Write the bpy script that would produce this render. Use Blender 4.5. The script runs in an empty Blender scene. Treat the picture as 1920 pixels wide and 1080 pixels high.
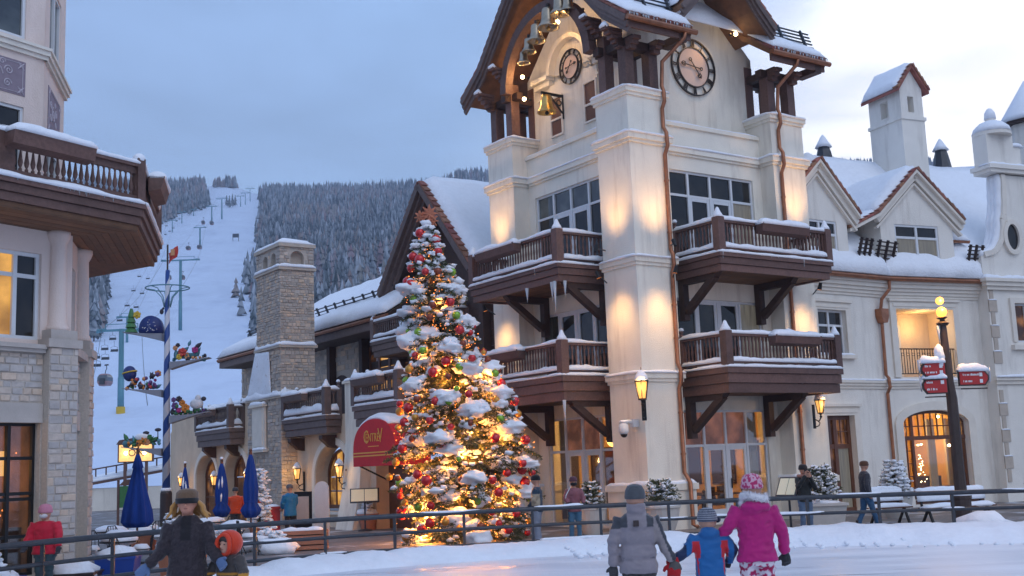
import bpy, bmesh, math, random
from mathutils import Matrix, Vector, noise
R = random.Random(11)
SC = bpy.context.scene
COL = SC.collection
PI = math.pi
rad = math.radians

# ------------------------------------------------------------------ camera
cam = bpy.data.cameras.new('camera')
cam.sensor_width = 36.0
cam.lens = 36.0 * 2169.879 / 1920.0
cam.clip_end = 8000
cam.clip_start = 0.1
camo = bpy.data.objects.new('camera', cam)
COL.objects.link(camo)
_p, _r = 0.153225258, -0.0398053256
_rt0 = Vector((1, 0, 0)); _fw = Vector((0, math.cos(_p), math.sin(_p))); _up0 = Vector((0, -math.sin(_p), math.cos(_p)))
_rt = math.cos(_r) * _rt0 + math.sin(_r) * _up0
_up = -math.sin(_r) * _rt0 + math.cos(_r) * _up0
CAMH = 1.85
_m = Matrix((( _rt.x, _up.x, -_fw.x, 0), (_rt.y, _up.y, -_fw.y, 0), (_rt.z, _up.z, -_fw.z, CAMH), (0, 0, 0, 1)))
camo.matrix_world = _m
SC.camera = camo

# ------------------------------------------------------------------ sky, sun, exposure
world = bpy.data.worlds.new('World'); SC.world = world; world.use_nodes = True
def build_sky():
    nt = world.node_tree; N = nt.nodes; L = nt.links
    N.clear()
    out = N.new('ShaderNodeOutputWorld'); bg = N.new('ShaderNodeBackground')
    tc = N.new('ShaderNodeTexCoord')
    sky = N.new('ShaderNodeTexSky'); sky.sky_type = 'NISHITA'; sky.sun_disc = False
    sky.sun_elevation = rad(2.0); sky.sun_rotation = rad(38); sky.air_density = 1.0; sky.dust_density = 1.0
    sks = N.new('ShaderNodeVectorMath'); sks.operation = 'SCALE'; sks.inputs['Scale'].default_value = 0.05
    L.new(sky.outputs[0], sks.inputs[0])
    # distance from the sunset direction
    nrm = N.new('ShaderNodeVectorMath'); nrm.operation = 'NORMALIZE'; L.new(tc.outputs['Generated'], nrm.inputs[0])
    dot = N.new('ShaderNodeVectorMath'); dot.operation = 'DOT_PRODUCT'
    L.new(nrm.outputs[0], dot.inputs[0])
    az, el = rad(32), rad(13)
    dot.inputs[1].default_value = (math.sin(az) * math.cos(el), math.cos(az) * math.cos(el), math.sin(el))
    # cloud noise shifts the glow edge
    mp = N.new('ShaderNodeMapping'); mp.inputs['Scale'].default_value = (2.2, 2.2, 6.0); mp.inputs['Rotation'].default_value = (0.15, 0.1, 0.4)
    L.new(nrm.outputs[0], mp.inputs[0])
    nz = N.new('ShaderNodeTexNoise'); nz.inputs['Scale'].default_value = 1.5; nz.inputs['Detail'].default_value = 9; nz.inputs['Roughness'].default_value = 0.52
    nz.inputs['Distortion'].default_value = 0.5
    L.new(mp.outputs[0], nz.inputs[0])
    ma = N.new('ShaderNodeMath'); ma.operation = 'MULTIPLY_ADD'; ma.inputs[1].default_value = 0.22; L.new(nz.outputs['Fac'], ma.inputs[0]); L.new(dot.outputs['Value'], ma.inputs[2])
    cr = N.new('ShaderNodeValToRGB'); e = cr.color_ramp.elements
    stops = [(0.0, (0.215, 0.285, 0.455, 1)), (0.72, (0.185, 0.283, 0.485, 1)), (0.93, (0.175, 0.283, 0.49, 1)), (0.99, (0.235, 0.34, 0.54, 1)), (1.035, (0.50, 0.56, 0.70, 1)), (1.07, (0.80, 0.83, 0.88, 1)), (1.11, (1.05, 1.05, 1.06, 1))]
    sc = 1.25
    e[0].position = stops[0][0]; e[0].color = stops[0][1]
    e[1].position = stops[-1][0] / sc; e[1].color = stops[-1][1]
    for p_, c_ in stops[1:-1]:
        el_ = e.new(p_ / sc); el_.color = c_
    dv = N.new('ShaderNodeMath'); dv.operation = 'DIVIDE'; dv.inputs[1].default_value = sc; L.new(ma.outputs[0], dv.inputs[0])
    L.new(dv.outputs[0], cr.inputs[0])
    # soft cloud streaks everywhere
    nz2 = N.new('ShaderNodeTexNoise'); nz2.inputs['Scale'].default_value = 1.9; nz2.inputs['Detail'].default_value = 7; nz2.inputs['Distortion'].default_value = 0.6
    mp2 = N.new('ShaderNodeMapping'); mp2.inputs['Scale'].default_value = (1.4, 1.4, 5.0); mp2.inputs['Rotation'].default_value = (0.2, -0.12, 0)
    L.new(nrm.outputs[0], mp2.inputs[0]); L.new(mp2.outputs[0], nz2.inputs[0])
    mr = N.new('ShaderNodeMapRange'); mr.inputs['From Min'].default_value = 0.3; mr.inputs['From Max'].default_value = 0.75; mr.inputs['To Min'].default_value = 0.80; mr.inputs['To Max'].default_value = 1.30
    L.new(nz2.outputs['Fac'], mr.inputs['Value'])
    mul = N.new('ShaderNodeVectorMath'); mul.operation = 'SCALE'; L.new(cr.outputs[0], mul.inputs[0]); L.new(mr.outputs[0], mul.inputs['Scale'])
    add = N.new('ShaderNodeVectorMath'); add.operation = 'ADD'; L.new(mul.outputs[0], add.inputs[0]); L.new(sks.outputs[0], add.inputs[1])
    L.new(add.outputs[0], bg.inputs['Color']); bg.inputs['Strength'].default_value = 1.6
    L.new(bg.outputs[0], out.inputs[0])
build_sky()
sun = bpy.data.lights.new('sun', 'SUN'); sun.energy = 0.6; sun.angle = rad(50); sun.color = (1.0, 0.97, 0.93)
suno = bpy.data.objects.new('sun', sun); COL.objects.link(suno)
suno.rotation_euler = Vector((-0.42, 0.62, -0.75)).to_track_quat('-Z', 'Y').to_euler()
SC.view_settings.view_transform = 'Standard'; SC.view_settings.look = 'None'
SC.view_settings.exposure = 0.12; SC.view_settings.gamma = 1.0; SC.view_settings.use_curve_mapping = False
SC.cycles.max_bounces = 6; SC.cycles.diffuse_bounces = 3; SC.cycles.glossy_bounces = 3; SC.cycles.transmission_bounces = 4
SC.cycles.sample_clamp_indirect = 4.0
SC.cycles.use_denoising = True

# ------------------------------------------------------------------ materials
M = {}
def mat(name, col, rough=0.7, metal=0.0, nscale=None, namt=0.2, bump=0.0, bscale=None, objrand=0.0, hue=0.0, emit=None, estr=0.0, stretch=None, spec=0.5, stain=None, coat=0.0, trans=0.0, sheen=0.0):
    m = bpy.data.materials.new(name); m.use_nodes = True
    nt = m.node_tree; N = nt.nodes; L = nt.links; b = N['Principled BSDF']
    b.inputs['Base Color'].default_value = (*col, 1); b.inputs['Roughness'].default_value = rough; b.inputs['Metallic'].default_value = metal
    b.inputs['Specular IOR Level'].default_value = spec
    if coat: b.inputs['Coat Weight'].default_value = coat
    if trans: b.inputs['Transmission Weight'].default_value = trans
    if sheen: b.inputs['Sheen Weight'].default_value = sheen
    tc = N.new('ShaderNodeTexCoord'); vec = tc.outputs['Object']
    if stretch:
        mp = N.new('ShaderNodeMapping'); mp.inputs['Scale'].default_value = stretch; L.new(vec, mp.inputs[0]); vec = mp.outputs[0]
    src = None
    if nscale:
        nz = N.new('ShaderNodeTexNoise'); nz.inputs['Scale'].default_value = nscale; nz.inputs['Detail'].default_value = 6; nz.inputs['Roughness'].default_value = 0.6
        L.new(vec, nz.inputs[0])
        mr = N.new('ShaderNodeMapRange'); mr.inputs['From Min'].default_value = 0.25; mr.inputs['From Max'].default_value = 0.75
        mr.inputs['To Min'].default_value = 1 - namt; mr.inputs['To Max'].default_value = 1 + namt
        L.new(nz.outputs['Fac'], mr.inputs['Value'])
        sc = N.new('ShaderNodeVectorMath'); sc.operation = 'SCALE'; sc.inputs[0].default_value = col; L.new(mr.outputs[0], sc.inputs['Scale'])
        src = sc.outputs[0]
    if stain:
        nz3 = N.new('ShaderNodeTexNoise'); nz3.inputs['Scale'].default_value = stain[1]; nz3.inputs['Detail'].default_value = 8; nz3.inputs['Roughness'].default_value = 0.65
        mp3 = N.new('ShaderNodeMapping'); mp3.inputs['Scale'].default_value = stain[4] if len(stain) > 4 else (1, 1, 1); L.new(tc.outputs['Object'], mp3.inputs[0]); L.new(mp3.outputs[0], nz3.inputs[0])
        mr3 = N.new('ShaderNodeMapRange'); mr3.inputs['From Min'].default_value = stain[2]; mr3.inputs['From Max'].default_value = stain[3]
        L.new(nz3.outputs['Fac'], mr3.inputs['Value'])
        mx = N.new('ShaderNodeMix'); mx.data_type = 'RGBA'; L.new(mr3.outputs[0], mx.inputs[0])
        if src: L.new(src, mx.inputs[6])
        else: mx.inputs[6].default_value = (*col, 1)
        mx.inputs[7].default_value = (*stain[0], 1); src = mx.outputs[2]
    if objrand or hue:
        oi = N.new('ShaderNodeObjectInfo'); hs = N.new('ShaderNodeHueSaturation')
        mr2 = N.new('ShaderNodeMapRange'); mr2.inputs['To Min'].default_value = 1 - objrand; mr2.inputs['To Max'].default_value = 1 + objrand
        L.new(oi.outputs['Random'], mr2.inputs['Value']); L.new(mr2.outputs[0], hs.inputs['Value'])
        if hue:
            ml = N.new('ShaderNodeMath'); ml.operation = 'MULTIPLY'; ml.inputs[1].default_value = 7.31; L.new(oi.outputs['Random'], ml.inputs[0])
            fr = N.new('ShaderNodeMath'); fr.operation = 'FRACT'; L.new(ml.outputs[0], fr.inputs[0])
            mr4 = N.new('ShaderNodeMapRange'); mr4.inputs['To Min'].default_value = 0.5 - hue; mr4.inputs['To Max'].default_value = 0.5 + hue
            L.new(fr.outputs[0], mr4.inputs['Value']); L.new(mr4.outputs[0], hs.inputs['Hue'])
        if src: L.new(src, hs.inputs['Color'])
        else: hs.inputs['Color'].default_value = (*col, 1)
        src = hs.outputs[0]
    if src: L.new(src, b.inputs['Base Color'])
    if bump:
        nb = N.new('ShaderNodeTexNoise'); nb.inputs['Scale'].default_value = bscale or 20; nb.inputs['Detail'].default_value = 6; L.new(vec, nb.inputs[0])
        bp = N.new('ShaderNodeBump'); bp.inputs['Strength'].default_value = bump; bp.inputs['Distance'].default_value = 0.03
        L.new(nb.outputs['Fac'], bp.inputs['Height']); L.new(bp.outputs[0], b.inputs['Normal'])
    if emit:
        b.inputs['Emission Color'].default_value = (*emit, 1); b.inputs['Emission Strength'].default_value = estr
    M[name] = m
    return m
mat('stucco', (0.82, 0.77, 0.665), 0.9, nscale=1.3, namt=0.07, bump=0.45, bscale=35, spec=0.2, stain=((0.54, 0.475, 0.40), 1.7, 0.52, 0.82, (1.3, 1.3, 0.18)))
mat('stucco_cool', (0.80, 0.76, 0.69), 0.9, nscale=1.3, namt=0.06, bump=0.45, bscale=35, spec=0.2, stain=((0.53, 0.485, 0.43), 1.5, 0.52, 0.82, (1.3, 1.3, 0.18)))
mat('stucco_pink', (0.76, 0.63, 0.56), 0.9, nscale=1.5, namt=0.06, bump=0.4, bscale=35, spec=0.2, stain=((0.60, 0.47, 0.40), 1.3, 0.55, 0.85, (1.0, 1.0, 0.25)))
mat('stucco_tan', (0.70, 0.56, 0.42), 0.9, nscale=1.5, namt=0.1, bump=0.5, bscale=30, spec=0.2, stain=((0.50, 0.36, 0.25), 1.2, 0.5, 0.85, (1.0, 1.0, 0.3)))
mat('trim', (0.76, 0.705, 0.62), 0.85, nscale=3, namt=0.07, bump=0.25, bscale=40, spec=0.25)
mat('limestone', (0.50, 0.43, 0.36), 0.85, nscale=4, namt=0.12, bump=0.35, bscale=30, spec=0.25)
mat('snow', (0.84, 0.87, 0.92), 0.6, nscale=5, namt=0.045, bump=0.7, bscale=13, spec=0.3)
mat('snow_thin', (0.80, 0.84, 0.90), 0.6, nscale=8, namt=0.06, bump=0.6, bscale=25, spec=0.3, stain=((0.45, 0.40, 0.35), 6, 0.58, 0.7))
mat('wood', (0.135, 0.072, 0.058), 0.62, nscale=5, namt=0.3, bump=0.25, bscale=14, objrand=0.18, stretch=(3, 3, 3), stain=((0.07, 0.035, 0.026), 1.5, 0.5, 0.8))
mat('wood_dark', (0.055, 0.028, 0.021), 0.65, nscale=5, namt=0.3, bump=0.25, bscale=14, objrand=0.15)
mat('wood_grey', (0.135, 0.095, 0.085), 0.65, nscale=5, namt=0.25, bump=0.25, bscale=14, objrand=0.15)
mat('soffit', (0.16, 0.075, 0.035), 0.6, nscale=4, namt=0.3, bump=0.2, bscale=10, objrand=0.2)
mat('door_wood', (0.12, 0.045, 0.022), 0.45, nscale=6, namt=0.3, objrand=0.1)
mat('copper', (0.36, 0.155, 0.085), 0.42, metal=0.75, nscale=4, namt=0.3)
mat('tile', (0.27, 0.11, 0.075), 0.8, nscale=6, namt=0.3, objrand=0.3, hue=0.02, bump=0.3)
mat('white_frame', (0.66, 0.68, 0.70), 0.5, nscale=5, namt=0.05)
mat('black_metal', (0.018, 0.018, 0.02), 0.45, metal=0.4)
mat('dark_bar', (0.045, 0.03, 0.028), 0.5, metal=0.3, nscale=8, namt=0.3)
mat('iron', (0.055, 0.06, 0.07), 0.4, metal=0.6, nscale=9, namt=0.25)
mat('bell_metal', (0.42, 0.36, 0.27), 0.32, metal=0.9, nscale=5, namt=0.25)
mat('bell_gold', (0.62, 0.40, 0.13), 0.3, metal=0.95, nscale=5, namt=0.25)
mat('clock_face', (0.72, 0.55, 0.46), 0.7, nscale=3, namt=0.05)
mat('clock_dark', (0.03, 0.025, 0.025), 0.5)
mat('icicle', (0.80, 0.86, 0.92), 0.15, spec=0.6, trans=0.5)
mat('bulb', (.3, 0.2, 0.1), 0.5, emit=(1.0, 0.27, 0.04), estr=2.6)
mat('bulb_white', (1, 0.9, 0.7), 0.5, emit=(1.0, 0.72, 0.36), estr=14.0)
mat('lantern_glass', (.25, 0.12, 0.04), 0.3, emit=(1.0, 0.50, 0.13), estr=1.0)
mat('concrete', (0.20, 0.185, 0.175), 0.8, nscale=2.5, namt=0.25, bump=0.3, bscale=30)

def glass_mat(name, tint, estr=0.0, ecol=(1, .5, .15), lo=0.45, hi=0.75, scale=1.6, rough=0.06, base=(0.012, 0.013, 0.016), streak=(1, 1, 1), spec=0.4):
    m = bpy.data.materials.new(name); m.use_nodes = True
    nt = m.node_tree; N = nt.nodes; L = nt.links; b = N['Principled BSDF']
    b.inputs['Base Color'].default_value = (*base, 1); b.inputs['Roughness'].default_value = rough; b.inputs['Specular IOR Level'].default_value = spec
    tc = N.new('ShaderNodeTexCoord'); gm = N.new('ShaderNodeMapping'); gm.inputs['Scale'].default_value = streak
    oi = N.new('ShaderNodeObjectInfo')
    L.new(tc.outputs['Object'], gm.inputs[0])
    ofs = N.new('ShaderNodeVectorMath'); ofs.operation = 'ADD'; cmb = N.new('ShaderNodeCombineXYZ')
    ml = N.new('ShaderNodeMath'); ml.operation = 'MULTIPLY'; ml.inputs[1].default_value = 9.0; L.new(oi.outputs['Random'], ml.inputs[0]); L.new(ml.outputs[0], cmb.inputs[0]); L.new(ml.outputs[0], cmb.inputs[2])
    L.new(gm.outputs[0], ofs.inputs[0]); L.new(cmb.outputs[0], ofs.inputs[1])
    nz = N.new('ShaderNodeTexNoise'); nz.inputs['Scale'].default_value = scale; nz.inputs['Detail'].default_value = 5; L.new(ofs.outputs[0], nz.inputs[0])
    mr = N.new('ShaderNodeMapRange'); mr.inputs['From Min'].default_value = lo; mr.inputs['From Max'].default_value = hi; L.new(nz.outputs['Fac'], mr.inputs['Value'])
    cr = N.new('ShaderNodeMix'); cr.data_type = 'RGBA'; cr.inputs[6].default_value = (*[c * 0.25 for c in tint], 1); cr.inputs[7].default_value = (*ecol, 1)
    L.new(mr.outputs[0], cr.inputs[0]); L.new(cr.outputs[2], b.inputs['Emission Color']); b.inputs['Emission Strength'].default_value = estr
    try: m.cycles.emission_sampling = 'NONE'
    except Exception: pass
    M[name] = m
glass_mat('glass_dark', (0.05, 0.05, 0.06), 0.10, (0.12, 0.11, 0.10), rough=0.03)
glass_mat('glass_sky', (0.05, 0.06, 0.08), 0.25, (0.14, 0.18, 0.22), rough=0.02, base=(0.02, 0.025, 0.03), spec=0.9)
glass_mat('glass_dim', (0.20, 0.07, 0.02), 0.5, (0.55, 0.22, 0.06), 0.5, 0.78)
glass_mat('glass_lit', (0.9, 0.40, 0.10), 0.55, (1.0, 0.52, 0.12), 0.4, 0.72)
glass_mat('glass_amber', (1.6, 0.75, 0.16), 0.8, (1.0, 0.50, 0.10), 0.36, 0.66)
glass_mat('glass_rose', (0.5, 0.2, 0.13), 0.5, (0.46, 0.17, 0.10), 0.4, 0.75, rough=0.15)
def clear_glass():
    m = bpy.data.materials.new('glass_clear'); m.use_nodes = True; nt = m.node_tree; N = nt.nodes; L = nt.links; N.clear()
    o = N.new('ShaderNodeOutputMaterial'); mx = N.new('ShaderNodeMixShader'); t = N.new('ShaderNodeBsdfTransparent'); g = N.new('ShaderNodeBsdfGlossy'); g.inputs['Roughness'].default_value = .03
    lw = N.new('ShaderNodeLayerWeight'); lw.inputs['Blend'].default_value = .25; mr = N.new('ShaderNodeMapRange'); mr.inputs['To Min'].default_value = .05; mr.inputs['To Max'].default_value = .4
    L.new(lw.outputs['Facing'], mr.inputs['Value']); L.new(mr.outputs[0], mx.inputs[0]); L.new(t.outputs[0], mx.inputs[1]); L.new(g.outputs[0], mx.inputs[2]); L.new(mx.outputs[0], o.inputs[0]); t.inputs['Color'].default_value = (.93, .93, .92, 1)
    M['glass_clear'] = m
clear_glass()
mat('room_wall', (0.62, 0.40, 0.17), 0.9, nscale=1.2, namt=0.2); mat('room_dark', (0.05, 0.025, 0.015), 0.7, nscale=2, namt=.3); mat('drape', (0.50, 0.44, 0.33), 0.9, nscale=3, namt=.15, stretch=(8, 8, .4), bump=.6, bscale=4); mat('lamp_bowl', (1, .7, .3), .5, emit=(1, .60, .17), estr=2.6)
glass_mat('curtain', (0.45, 0.42, 0.34), 0.24, (0.42, 0.38, 0.30), 0.3, 0.7, 3.0, base=(0.14, 0.13, 0.11), rough=0.25, streak=(6, 6, 0.3))

# ------------------------------------------------------------------ mesh builder
class MB:
    def __init__(s, T=None): s.v = []; s.f = []; s.T = T
    def add(s, vs, fs):
        n = len(s.v)
        if s.T is not None: vs = [s.T @ Vector(v) for v in vs]
        s.v += [tuple(v) for v in vs]; s.f += [tuple(i + n for i in f) for f in fs]
        return s
    def box(s, a0, a1, b0, b1, c0, c1):
        vs = [(a0, b0, c0), (a1, b0, c0), (a1, b1, c0), (a0, b1, c0), (a0, b0, c1), (a1, b0, c1), (a1, b1, c1), (a0, b1, c1)]
        return s.add(vs, [(0, 3, 2, 1), (4, 5, 6, 7), (0, 1, 5, 4), (1, 2, 6, 5), (2, 3, 7, 6), (3, 0, 4, 7)])
    def prism(s, poly, axis, a, b):
        n = len(poly)
        f = {'x': lambda t, p: (t, p[0], p[1]), 'y': lambda t, p: (p[0], t, p[1]), 'z': lambda t, p: (p[0], p[1], t)}[axis]
        vs = [f(a, p) for p in poly] + [f(b, p) for p in poly]
        return s.add(vs, [tuple(range(n))[::-1], tuple(range(n, 2 * n))] + [(i, (i + 1) % n, n + (i + 1) % n, n + i) for i in range(n)])
    def tube(s, pts, r, n=8, caps=True):
        pts = [Vector(p) for p in pts]; k = len(pts)
        rs = r if isinstance(r, (list, tuple)) else [r] * k
        vs = []; fs = []; ref = None
        for i, p in enumerate(pts):
            d = (pts[min(i + 1, k - 1)] - pts[max(i - 1, 0)])
            if d.length < 1e-9: d = Vector((0, 0, 1))
            d.normalize()
            if ref is None or abs(ref.dot(d)) > 0.95: ref = Vector((0, 0, 1)) if abs(d.z) < 0.9 else Vector((1, 0, 0))
            x = d.cross(ref).normalized(); y = x.cross(d).normalized(); ref = y
            for j in range(n):
                a = 2 * PI * j / n
                vs.append(p + rs[i] * (math.cos(a) * x + math.sin(a) * y))
        for i in range(k - 1):
            for j in range(n):
                fs.append((i * n + j, i * n + (j + 1) % n, (i + 1) * n + (j + 1) % n, (i + 1) * n + j))
        if caps: fs += [tuple(range(n))[::-1], tuple(range((k - 1) * n, k * n))]
        return s.add(vs, fs)
    def bar(s, p0, p1, w, h, up=(0, 0, 1)):
        p0 = Vector(p0); p1 = Vector(p1); d = (p1 - p0).normalized(); up = Vector(up)
        x = d.cross(up)
        if x.length < 1e-4: x = d.cross(Vector((1, 0, 0)))
        x.normalize(); y = x.cross(d).normalized()
        vs = [p + sx * x * w / 2 + sy * y * h / 2 for p in (p0, p1) for sx, sy in ((-1, -1), (1, -1), (1, 1), (-1, 1))]
        return s.add(vs, [(3, 2, 1, 0), (4, 5, 6, 7), (0, 1, 5, 4), (1, 2, 6, 5), (2, 3, 7, 6), (3, 0, 4, 7)])
    def lathe(s, prof, c=(0, 0, 0), n=12, axis='z', sx=1, sy=1):
        vs = []; fs = []; k = len(prof)
        for r, z in prof:
            for j in range(n):
                a = 2 * PI * j / n; x = r * math.cos(a) * sx; y = r * math.sin(a) * sy
                p = (x, y, z) if axis == 'z' else ((z, x, y) if axis == 'x' else (x, z, y))
                vs.append((c[0] + p[0], c[1] + p[1], c[2] + p[2]))
        for i in range(k - 1):
            for j in range(n): fs.append((i * n + j, i * n + (j + 1) % n, (i + 1) * n + (j + 1) % n, (i + 1) * n + j))
        fs += [tuple(range(n))[::-1], tuple(range((k - 1) * n, k * n))]
        return s.add(vs, fs)
    def sphere(s, c, r, n=10, m=6, nz=0, seed=0):
        r = r if isinstance(r, (tuple, list)) else (r, r, r)
        vs = []; fs = []
        for i in range(m + 1):
            t = PI * i / m
            for j in range(n):
                a = 2 * PI * j / n; d = Vector((math.sin(t) * math.cos(a), math.sin(t) * math.sin(a), math.cos(t)))
                k = 1 + (nz * noise.noise(d * 1.7 + Vector((seed, seed * 1.3, 0))) if nz else 0)
                vs.append((c[0] + d.x * r[0] * k, c[1] + d.y * r[1] * k, c[2] + d.z * r[2] * k))
        for i in range(m):
            for j in range(n): fs.append((i * n + j, (i + 1) * n + j, (i + 1) * n + (j + 1) % n, i * n + (j + 1) % n))
        return s.add(vs, fs)
    def loft(s, rings):
        n = len(rings[0]); vs = [p for r in rings for p in r]; fs = []
        for i in range(len(rings) - 1):
            for j in range(n): fs.append((i * n + j, i * n + (j + 1) % n, (i + 1) * n + (j + 1) % n, (i + 1) * n + j))
        fs += [tuple(range(n))[::-1], tuple(range((len(rings) - 1) * n, len(rings) * n))]
        return s.add(vs, fs)
    def mesh(s, name='mesh', smooth=False, recalc=True):
        me = bpy.data.meshes.new(name); me.from_pydata(s.v, [], s.f)
        if recalc:
            bm = bmesh.new(); bm.from_mesh(me)
            bmesh.ops.remove_doubles(bm, verts=bm.verts, dist=1e-5)
            bmesh.ops.recalc_face_normals(bm, faces=bm.faces); bm.to_mesh(me); bm.free()
        if smooth: me.shade_smooth()
        me.update()
        return me
    def build(s, name, m, parent=None, smooth=False, recalc=True, loc=None, rotz=0):
        me = s.mesh(name, smooth, recalc); me.materials.append(M[m] if isinstance(m, str) else m)
        o = inst(name, me, parent, loc, rotz)
        if name in ('snow_cover', 'icicle', 'fairy_light', 'snow_patch', 'branches'): o['kind'] = 'stuff'
        return o

def inst(name, me, parent=None, loc=None, rotz=0, scale=None):
    o = bpy.data.objects.new(name, me); COL.objects.link(o)
    if parent: o.parent = parent
    if loc: o.location = loc
    if rotz: o.rotation_euler.z = rotz
    if scale: o.scale = scale if isinstance(scale, (tuple, list)) else (scale,) * 3
    return o
def tag(o, label=None, cat=None, group=None, kind=None):
    if label: o['label'] = label
    if cat: o['category'] = cat
    if group: o['group'] = group
    if kind: o['kind'] = kind
    return o
def empty(name, loc=(0, 0, 0), rotz=0, label=None, cat=None, group=None):
    o = bpy.data.objects.new(name, None); COL.objects.link(o); o.location = loc; o.rotation_euler.z = rotz
    o.empty_display_size = 0.2
    return tag(o, label, cat, group)
def kids(o): return list(o.children)
def dup(root, loc, rotz=0, scale=None, label=None, group=None):
    r = root.copy(); COL.objects.link(r); r.location = loc; r.rotation_euler.z = rotz
    if scale: r.scale = (scale,) * 3 if not isinstance(scale, (tuple, list)) else scale
    if label: r['label'] = label
    if group: r['group'] = group
    for ch in kids(root):
        c = ch.copy(); COL.objects.link(c); c.parent = r
        for g in kids(ch):
            d = g.copy(); COL.objects.link(d); d.parent = c
    return r
def struct(o): o['kind'] = 'structure'; return o
def stuff(o): o['kind'] = 'stuff'; return o

# frames: local (s along the wall, o outward, z) -> parent's coordinates
def FR(v0): return Matrix(((1, 0, 0, 0), (0, -1, 0, v0), (0, 0, 1, 0), (0, 0, 0, 1)))
def FL(u0): return Matrix(((0, -1, 0, u0), (1, 0, 0, 0), (0, 0, 1, 0), (0, 0, 0, 1)))

def nz1(x, seed=0.0): return noise.noise(Vector((x, seed * 3.17 + 0.5, seed)))

def snow_strip(mb, p0, p1, w, h, seed=None, step=0.13, droop=0.03):
    p0 = Vector(p0); p1 = Vector(p1); d = p1 - p0; Ln = d.length; d.normalize()
    x = d.cross(Vector((0, 0, 1))); x = x.normalized() if x.length > 1e-4 else Vector((1, 0, 0))
    seed = R.random() * 50 if seed is None else seed
    n = max(2, int(Ln / step)); rings = []
    for i in range(n + 1):
        t = i / n; e = min(1, min(t, 1 - t) * Ln / (0.5 * w) + 0.12); e = math.sqrt(e)
        k = (1 + 0.75 * nz1(t * Ln * 1.1, seed) + 0.3 * nz1(t * Ln * 5, seed + 3)) * e
        ww = w * (1 + 0.15 * nz1(t * Ln * 2.1, seed + 7)) * (0.6 + 0.4 * e)
        c = p0 + d * (t * Ln); ring = []
        for a, b in ((-0.5, -droop / h), (-0.52, 0.25), (-0.42, 0.72), (-0.2, 0.97), (0.05, 1.03), (0.27, 0.92), (0.46, 0.62), (0.53, 0.2), (0.5, -droop / h)):
            ring.append(c + x * a * ww + Vector((0, 0, b * h * (k if b > 0 else 1))))
        rings.append(ring)
    mb.loft(rings)

def snow_slope(mb, p00, p10, p11, p01, th, nu=24, nv=10, amp=0.05, seed=None, hang=0.0, edge=0.35):
    """thick snow on a sloped quad: p00-p10 is the eave edge."""
    p00, p10, p11, p01 = map(Vector, (p00, p10, p11, p01)); seed = R.random() * 50 if seed is None else seed
    nrm = (p10 - p00).cross(p01 - p00)
    if nrm.z < 0: nrm = -nrm
    nrm.normalize()
    Lu = (p10 - p00).length; Lv = (p01 - p00).length
    top = []; bot = []
    for j in range(nv + 1):
        for i in range(nu + 1):
            a = i / nu; b = j / nv
            p = (p00 * (1 - a) + p10 * a) * (1 - b) + (p01 * (1 - a) + p11 * a) * b
            ed = min(a * Lu, (1 - a) * Lu, b * Lv + 0.02, (1 - b) * Lv + edge)
            e = math.sqrt(max(0.03, min(1, ed / edge)))
            q = Vector((p.x * 0.5 + seed, p.y * 0.5, p.z * 0.5))
            hgt = th * e * (1 + 0.35 * noise.noise(q)) + amp * noise.noise(q * 2.7) * e
            t = p + nrm * max(0.015, hgt)
            if j == 0: t = t + (p00 - p01).normalized() * (hang * (0.6 + 0.8 * nz1(a * Lu * 1.6, seed)) )
            top.append(t); bot.append(p + nrm * 0.004)
    n = (nu + 1); k = len(top); fs = []
    for j in range(nv):
        for i in range(nu):
            q = (j * n + i, j * n + i + 1, (j + 1) * n + i + 1, (j + 1) * n + i)
            fs.append(q); fs.append(tuple(k + x for x in q[::-1]))
    for i in range(nu):
        fs.append((i, k + i, k + i + 1, i + 1)); o = nv * n
        fs.append((o + i, o + i + 1, k + o + i + 1, k + o + i))
    for j in range(nv):
        fs.append((j * n, (j + 1) * n, k + (j + 1) * n, k + j * n)); o = nu
        fs.append((j * n + o, k + j * n + o, k + (j + 1) * n + o, (j + 1) * n + o))
    mb.add(top + bot, fs)

def wall(mb, s0, s1, z0, z1, ops=(), depth=0.15, o=0.0):
    """flat wall in the (s,z) plane at outward o with openings (s0,s1,z0,z1[,spring])"""
    ss = sorted({s0, s1} | {x for q in ops for x in q[:2]}); zs = sorted({z0, z1} | {x for q in ops for x in q[2:4]})
    for a, b in zip(ss, ss[1:]):
        for c, d in zip(zs, zs[1:]):
            ms, mz = (a + b) / 2, (c + d) / 2
            if any(q[0] < ms < q[1] and q[2] < mz < q[3] for q in ops): continue
            mb.add([(a, o, c), (b, o, c), (b, o, d), (a, o, d)], [(0, 1, 2, 3)])
    for q in ops:
        a, b, c, d = q[:4]
        if len(q) > 4:
            zsp = q[4]; n = 18
            arc = [((a + b) / 2 - (b - a) / 2 * math.cos(PI * i / n), zsp + (d - zsp) * math.sin(PI * i / n)) for i in range(n + 1)]
            for (x0, y0), (x1, y1) in zip(arc, arc[1:]):
                mb.add([(x0, o, y0), (x1, o, y1), (x1, o, d), (x0, o, d)], [(0, 1, 2, 3)])
                mb.add([(x0, o, y0), (x1, o, y1), (x1, o - depth, y1), (x0, o - depth, y0)], [(0, 1, 2, 3)])
            loop = [(a, zsp), (a, c), (b, c), (b, zsp)]
        else: loop = [(a, d), (a, c), (b, c), (b, d), (a, d)]
        for (x0, y0), (x1, y1) in zip(loop, loop[1:]):
            mb.add([(x0, o, y0), (x1, o, y1), (x1, o - depth, y1), (x0, o - depth, y0)], [(0, 1, 2, 3)])

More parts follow.
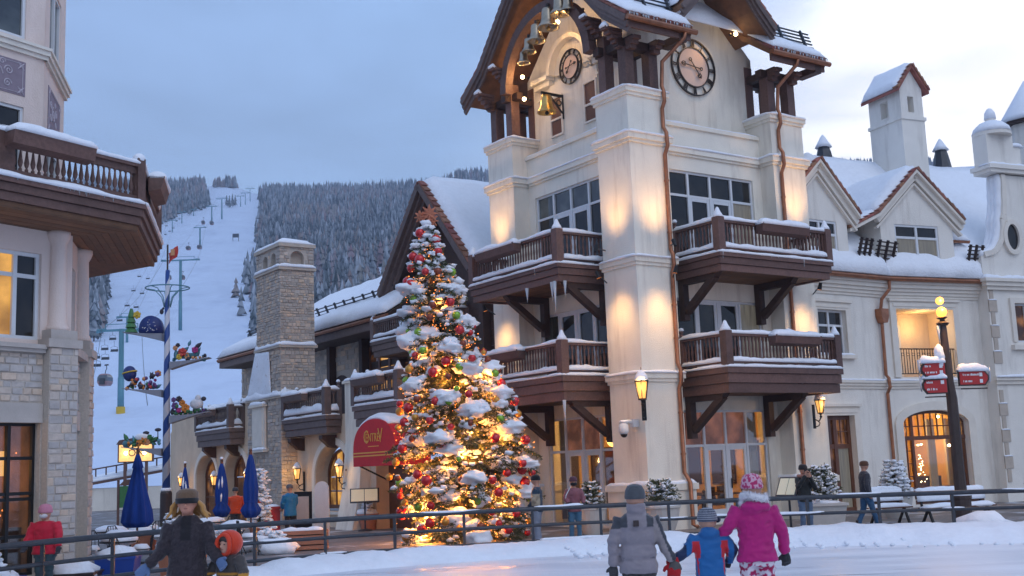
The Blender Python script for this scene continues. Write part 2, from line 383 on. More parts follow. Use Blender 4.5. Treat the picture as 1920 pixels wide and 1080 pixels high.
def window(parent, T, s0, s1, z0, z1, cols, rows, panes, dep=0.12, fr=0.07, m='white_frame', name='window', doors=(), handle=False, skip=()):
    """cols / rows: inner split positions (absolute). panes: f(ci,ri)->material"""
    mb = MB(T); o0, o1 = -dep - 0.03, -dep + 0.05
    xs = [s0] + list(cols) + [s1]; zs = [z0] + list(rows) + [z1]
    mb.box(s0, s1, o0, o1, z1 - fr, z1); mb.box(s0, s1, o0, o1, z0, z0 + fr)
    mb.box(s0, s0 + fr, o0, o1 - 0.003, z0 + fr, z1 - fr); mb.box(s1 - fr, s1, o0, o1 - 0.003, z0 + fr, z1 - fr)
    for x in cols: mb.box(x - fr * .6, x + fr * .6, o0, o1 + 0.006, z0 + fr, z1 - fr)
    for z in rows:
        for a, b in zip(xs, xs[1:]): mb.box(a + fr * .6, b - fr * .6, o0, o1 - 0.006, z - fr * .55, z + fr * .55)
    for ci in doors:
        a, b = xs[ci] + fr * .6, xs[ci + 1] - fr * .6; c, d = z0 + fr, (zs[1] if len(zs) > 2 else z1) - fr * .55
        k = 0.11
        for q in ((a, a + k, c, d), (b - k, b, c, d), (a + k, b - k, d - k, d), (a + k, b - k, c, c + 0.32)): mb.box(q[0] + .004, q[1] - .004, o0 + 0.01, o1 - 0.012, q[2], q[3])
    w = mb.build(name, m, parent)
    for i, (a, b) in enumerate(zip(xs, xs[1:])):
        for j, (c, d) in enumerate(zip(zs, zs[1:])):
            if (i, j) in skip: continue
            p = MB(T); p.box(a + 0.01, b - 0.01, -dep - 0.018, -dep, c + 0.01, d - 0.01)
            p.build('pane', panes(i, j), w)
    if handle and doors:
        x = xs[doors[0] + 1]; h = MB(T); h.bar((x + 0.1, o1 + 0.03, z0 + 1.0), (x + 0.1, o1 + 0.03, z0 + 1.3), 0.03, 0.03); h.build('handle', 'black_metal', w)
    return w

def bal_profile(w, h, kind=0):
    """flat sawn baluster outline (x,z)"""
    if kind == 0: pr = [(1, 0), (1, .12), (.45, .2), (.45, .3), (.8, .45), (.45, .6), (.45, .72), (1, .8), (1, 1)]
    else: pr = [(1, 0), (1, .1), (.6, .18), (1, .34), (.75, .5), (1, .66), (.6, .82), (1, .9), (1, 1)]
    return [(w / 2 * a, h * b) for a, b in pr] + [(-w / 2 * a, h * b) for a, b in pr[::-1]]

def balcony(parent, T, s0, s1, out, zt, zf, back=-0.6, inset=0.13, planter=None, pitch=0.145, rail_h=0.98, sides=(True, True), snowh=0.085, seed=0, struts=(), ice=0, wm='wood', bw=0.086, drift=0.11):
    """front edge at outward=out, deck top zt, fascia bottom zf; wall at outward=back"""
    rnd = random.Random(seed)
    root = MB(T).box(s0 + 0.32, s1 - 0.32, back + 0.004, out - 0.3, zf + 0.08, zf + 0.16).build('balcony', 'soffit', parent)
    # soffit planks
    n = max(3, int((out - back) / 0.28))
    for i in range(n):
        a = back + 0.01 + (out - 0.22 - back) * i / n; b = back + (out - 0.22 - back) * (i + 1) / n
        MB(T).box(s0 + 0.24, s1 - 0.24, a, b - 0.012, zf + 0.05 + 0.004 * (i % 2), zf + 0.078).build('plank', 'soffit', root)
    # three stepped fascia boards round front and sides
    H = zt - zf; cuts = [zt, zt - H * .27, zt - H * .63, zf]
    for k in range(3):
        e = 0.0 + 0.05 * k; zc, zd = cuts[k + 1] + 0.006, cuts[k] - (0.0 if k == 0 else 0.006)
        MB(T).box(s0 + e, s1 - e, out - e - 0.12, out - e, zc, zd).build('fascia_board', wm, root)
        for sd, q in ((sides[0], (s0 + e, s0 + e + 0.12)), (sides[1], (s1 - e - 0.12, s1 - e))):
            if sd: MB(T).box(q[0], q[1], back + 0.01, out - e - 0.124, zc, zd).build('fascia_board', wm, root)
    MB(T).box(s0 + 0.125, s1 - 0.125, back + 0.005, out - 0.125, zt - 0.09, zt - 0.012).build('deck', wm, root)
    # railing
    f = out - inset; a, b = s0 + inset, s1 - inset; rt = zt + rail_h
    segs = [((a, f), (b, f))]
    if sides[0]: segs.append(((a, f), (a, back + 0.05)))
    if sides[1]: segs.append(((b, f), (b, back + 0.05)))
    posts = [(a, f), (b, f)] + ([(a, back + 0.1)] if sides[0] else []) + ([(b, back + 0.1)] if sides[1] else [])
    for i, (x, y) in enumerate(posts):
        w = 0.13 if i < 2 else 0.09
        p = MB(T).box(x - w, x + w, y - w, y + w, zt - 0.002, rt + 0.05)
        p.lathe([(0.06, rt + 0.05), (0.085, rt + 0.1), (0.04, rt + 0.15), (0.075, rt + 0.2), (0.05, rt + 0.25), (0.01, rt + 0.27)], (x, y, 0), 8)
        p.build('post', wm, root)
        q = MB(T); q.lathe([(w * 1.25, rt + 0.05), (w * 1.15, rt + 0.12), (w * .75, rt + 0.2), (w * .5, rt + 0.28), (w * .35, rt + 0.33), (0.01, rt + 0.36)] if i < 2 else [(.05, rt + .24), (.085, rt + .27), (.06, rt + .33), (.01, rt + .35)], (x, y, 0), 10)
        q.build('snow_cap', 'snow', root, True)
    prof = bal_profile(bw, rail_h - 0.2, 0)
    me = MB().prism(prof, 'y', -0.016, 0.016).mesh('baluster'); me.materials.append(M[wm])
    sn = MB(T)
    for (x0, y0), (x1, y1) in segs:
        p0 = Vector((x0, y0, 0)); p1 = Vector((x1, y1, 0)); d = (p1 - p0); Ln = d.length; d.normalize()
        A = p0 + d * 0.13; B = p1 - d * 0.09
        r = MB(T)
        r.bar(A + Vector((0, 0, rt - 0.05)), B + Vector((0, 0, rt - 0.05)), 0.17, 0.10)
        r.build('rail', wm, root)
        r = MB(T); r.bar(A + Vector((0, 0, zt + 0.13)), B + Vector((0, 0, zt + 0.13)), 0.12, 0.08); r.build('rail', wm, root)
        cnt = int((B - A).length / pitch)
        ang = T.to_3x3() @ d; rz = math.atan2(ang.y, ang.x)
        for i in range(cnt):
            c = A + d * ((i + 0.5) * (B - A).length / cnt); c.z = zt + 0.165
            inst('baluster', me, root, T @ c, rz)
        snow_strip(sn, A - d * .1 + Vector((0, 0, rt + 0.0)), B + d * .05 + Vector((0, 0, rt)), 0.24, snowh, seed + x0)
        # lumps of snow between the balusters on the bottom rail
        side = Vector((-d.y, d.x, 0))
        if (Matrix.Identity(3) @ side).dot(Vector((0, 1, 0)) if abs(d.x) > .5 else Vector((-1 if x0 < (s0 + s1) / 2 else 1, 0, 0))) < 0: side = -side
        snow_strip(sn, A + side * .05 + Vector((0, 0, zt + 0.165)), B + side * .05 + Vector((0, 0, zt + 0.165)), 0.17, drift, seed + x0 + 5, 0.06)
    e = 0.0
    snow_strip(sn, (s0 - .02, out - 0.06, zt - 0.004), (s1 + .02, out - 0.06, zt - 0.004), 0.17, 0.06, seed + 2)
    if sides[0]: snow_strip(sn, (s0 + 0.06, out - .1, zt - 0.004), (s0 + 0.06, back + .1, zt - 0.004), 0.17, 0.06, seed + 3)
    if sides[1]: snow_strip(sn, (s1 - 0.06, out - .1, zt - 0.004), (s1 - 0.06, back + .1, zt - 0.004), 0.17, 0.06, seed + 4)
    sn.build('snow_cover', 'snow', root, True)
    if planter:
        pa, pb = planter
        p = MB(T); p.prism([(f + 0.10, rt - 0.36), (f + 0.36, rt - 0.30), (f + 0.42, rt - 0.05), (f + 0.10, rt - 0.05)], 'x', pa, pb)
        # prism on x gives (s, o, z)
        p.build('planter_box', wm, root)
        q = MB(T); snow_strip(q, (pa - .03, f + 0.26, rt - 0.055), (pb + .03, f + 0.26, rt - 0.055), 0.36, 0.16, seed + 9); q.build('snow_cap', 'snow', root, True)
    for x in struts:
        q = MB(T); q.box(x - 0.11, x + 0.11, back + 0.01, back + 0.24, zf - 1.25, zf + 0.045)
        q.build('bracket', 'wood_dark', root)
        q = MB(T); q.bar((x, back + 0.25, zf - 1.0), (x, out - 0.55, zf - 0.06), 0.2, 0.2); q.build('brace', 'wood_dark', root)
        q = MB(T); q.prism([(back + 0.245, zf + .045), (back + 0.245, zf - 0.16), (out - 0.75, zf - 0.16), (out - 0.5, zf - 0.10), (out - 0.38, zf + .045)], 'x', x - 0.12, x + 0.12); q.build('beam', 'wood_dark', root)
    if ice:
        q = MB(T)
        for i in range(ice):
            x = rnd.uniform(s0, s1); ln = rnd.choice((0.06, 0.08, 0.1, 0.14, 0.3)) * rnd.uniform(.7, 1.2)
            q.lathe([(0.004, -ln), (0.012 + ln * .03, -ln * .3), (0.02 + ln * .05, 0)], (x, out - 0.012, zt - 0.02 if ln < .3 else zf + 0.02), 6)
        q.build('icicle', 'icicle', root, True)
    return root

# world frame of the tower: u along its right face, v along its left face
YAW = 0.602514715; OX, OY = 3.67111948, 33.5
def UV(u, v, z=0.0):
    c, s = math.cos(YAW), math.sin(YAW)
    return Vector((OX + u * c - v * s, OY + u * s + v * c, z))
# ------------------------------------------------------------------ clock tower
def spot(loc, target, energy, size=rad(40), color=(1.0, 0.55, 0.20), blend=1.0, radius=0.04):
    l = bpy.data.lights.new('lamp_light', 'SPOT'); l.energy = energy; l.spot_size = size; l.spot_blend = blend; l.color = color; l.shadow_soft_size = radius
    o = bpy.data.objects.new('lamp_light', l); COL.objects.link(o); o.location = loc
    o.rotation_euler = (Vector(target) - Vector(loc)).to_track_quat('-Z', 'Y').to_euler(); return o
def point(loc, energy, color=(1.0, 0.56, 0.20), radius=0.08):
    l = bpy.data.lights.new('lamp_light', 'POINT'); l.energy = energy; l.color = color; l.shadow_soft_size = radius
    o = bpy.data.objects.new('lamp_light', l); COL.objects.link(o); o.location = loc; return o

def roof_slab(mb, poly, th, axis, a, b):
    """poly: outer polyline [(h, z)...] thickened downwards, extruded along axis 'x' or 'y'"""
    mb.prism(poly + [(p[0], p[1] - th) for p in poly[::-1]], axis, a, b)

def clock(parent, T, s, o, z, r, hour, minute):
    C = T @ Matrix.Translation((s, o, z))
    face = MB(C); face.lathe([(r * .70, 0), (r * .70, 0.03), (0.01, 0.035)], (0, 0, 0), 40, 'y')
    c = face.build('clock', 'clock_face', parent)
    for r0, r1 in ((0.675, 0.71), (0.965, 1.0)):
        n = 48; m = MB(C)
        for i in range(n):
            a0, a1 = 2 * PI * i / n, 2 * PI * (i + 1) / n
            vs = [(rr * r * math.sin(a), y, rr * r * math.cos(a)) for y in (0.0, 0.07) for a in (a0, a1) for rr in (r0, r1)]
            m.add(vs, [(0, 1, 3, 2), (4, 6, 7, 5), (0, 2, 6, 4), (1, 5, 7, 3)])
        m.build('ring', 'clock_dark', c)
    ch = {'I': [(0, 0, 0)], 'V': None, 'X': None}
    rom = ['XII', 'I', 'II', 'III', 'IIII', 'V', 'VI', 'VII', 'VIII', 'IX', 'X', 'XI']
    for k, t in enumerate(rom):
        a = 2 * PI * k / 12
        wid = {'I': 0.045, 'V': 0.085, 'X': 0.085}; tot = sum(wid[q] for q in t); x = -tot / 2; m = MB(C)
        def P(px, pz):
            rr = (0.725 + 0.23 * pz) * r; X = px * r
            return Vector((rr * math.sin(a) + X * math.cos(a), 0.05, rr * math.cos(a) - X * math.sin(a)))
        for q in t:
            w = wid[q]
            if q == 'I': m.bar(P(x + w / 2, 0), P(x + w / 2, 1), 0.024 * r, 0.03, (0, 1, 0))
            elif q == 'V': m.bar(P(x + w * .1, 1), P(x + w / 2, 0), 0.027 * r, 0.03, (0, 1, 0)); m.bar(P(x + w * .9, 1), P(x + w / 2, 0), 0.018 * r, 0.032, (0, 1, 0))
            else: m.bar(P(x + w * .1, 1), P(x + w * .9, 0), 0.027 * r, 0.03, (0, 1, 0)); m.bar(P(x + w * .9, 1), P(x + w * .1, 0), 0.018 * r, 0.032, (0, 1, 0))
            x += w
        m.build('numeral', 'clock_dark', c)
    def hand(a, ln, orn):
        m = MB(C)
        def P(d, sd=0): return Vector((d * r * math.sin(a) + sd * r * math.cos(a), 0.1, d * r * math.cos(a) - sd * r * math.sin(a)))
        m.bar(P(-0.28), P(ln), 0.03 * r, 0.02, (0, 1, 0))
        for d in (orn, -0.3):
            for q in range(8):
                a0, a1 = 2 * PI * q / 8, 2 * PI * (q + 1) / 8; k = 0.075 if d > 0 else 0.055
                m.bar(P(d + k * math.cos(a0), k * math.sin(a0)), P(d + k * math.cos(a1), k * math.sin(a1)), 0.024 * r, 0.02, (0, 1, 0))
        m.bar(P(orn - .06, .08), P(orn - .06, -.08), 0.03 * r, 0.022, (0, 1, 0))
        m.build('hand', 'clock_dark', c)
    hand(2 * PI * minute / 60, 0.62, 0.5); hand(2 * PI * (hour + minute / 60) / 12, 0.46, 0.36)
    return c

def snow_guard(parent, p0, p1, up, m='iron', bars=5, h=0.62, posts=3, lean=(0, 0, 0)):
    p0, p1, up = Vector(p0), Vector(p1), Vector(up).normalized(); g = None
    g = MB(); 
    for i in range(posts):
        t = (i + .35) / (posts - .3) if posts > 1 else .5
        q = p0.lerp(p1, min(t, 1)); g.bar(q, q + up * (h + .06), 0.06, 0.09)
    g = g.build('snow_guard', m, parent)
    for i in range(bars):
        b = MB(); o = up * (0.1 + (h - .12) * i / max(1, bars - 1)); b.tube([p0 + o, p1 + o], 0.028, 6); b.build('bar', m, g)
    return g

def tiles_along(parent, pts, ext, name='roof_tile', step=0.3, th=0.09):
    """a row of edge tiles along a rake polyline; ext is the (unit) direction across the row"""
    ext = Vector(ext)
    for p, q in zip(pts, pts[1:]):
        p, q = Vector(p), Vector(q); L = (q - p).length; n = max(1, int(L / step)); d = (q - p).normalized(); up = d.cross(ext).normalized()
        if up.z < 0: up = -up
        for i in range(n):
            a, b = p + d * (L * i / n), p + d * (L * (i + 1) / n - 0.012)
            k = R.uniform(-.008, .008)
            m = MB(); m.add([a - ext * .03 + up * (.0 + k), a + ext * .3 + up * (.0 + k), b + ext * .3 + up * (.0 + k), b - ext * .03 + up * (.0 + k), a - ext * .03 + up * (th + k), a + ext * .3 + up * (th + k), b + ext * .3 + up * (th * .6 + k), b - ext * .03 + up * (th * .6 + k)],
                  [(0, 3, 2, 1), (4, 5, 6, 7), (0, 1, 5, 4), (1, 2, 6, 5), (2, 3, 7, 6), (3, 0, 4, 7)])
            m.build(name, 'tile', parent)

def tower_room(T):
    m = MB(); m.box(6.7, 6.8, .9, 6.8, -.1, 3.7); m.box(.9, 6.7, 6.7, 6.8, -.1, 3.7); m.box(.9, 6.8, .9, 6.8, 3.65, 3.75); m.build('room', 'room_wall', T)
    m = MB(); m.box(.82, 6.8, .82, 6.8, -.11, -.09); m.build('room_floor', 'room_dark', T)
    for F, ss in ((FR(.6), (4.95, 5.5)), (FL(.6), (4.95, 5.5)), (FR(.6), (2.1, 2.5)), (FL(.6), (2.12, 2.4))):
        m = MB(F); n = 16; m.add([(ss[0] + (ss[1] - ss[0]) * i / n, -.42 + .05 * math.sin(i * 2.0), z) for z in (0, 3.3) for i in range(n + 1)], [(i, i + 1, n + 2 + i, n + 1 + i) for i in range(n)]); m.build('drape', 'drape', T, True, False)
    for u, v, z in ((3.0, 2.6, 2.55), (4.6, 2.2, 2.6), (2.4, 4.4, 2.55), (2.2, 3.3, 2.6), (4.9, 4.6, 2.5)):
        m = MB(); m.lathe([(.02, -.2), (.16, -.14), (.26, 0), (.27, .03), (.02, .02)], (u, v, z), 14); o = m.build('pendant_lamp', 'lamp_bowl', T, True); m = MB(); m.tube([(u, v, z), (u, v, 3.65)], .015, 5); m.build('lamp_rod', 'black_metal', o)
    for u, v in ((2.6, 2.4), (4.0, 2.0), (2.0, 4.2), (3.6, 4.4), (5.2, 3.0), (4.8, 1.7), (1.7, 5.0)):
        m = MB(); m.box(u - .4, u + .4, v - .4, v + .4, .72, .76); m.box(u - .06, u + .06, v - .06, v + .06, -.09, .72); m.lathe([(.05, .78), (.06, .84), (.01, .9)], (u, v, 0), 8); o = m.build('dining_table', 'room_dark', T)
        for sx in (-.62, .62): m = MB(); m.box(u + sx - .2, u + sx + .2, v - .2, v + .2, .4, .46); m.box(u + sx + (.16 if sx > 0 else -.2), u + sx + (.2 if sx > 0 else -.16), v - .2, v + .2, .46, .98); m.build('dining_chair', 'room_dark', T)
        m = MB(); m.sphere((u, v, .84), .035, 8, 5); m.build('candle', 'bulb_white', o)
    for k in range(3): m = MB(); m.box(6.62, 6.69, 1.5 + 1.7 * k, 2.6 + 1.7 * k, 1.0, 2.4); m.box(1.5 + 1.7 * k, 2.6 + 1.7 * k, 6.62, 6.69, 1.0, 2.4); m.build('picture', 'room_dark', T)
    point(UV(4.0, 4.0, 2.4), 110, (1, .56, .18), .3); point(UV(4.8, 2.4, 2.4), 30, (1, .5, .15), .3); point(UV(2.0, 4.8, 2.4), 40, (1, .58, .18), .3)

def build_tower():
    T = empty('clock_tower', (OX, OY, 0), YAW, 'tall cream stucco tower with clocks, belfry and brown balconies', 'tower')
    # ---- walls
    w = MB()
    for a, b in ((0, 0), (6.14, 0), (0, 6.14)):
        w.box(a, a + 1.52, b, b + 1.52, -0.12, 12.92)
    w.box(6.14, 7.66, 6.14, 7.66, -.12, 12.92)
    gl = (1.95, 5.75)
    ops = [(1.95, 5.75, 7.95, 10.86), (1.95, 5.75, 4.5, 6.78), (2.05, 5.62, -0.06, 3.34)]
    m = MB(FR(0.6)); wall(m, 1.52, 6.14, -0.12, 12.3, ops, 0.2); w.v_off = 0
    m2 = MB(FL(0.6)); wall(m2, 1.52, 6.14, -0.12, 12.3, ops, 0.2)
    w.add(m.v, m.f); w.add(m2.v, m2.f)
    w.box(6.9, 7.0, 1.52, 6.14, -.12, 12.3); w.box(1.52, 6.14, 6.9, 7.0, -.12, 12.3); w.box(0.9, 6.9, 0.9, 6.9, 12.2, 12.28)
    wallo = w.build('wall', 'stucco', T, recalc=False)
    # belfry walls with gables
    b = MB()
    gp = [(1.1, 12.28), (6.6, 12.28), (6.6, 15.3), (3.85, 18.0), (1.1, 15.3)]
    b.prism(gp, 'y', 1.1, 1.3); b.prism(gp, 'x', 1.1, 1.3); b.prism(gp, 'y', 6.4, 6.6); b.prism(gp, 'x', 6.4, 6.6)
    b.build('belfry_wall', 'stucco', T)
    # relief round the left clock
    rl = MB()
    arc = [(3.85 + 1.02 * math.cos(PI * i / 20), 15.0 + 1.02 * math.sin(PI * i / 20)) for i in range(21)]
    rl.prism([(5.15, 12.4), (2.55, 12.4), (2.55, 14.7), (2.83, 14.7)] + arc + [(4.87, 14.7), (5.15, 14.7)], 'x', 0.98, 1.1)
    arc2 = [(3.85 + 1.14 * math.cos(PI * i / 20), 15.0 + 1.14 * math.sin(PI * i / 20)) for i in range(21)]
    arc3 = [(3.85 + 0.98 * math.cos(PI * i / 20), 15.0 + 0.98 * math.sin(PI * i / 20)) for i in range(20, -1, -1)]
    for i in range(20):
        rl.prism([arc2[i], arc2[i + 1], arc3[19 - i], arc3[20 - i]], 'x', 0.74, 1.0)
    for s0, s1 in ((4.98, 5.95), (1.75, 2.72)):
        rl.box(0.72, 1.1, s0, s1, 14.9, 15.05); rl.box(0.88, 1.1, s0 + .06, s1 - .06, 14.72, 14.9); rl.box(0.96, 1.1, s0 + .1, s1 - .1, 14.35, 14.42)
    rl.build('moulding', 'stucco', T)
    for s0, s1 in ((4.42, 5.12), (2.55, 3.25)):
        window(T, FL(0.98), s0, s1, 12.85, 14.25, [], [13.45], lambda i, j: 'shutter', dep=-0.02, fr=0.06, m='trim', name='shutter_window')
    # ---- cornices and bands
    sn = MB()
    class CB:
        def box(s_, *a): MB().box(*a).build('cornice', 'stucco', T)
    c = CB()
    def band(z0, z1, e, snow=True, walls=True, wz=None):
        for a, q in ((0, 0), (6.14, 0), (0, 6.14)):
            c.box(a - e * .5, a + 1.52 + e * .5, q - e * .5, q + 1.52 + e * .5, z0 - .1, z0); c.box(a - e, a + 1.52 + e, q - e, q + 1.52 + e, z0, z1)
            if snow:
                for p0, p1 in (((a - e, q - e + .03), (a + 1.52 + e, q - e + .03)), ((a - e + .03, q - e), (a - e + .03, q + 1.52 + e))):
                    snow_strip(sn, (*p0, z1 - .004), (*p1, z1 - .004), 0.16, 0.055)
        if walls:
            k = 1.52 + e + .003
            c.box(k, 6.14 - e - .003, 0.6 - e, 0.62, z0 - .02, z1 - .03); c.box(0.6 - e, 0.62, k, 6.14 - e - .003, z0 - .02, z1 - .03)
            c.box(k, 6.14 - e - .003, 0.6 - e * .5, 0.61, z0 - .1, z0 - .021); c.box(0.6 - e * .5, 0.61, k, 6.14 - e - .003, z0 - .1, z0 - .021)
            if snow:
                snow_strip(sn, (k, 0.6 - e + .04, z1 - .034), (6.14 - e, 0.6 - e + .04, z1 - .034), 0.14, 0.05); snow_strip(sn, (0.6 - e + .04, k, z1 - .034), (0.6 - e + .04, 6.14 - e, z1 - .034), 0.14, 0.05)
    band(12.88, 13.05, 0.1, True, False)
    band(11.42, 11.62, 0.13)
    band(7.68, 7.86, 0.09, True, False)
    band(4.24, 4.42, 0.09, True, False)
    # parapet coping on the recessed wall
    c.box(1.525, 6.135, 0.52, 0.78, 12.26, 12.38); c.box(0.52, 0.78, 1.525, 6.135, 12.26, 12.38)
    snow_strip(sn, (1.53, .63, 12.375), (6.13, .63, 12.375), .2, .06); snow_strip(sn, (.63, 1.53, 12.375), (.63, 6.13, 12.375), .2, .06)
    # plinth of the corner pier
    for a, q in ((0, 0), (6.14, 0), (0, 6.14)):
        c.box(a - .16, a + 1.68, q - .16, q + 1.68, -.12, 1.0); c.box(a - .22, a + 1.74, q - .22, q + 1.74, 1.0, 1.18)
        snow_strip(sn, (a - .2, q - .1, 1.178), (a + 1.7, q - .1, 1.178), .22, .09); snow_strip(sn, (a - .1, q - .2, 1.178), (a - .1, q + 1.7, 1.178), .22, .09)
    sn.build('snow_cover', 'snow', T, True)
    # ---- windows
    cols = [2.9, 3.85, 4.8]
    dk = lambda i, j: 'glass_dark'
    window(T, FR(0.6), 1.95, 5.75, 7.95, 10.86, cols, [10.07], lambda i, j: 'curtain' if (i == 3 and j == 0) else 'glass_dark', doors=(1, 2), handle=True)
    window(T, FL(0.6), 1.95, 5.75, 7.95, 10.86, cols, [10.07], lambda i, j: 'glass_sky' if j else 'glass_dark', doors=(1, 2), handle=True)
    window(T, FR(0.6), 1.95, 5.75, 4.5, 6.78, cols, [], lambda i, j: 'curtain' if i == 3 else 'glass_dark', doors=(1, 2))
    window(T, FL(0.6), 1.95, 5.75, 4.5, 6.78, cols, [], dk, doors=(1, 2))
    window(T, FR(0.6), 2.05, 5.62, -0.06, 3.34, [2.92, 3.83, 4.74], [2.26], lambda i, j: ('glass_rose' if i < 3 else 'glass_clear') if j else 'glass_clear', doors=(1, 2), handle=True, name='glazed_door')
    window(T, FL(0.6), 2.05, 5.62, -0.06, 3.34, [2.92, 3.83, 4.74], [2.26], lambda i, j: ('glass_rose' if i in (1, 2) else 'glass_clear') if j else 'glass_clear', doors=(1, 2), handle=True, name='glazed_door')
    tower_room(T)
    # ---- balconies
    kw = dict(struts=(5.9,), ice=16)
    balcony(T, FR(0), 1.95, 6.9, 1.5, 7.88, 7.3, planter=(3.55, 5.6), seed=1, struts=(2.25, 5.55), ice=12)
    balcony(T, FR(0), 1.95, 6.95, 1.5, 4.5, 3.72, planter=(3.75, 5.75), seed=2, struts=(2.25, 5.6), ice=3)
    balcony(T, FL(0), 1.85, 6.85, 1.5, 7.88, 7.3, planter=(3.75, 6.0), seed=3, struts=(2.15, 5.3), ice=3)
    balcony(T, FL(0), 1.85, 6.85, 1.5, 4.5, 3.72, planter=(3.75, 6.0), seed=4, struts=(2.15, 5.3), ice=3)
    ic = MB()
    for (u, v, z, l) in ((-1.45, 2.1, 7.32, 0.95), (-1.42, 2.28, 7.32, 0.6), (-1.45, 3.55, 7.32, .45), (-1.2, 1.92, 7.32, .5), (-1.4, 1.95, 3.74, .75), (-1.45, 4.4, 3.74, .3)):
        ic.lathe([(0.005, -l), (0.03, -l * .5), (0.06, 0)], (u, v, z), 7)
    ic.build('icicle', 'icicle', T, True)
    # ---- belfry timber
    for a, q in ((0, 0), (6.14, 0), (0, 6.14), (6.14, 6.14)):
        for du in (0.28, 1.24):
            for dv in (0.28, 1.24):
                p = MB(); p.box(a + du - .17, a + du + .17, q + dv - .17, q + dv + .17, 13.04, 14.36 if abs(q + dv - 3.83) > 3 else 15.0)
                p.box(a + du - .2, a + du + .2, q + dv - .2, q + dv + .2, 13.04, 13.16); p.build('timber_post', 'wood', T)
        for dv in (0.28, 1.24):
            m = MB(); m.box(a - .1, a + 1.6, q + dv - .13, q + dv + .13, 14.36, 14.62); m.build('beam', 'wood_dark', T)
            if a == 0:
                zz = 14.3 if abs(q + dv - 3.83) > 3 else 14.95
                for i in range(5):
                    k = MB(); k.box(a - .05 - .13 * i, a + .1, q + dv - .13, q + dv + .13, zz + .12 * i + .02, zz + .12 + .12 * i); k.build('corbel', 'wood', T)
                k = MB(); snow_strip(k, (a - .62, q + dv, zz + .6), (a - .4, q + dv, zz + .6), .28, .16); k.build('snow_cap', 'snow', T, True)
        for du in (0.28, 1.24):
            m = MB(); m.box(a + du - .12, a + du + .12, q - .2, q + 1.6, 14.4, 14.64); m.build('beam', 'wood_dark', T)
            if q == 0:
                for i in range(3):
                    k = MB(); k.box(a + du - .13, a + du + .13, q - .1 - .12 * i, q + .1, 14.24 + .12 * i, 14.35 + .12 * i); k.build('corbel', 'wood', T)
    for (v0, v1) in ((1.52, 6.14),):
        pts = [(-.12, 3.83 + 2.35 * math.cos(PI * i / 22), 14.55 + 2.3 * math.sin(PI * i / 22)) for i in range(23)]
        m = MB()
        for p0, p1 in zip(pts, pts[1:]): m.bar(p0, p1, 0.34, 0.3, (1, 0, 0))
        m.build('arched_beam', 'wood', T)
    # ---- roof
    roof = MB(); th = 0.2
    low = [(-.75, 14.95), (.45, 15.8), (1.1, 16.52)]
    for a, b in ((-.5, 2.1), (5.6, 8.2)): roof_slab(roof, low, th, 'x', a, b)
    roof_slab(roof, [(1.1, 16.52), (3.85, 19.6), (7.25, 15.8), (8.45, 14.95)], th, 'x', -.5, 8.2)
    roof_slab(roof, [(1.8, 15.75), (2.5, 16.45), (3.85, 18.2), (5.2, 16.45), (5.9, 15.75)], th, 'y', -.75, 3.2)
    ro = roof.build('roof', 'soffit', T)
    # barge boards
    for k in range(3):
        for line in ([(8.45, 14.95), (7.25, 15.8), (3.85, 19.6)], [(-.75, 14.95), (.45, 15.8), (3.85, 19.6)]):
            m = MB()
            for p, q in zip(line, line[1:]): m.bar((-.53 + .07 * k, p[0], p[1] - .12 - .17 * k), (-.53 + .07 * k, q[0], q[1] - .12 - .17 * k), 0.07, 0.19, (0, 0, 1))
            m.build('barge_board', 'wood_grey', T)
        for line in ([(5.9, 15.75), (5.2, 16.45), (3.85, 18.2)], [(1.8, 15.75), (2.5, 16.45), (3.85, 18.2)]):
            m = MB()
            for p, q in zip(line, line[1:]): m.bar((p[0], -.78 + .07 * k, p[1] - .12 - .15 * k), (q[0], -.78 + .07 * k, q[1] - .12 - .15 * k), 0.07, 0.17, (0, 0, 1))
            m.build('barge_board', 'wood_grey', T)
    tiles_along(ro, [(-.52, 8.45, 14.96), (-.52, 7.25, 15.81), (-.52, 4.6, 18.75)], (1, 0, 0))
    tiles_along(ro, [(-.52, -.75, 14.96), (-.52, .45, 15.81), (-.52, 2.6, 18.2)], (1, 0, 0))
    tiles_along(ro, [(5.9, -.78, 15.76), (5.2, -.78, 16.46), (4.2, -.78, 17.75)], (0, 1, 0))
    tiles_along(ro, [(5.58, -.75, 14.96), (5.58, .2, 15.63)], (1, 0, 0))
    # eave tile rows, gutters, fascia
    for a, b in ((-.5, 2.1), (5.6, 8.2)):
        n = int((b - a) / .24)
        for i in range(n):
            m = MB(); x = a + (b - a) * (i + .5) / n
            m.tube([(x, -.85, 14.93), (x, -.35, 15.26)], 0.1, 8); m.build('roof_tile', 'tile', ro)
        m = MB(); m.tube([(a - .05, -.86, 14.83), (b + .12, -.86, 14.83)], 0.085, 8); m.build('gutter', 'copper', T)
        m = MB(); m.box(a + .02, b - .02, -.74, -.66, 14.58, 14.8); m.build('fascia', 'wood', T)
        m = MB(); m.box(b - .5, b - .2, -.75, .1, 14.5, 14.74); m.build('beam', 'wood_dark', T)
    s = MB()
    snow_slope(s, (-.45, -.82, 15.02), (2.12, -.82, 15.02), (2.12, .45, 15.9), (-.4, .45, 15.9), .20, 24, 8, hang=.05, edge=.3)
    snow_slope(s, (5.66, -.82, 15.02), (8.22, -.82, 15.02), (8.22, .45, 15.9), (5.66, .45, 15.9), .20, 24, 8, hang=.05, edge=.3)
    snow_slope(s, (-.3, .4, 15.86), (8.15, .4, 15.86), (8.15, 3.8, 19.66), (-.3, 3.8, 19.66), .22, 30, 14)
    snow_slope(s, (-.3, 8.5, 15.0), (8.15, 8.5, 15.0), (8.15, 3.9, 19.66), (-.3, 3.9, 19.66), .22, 30, 14)
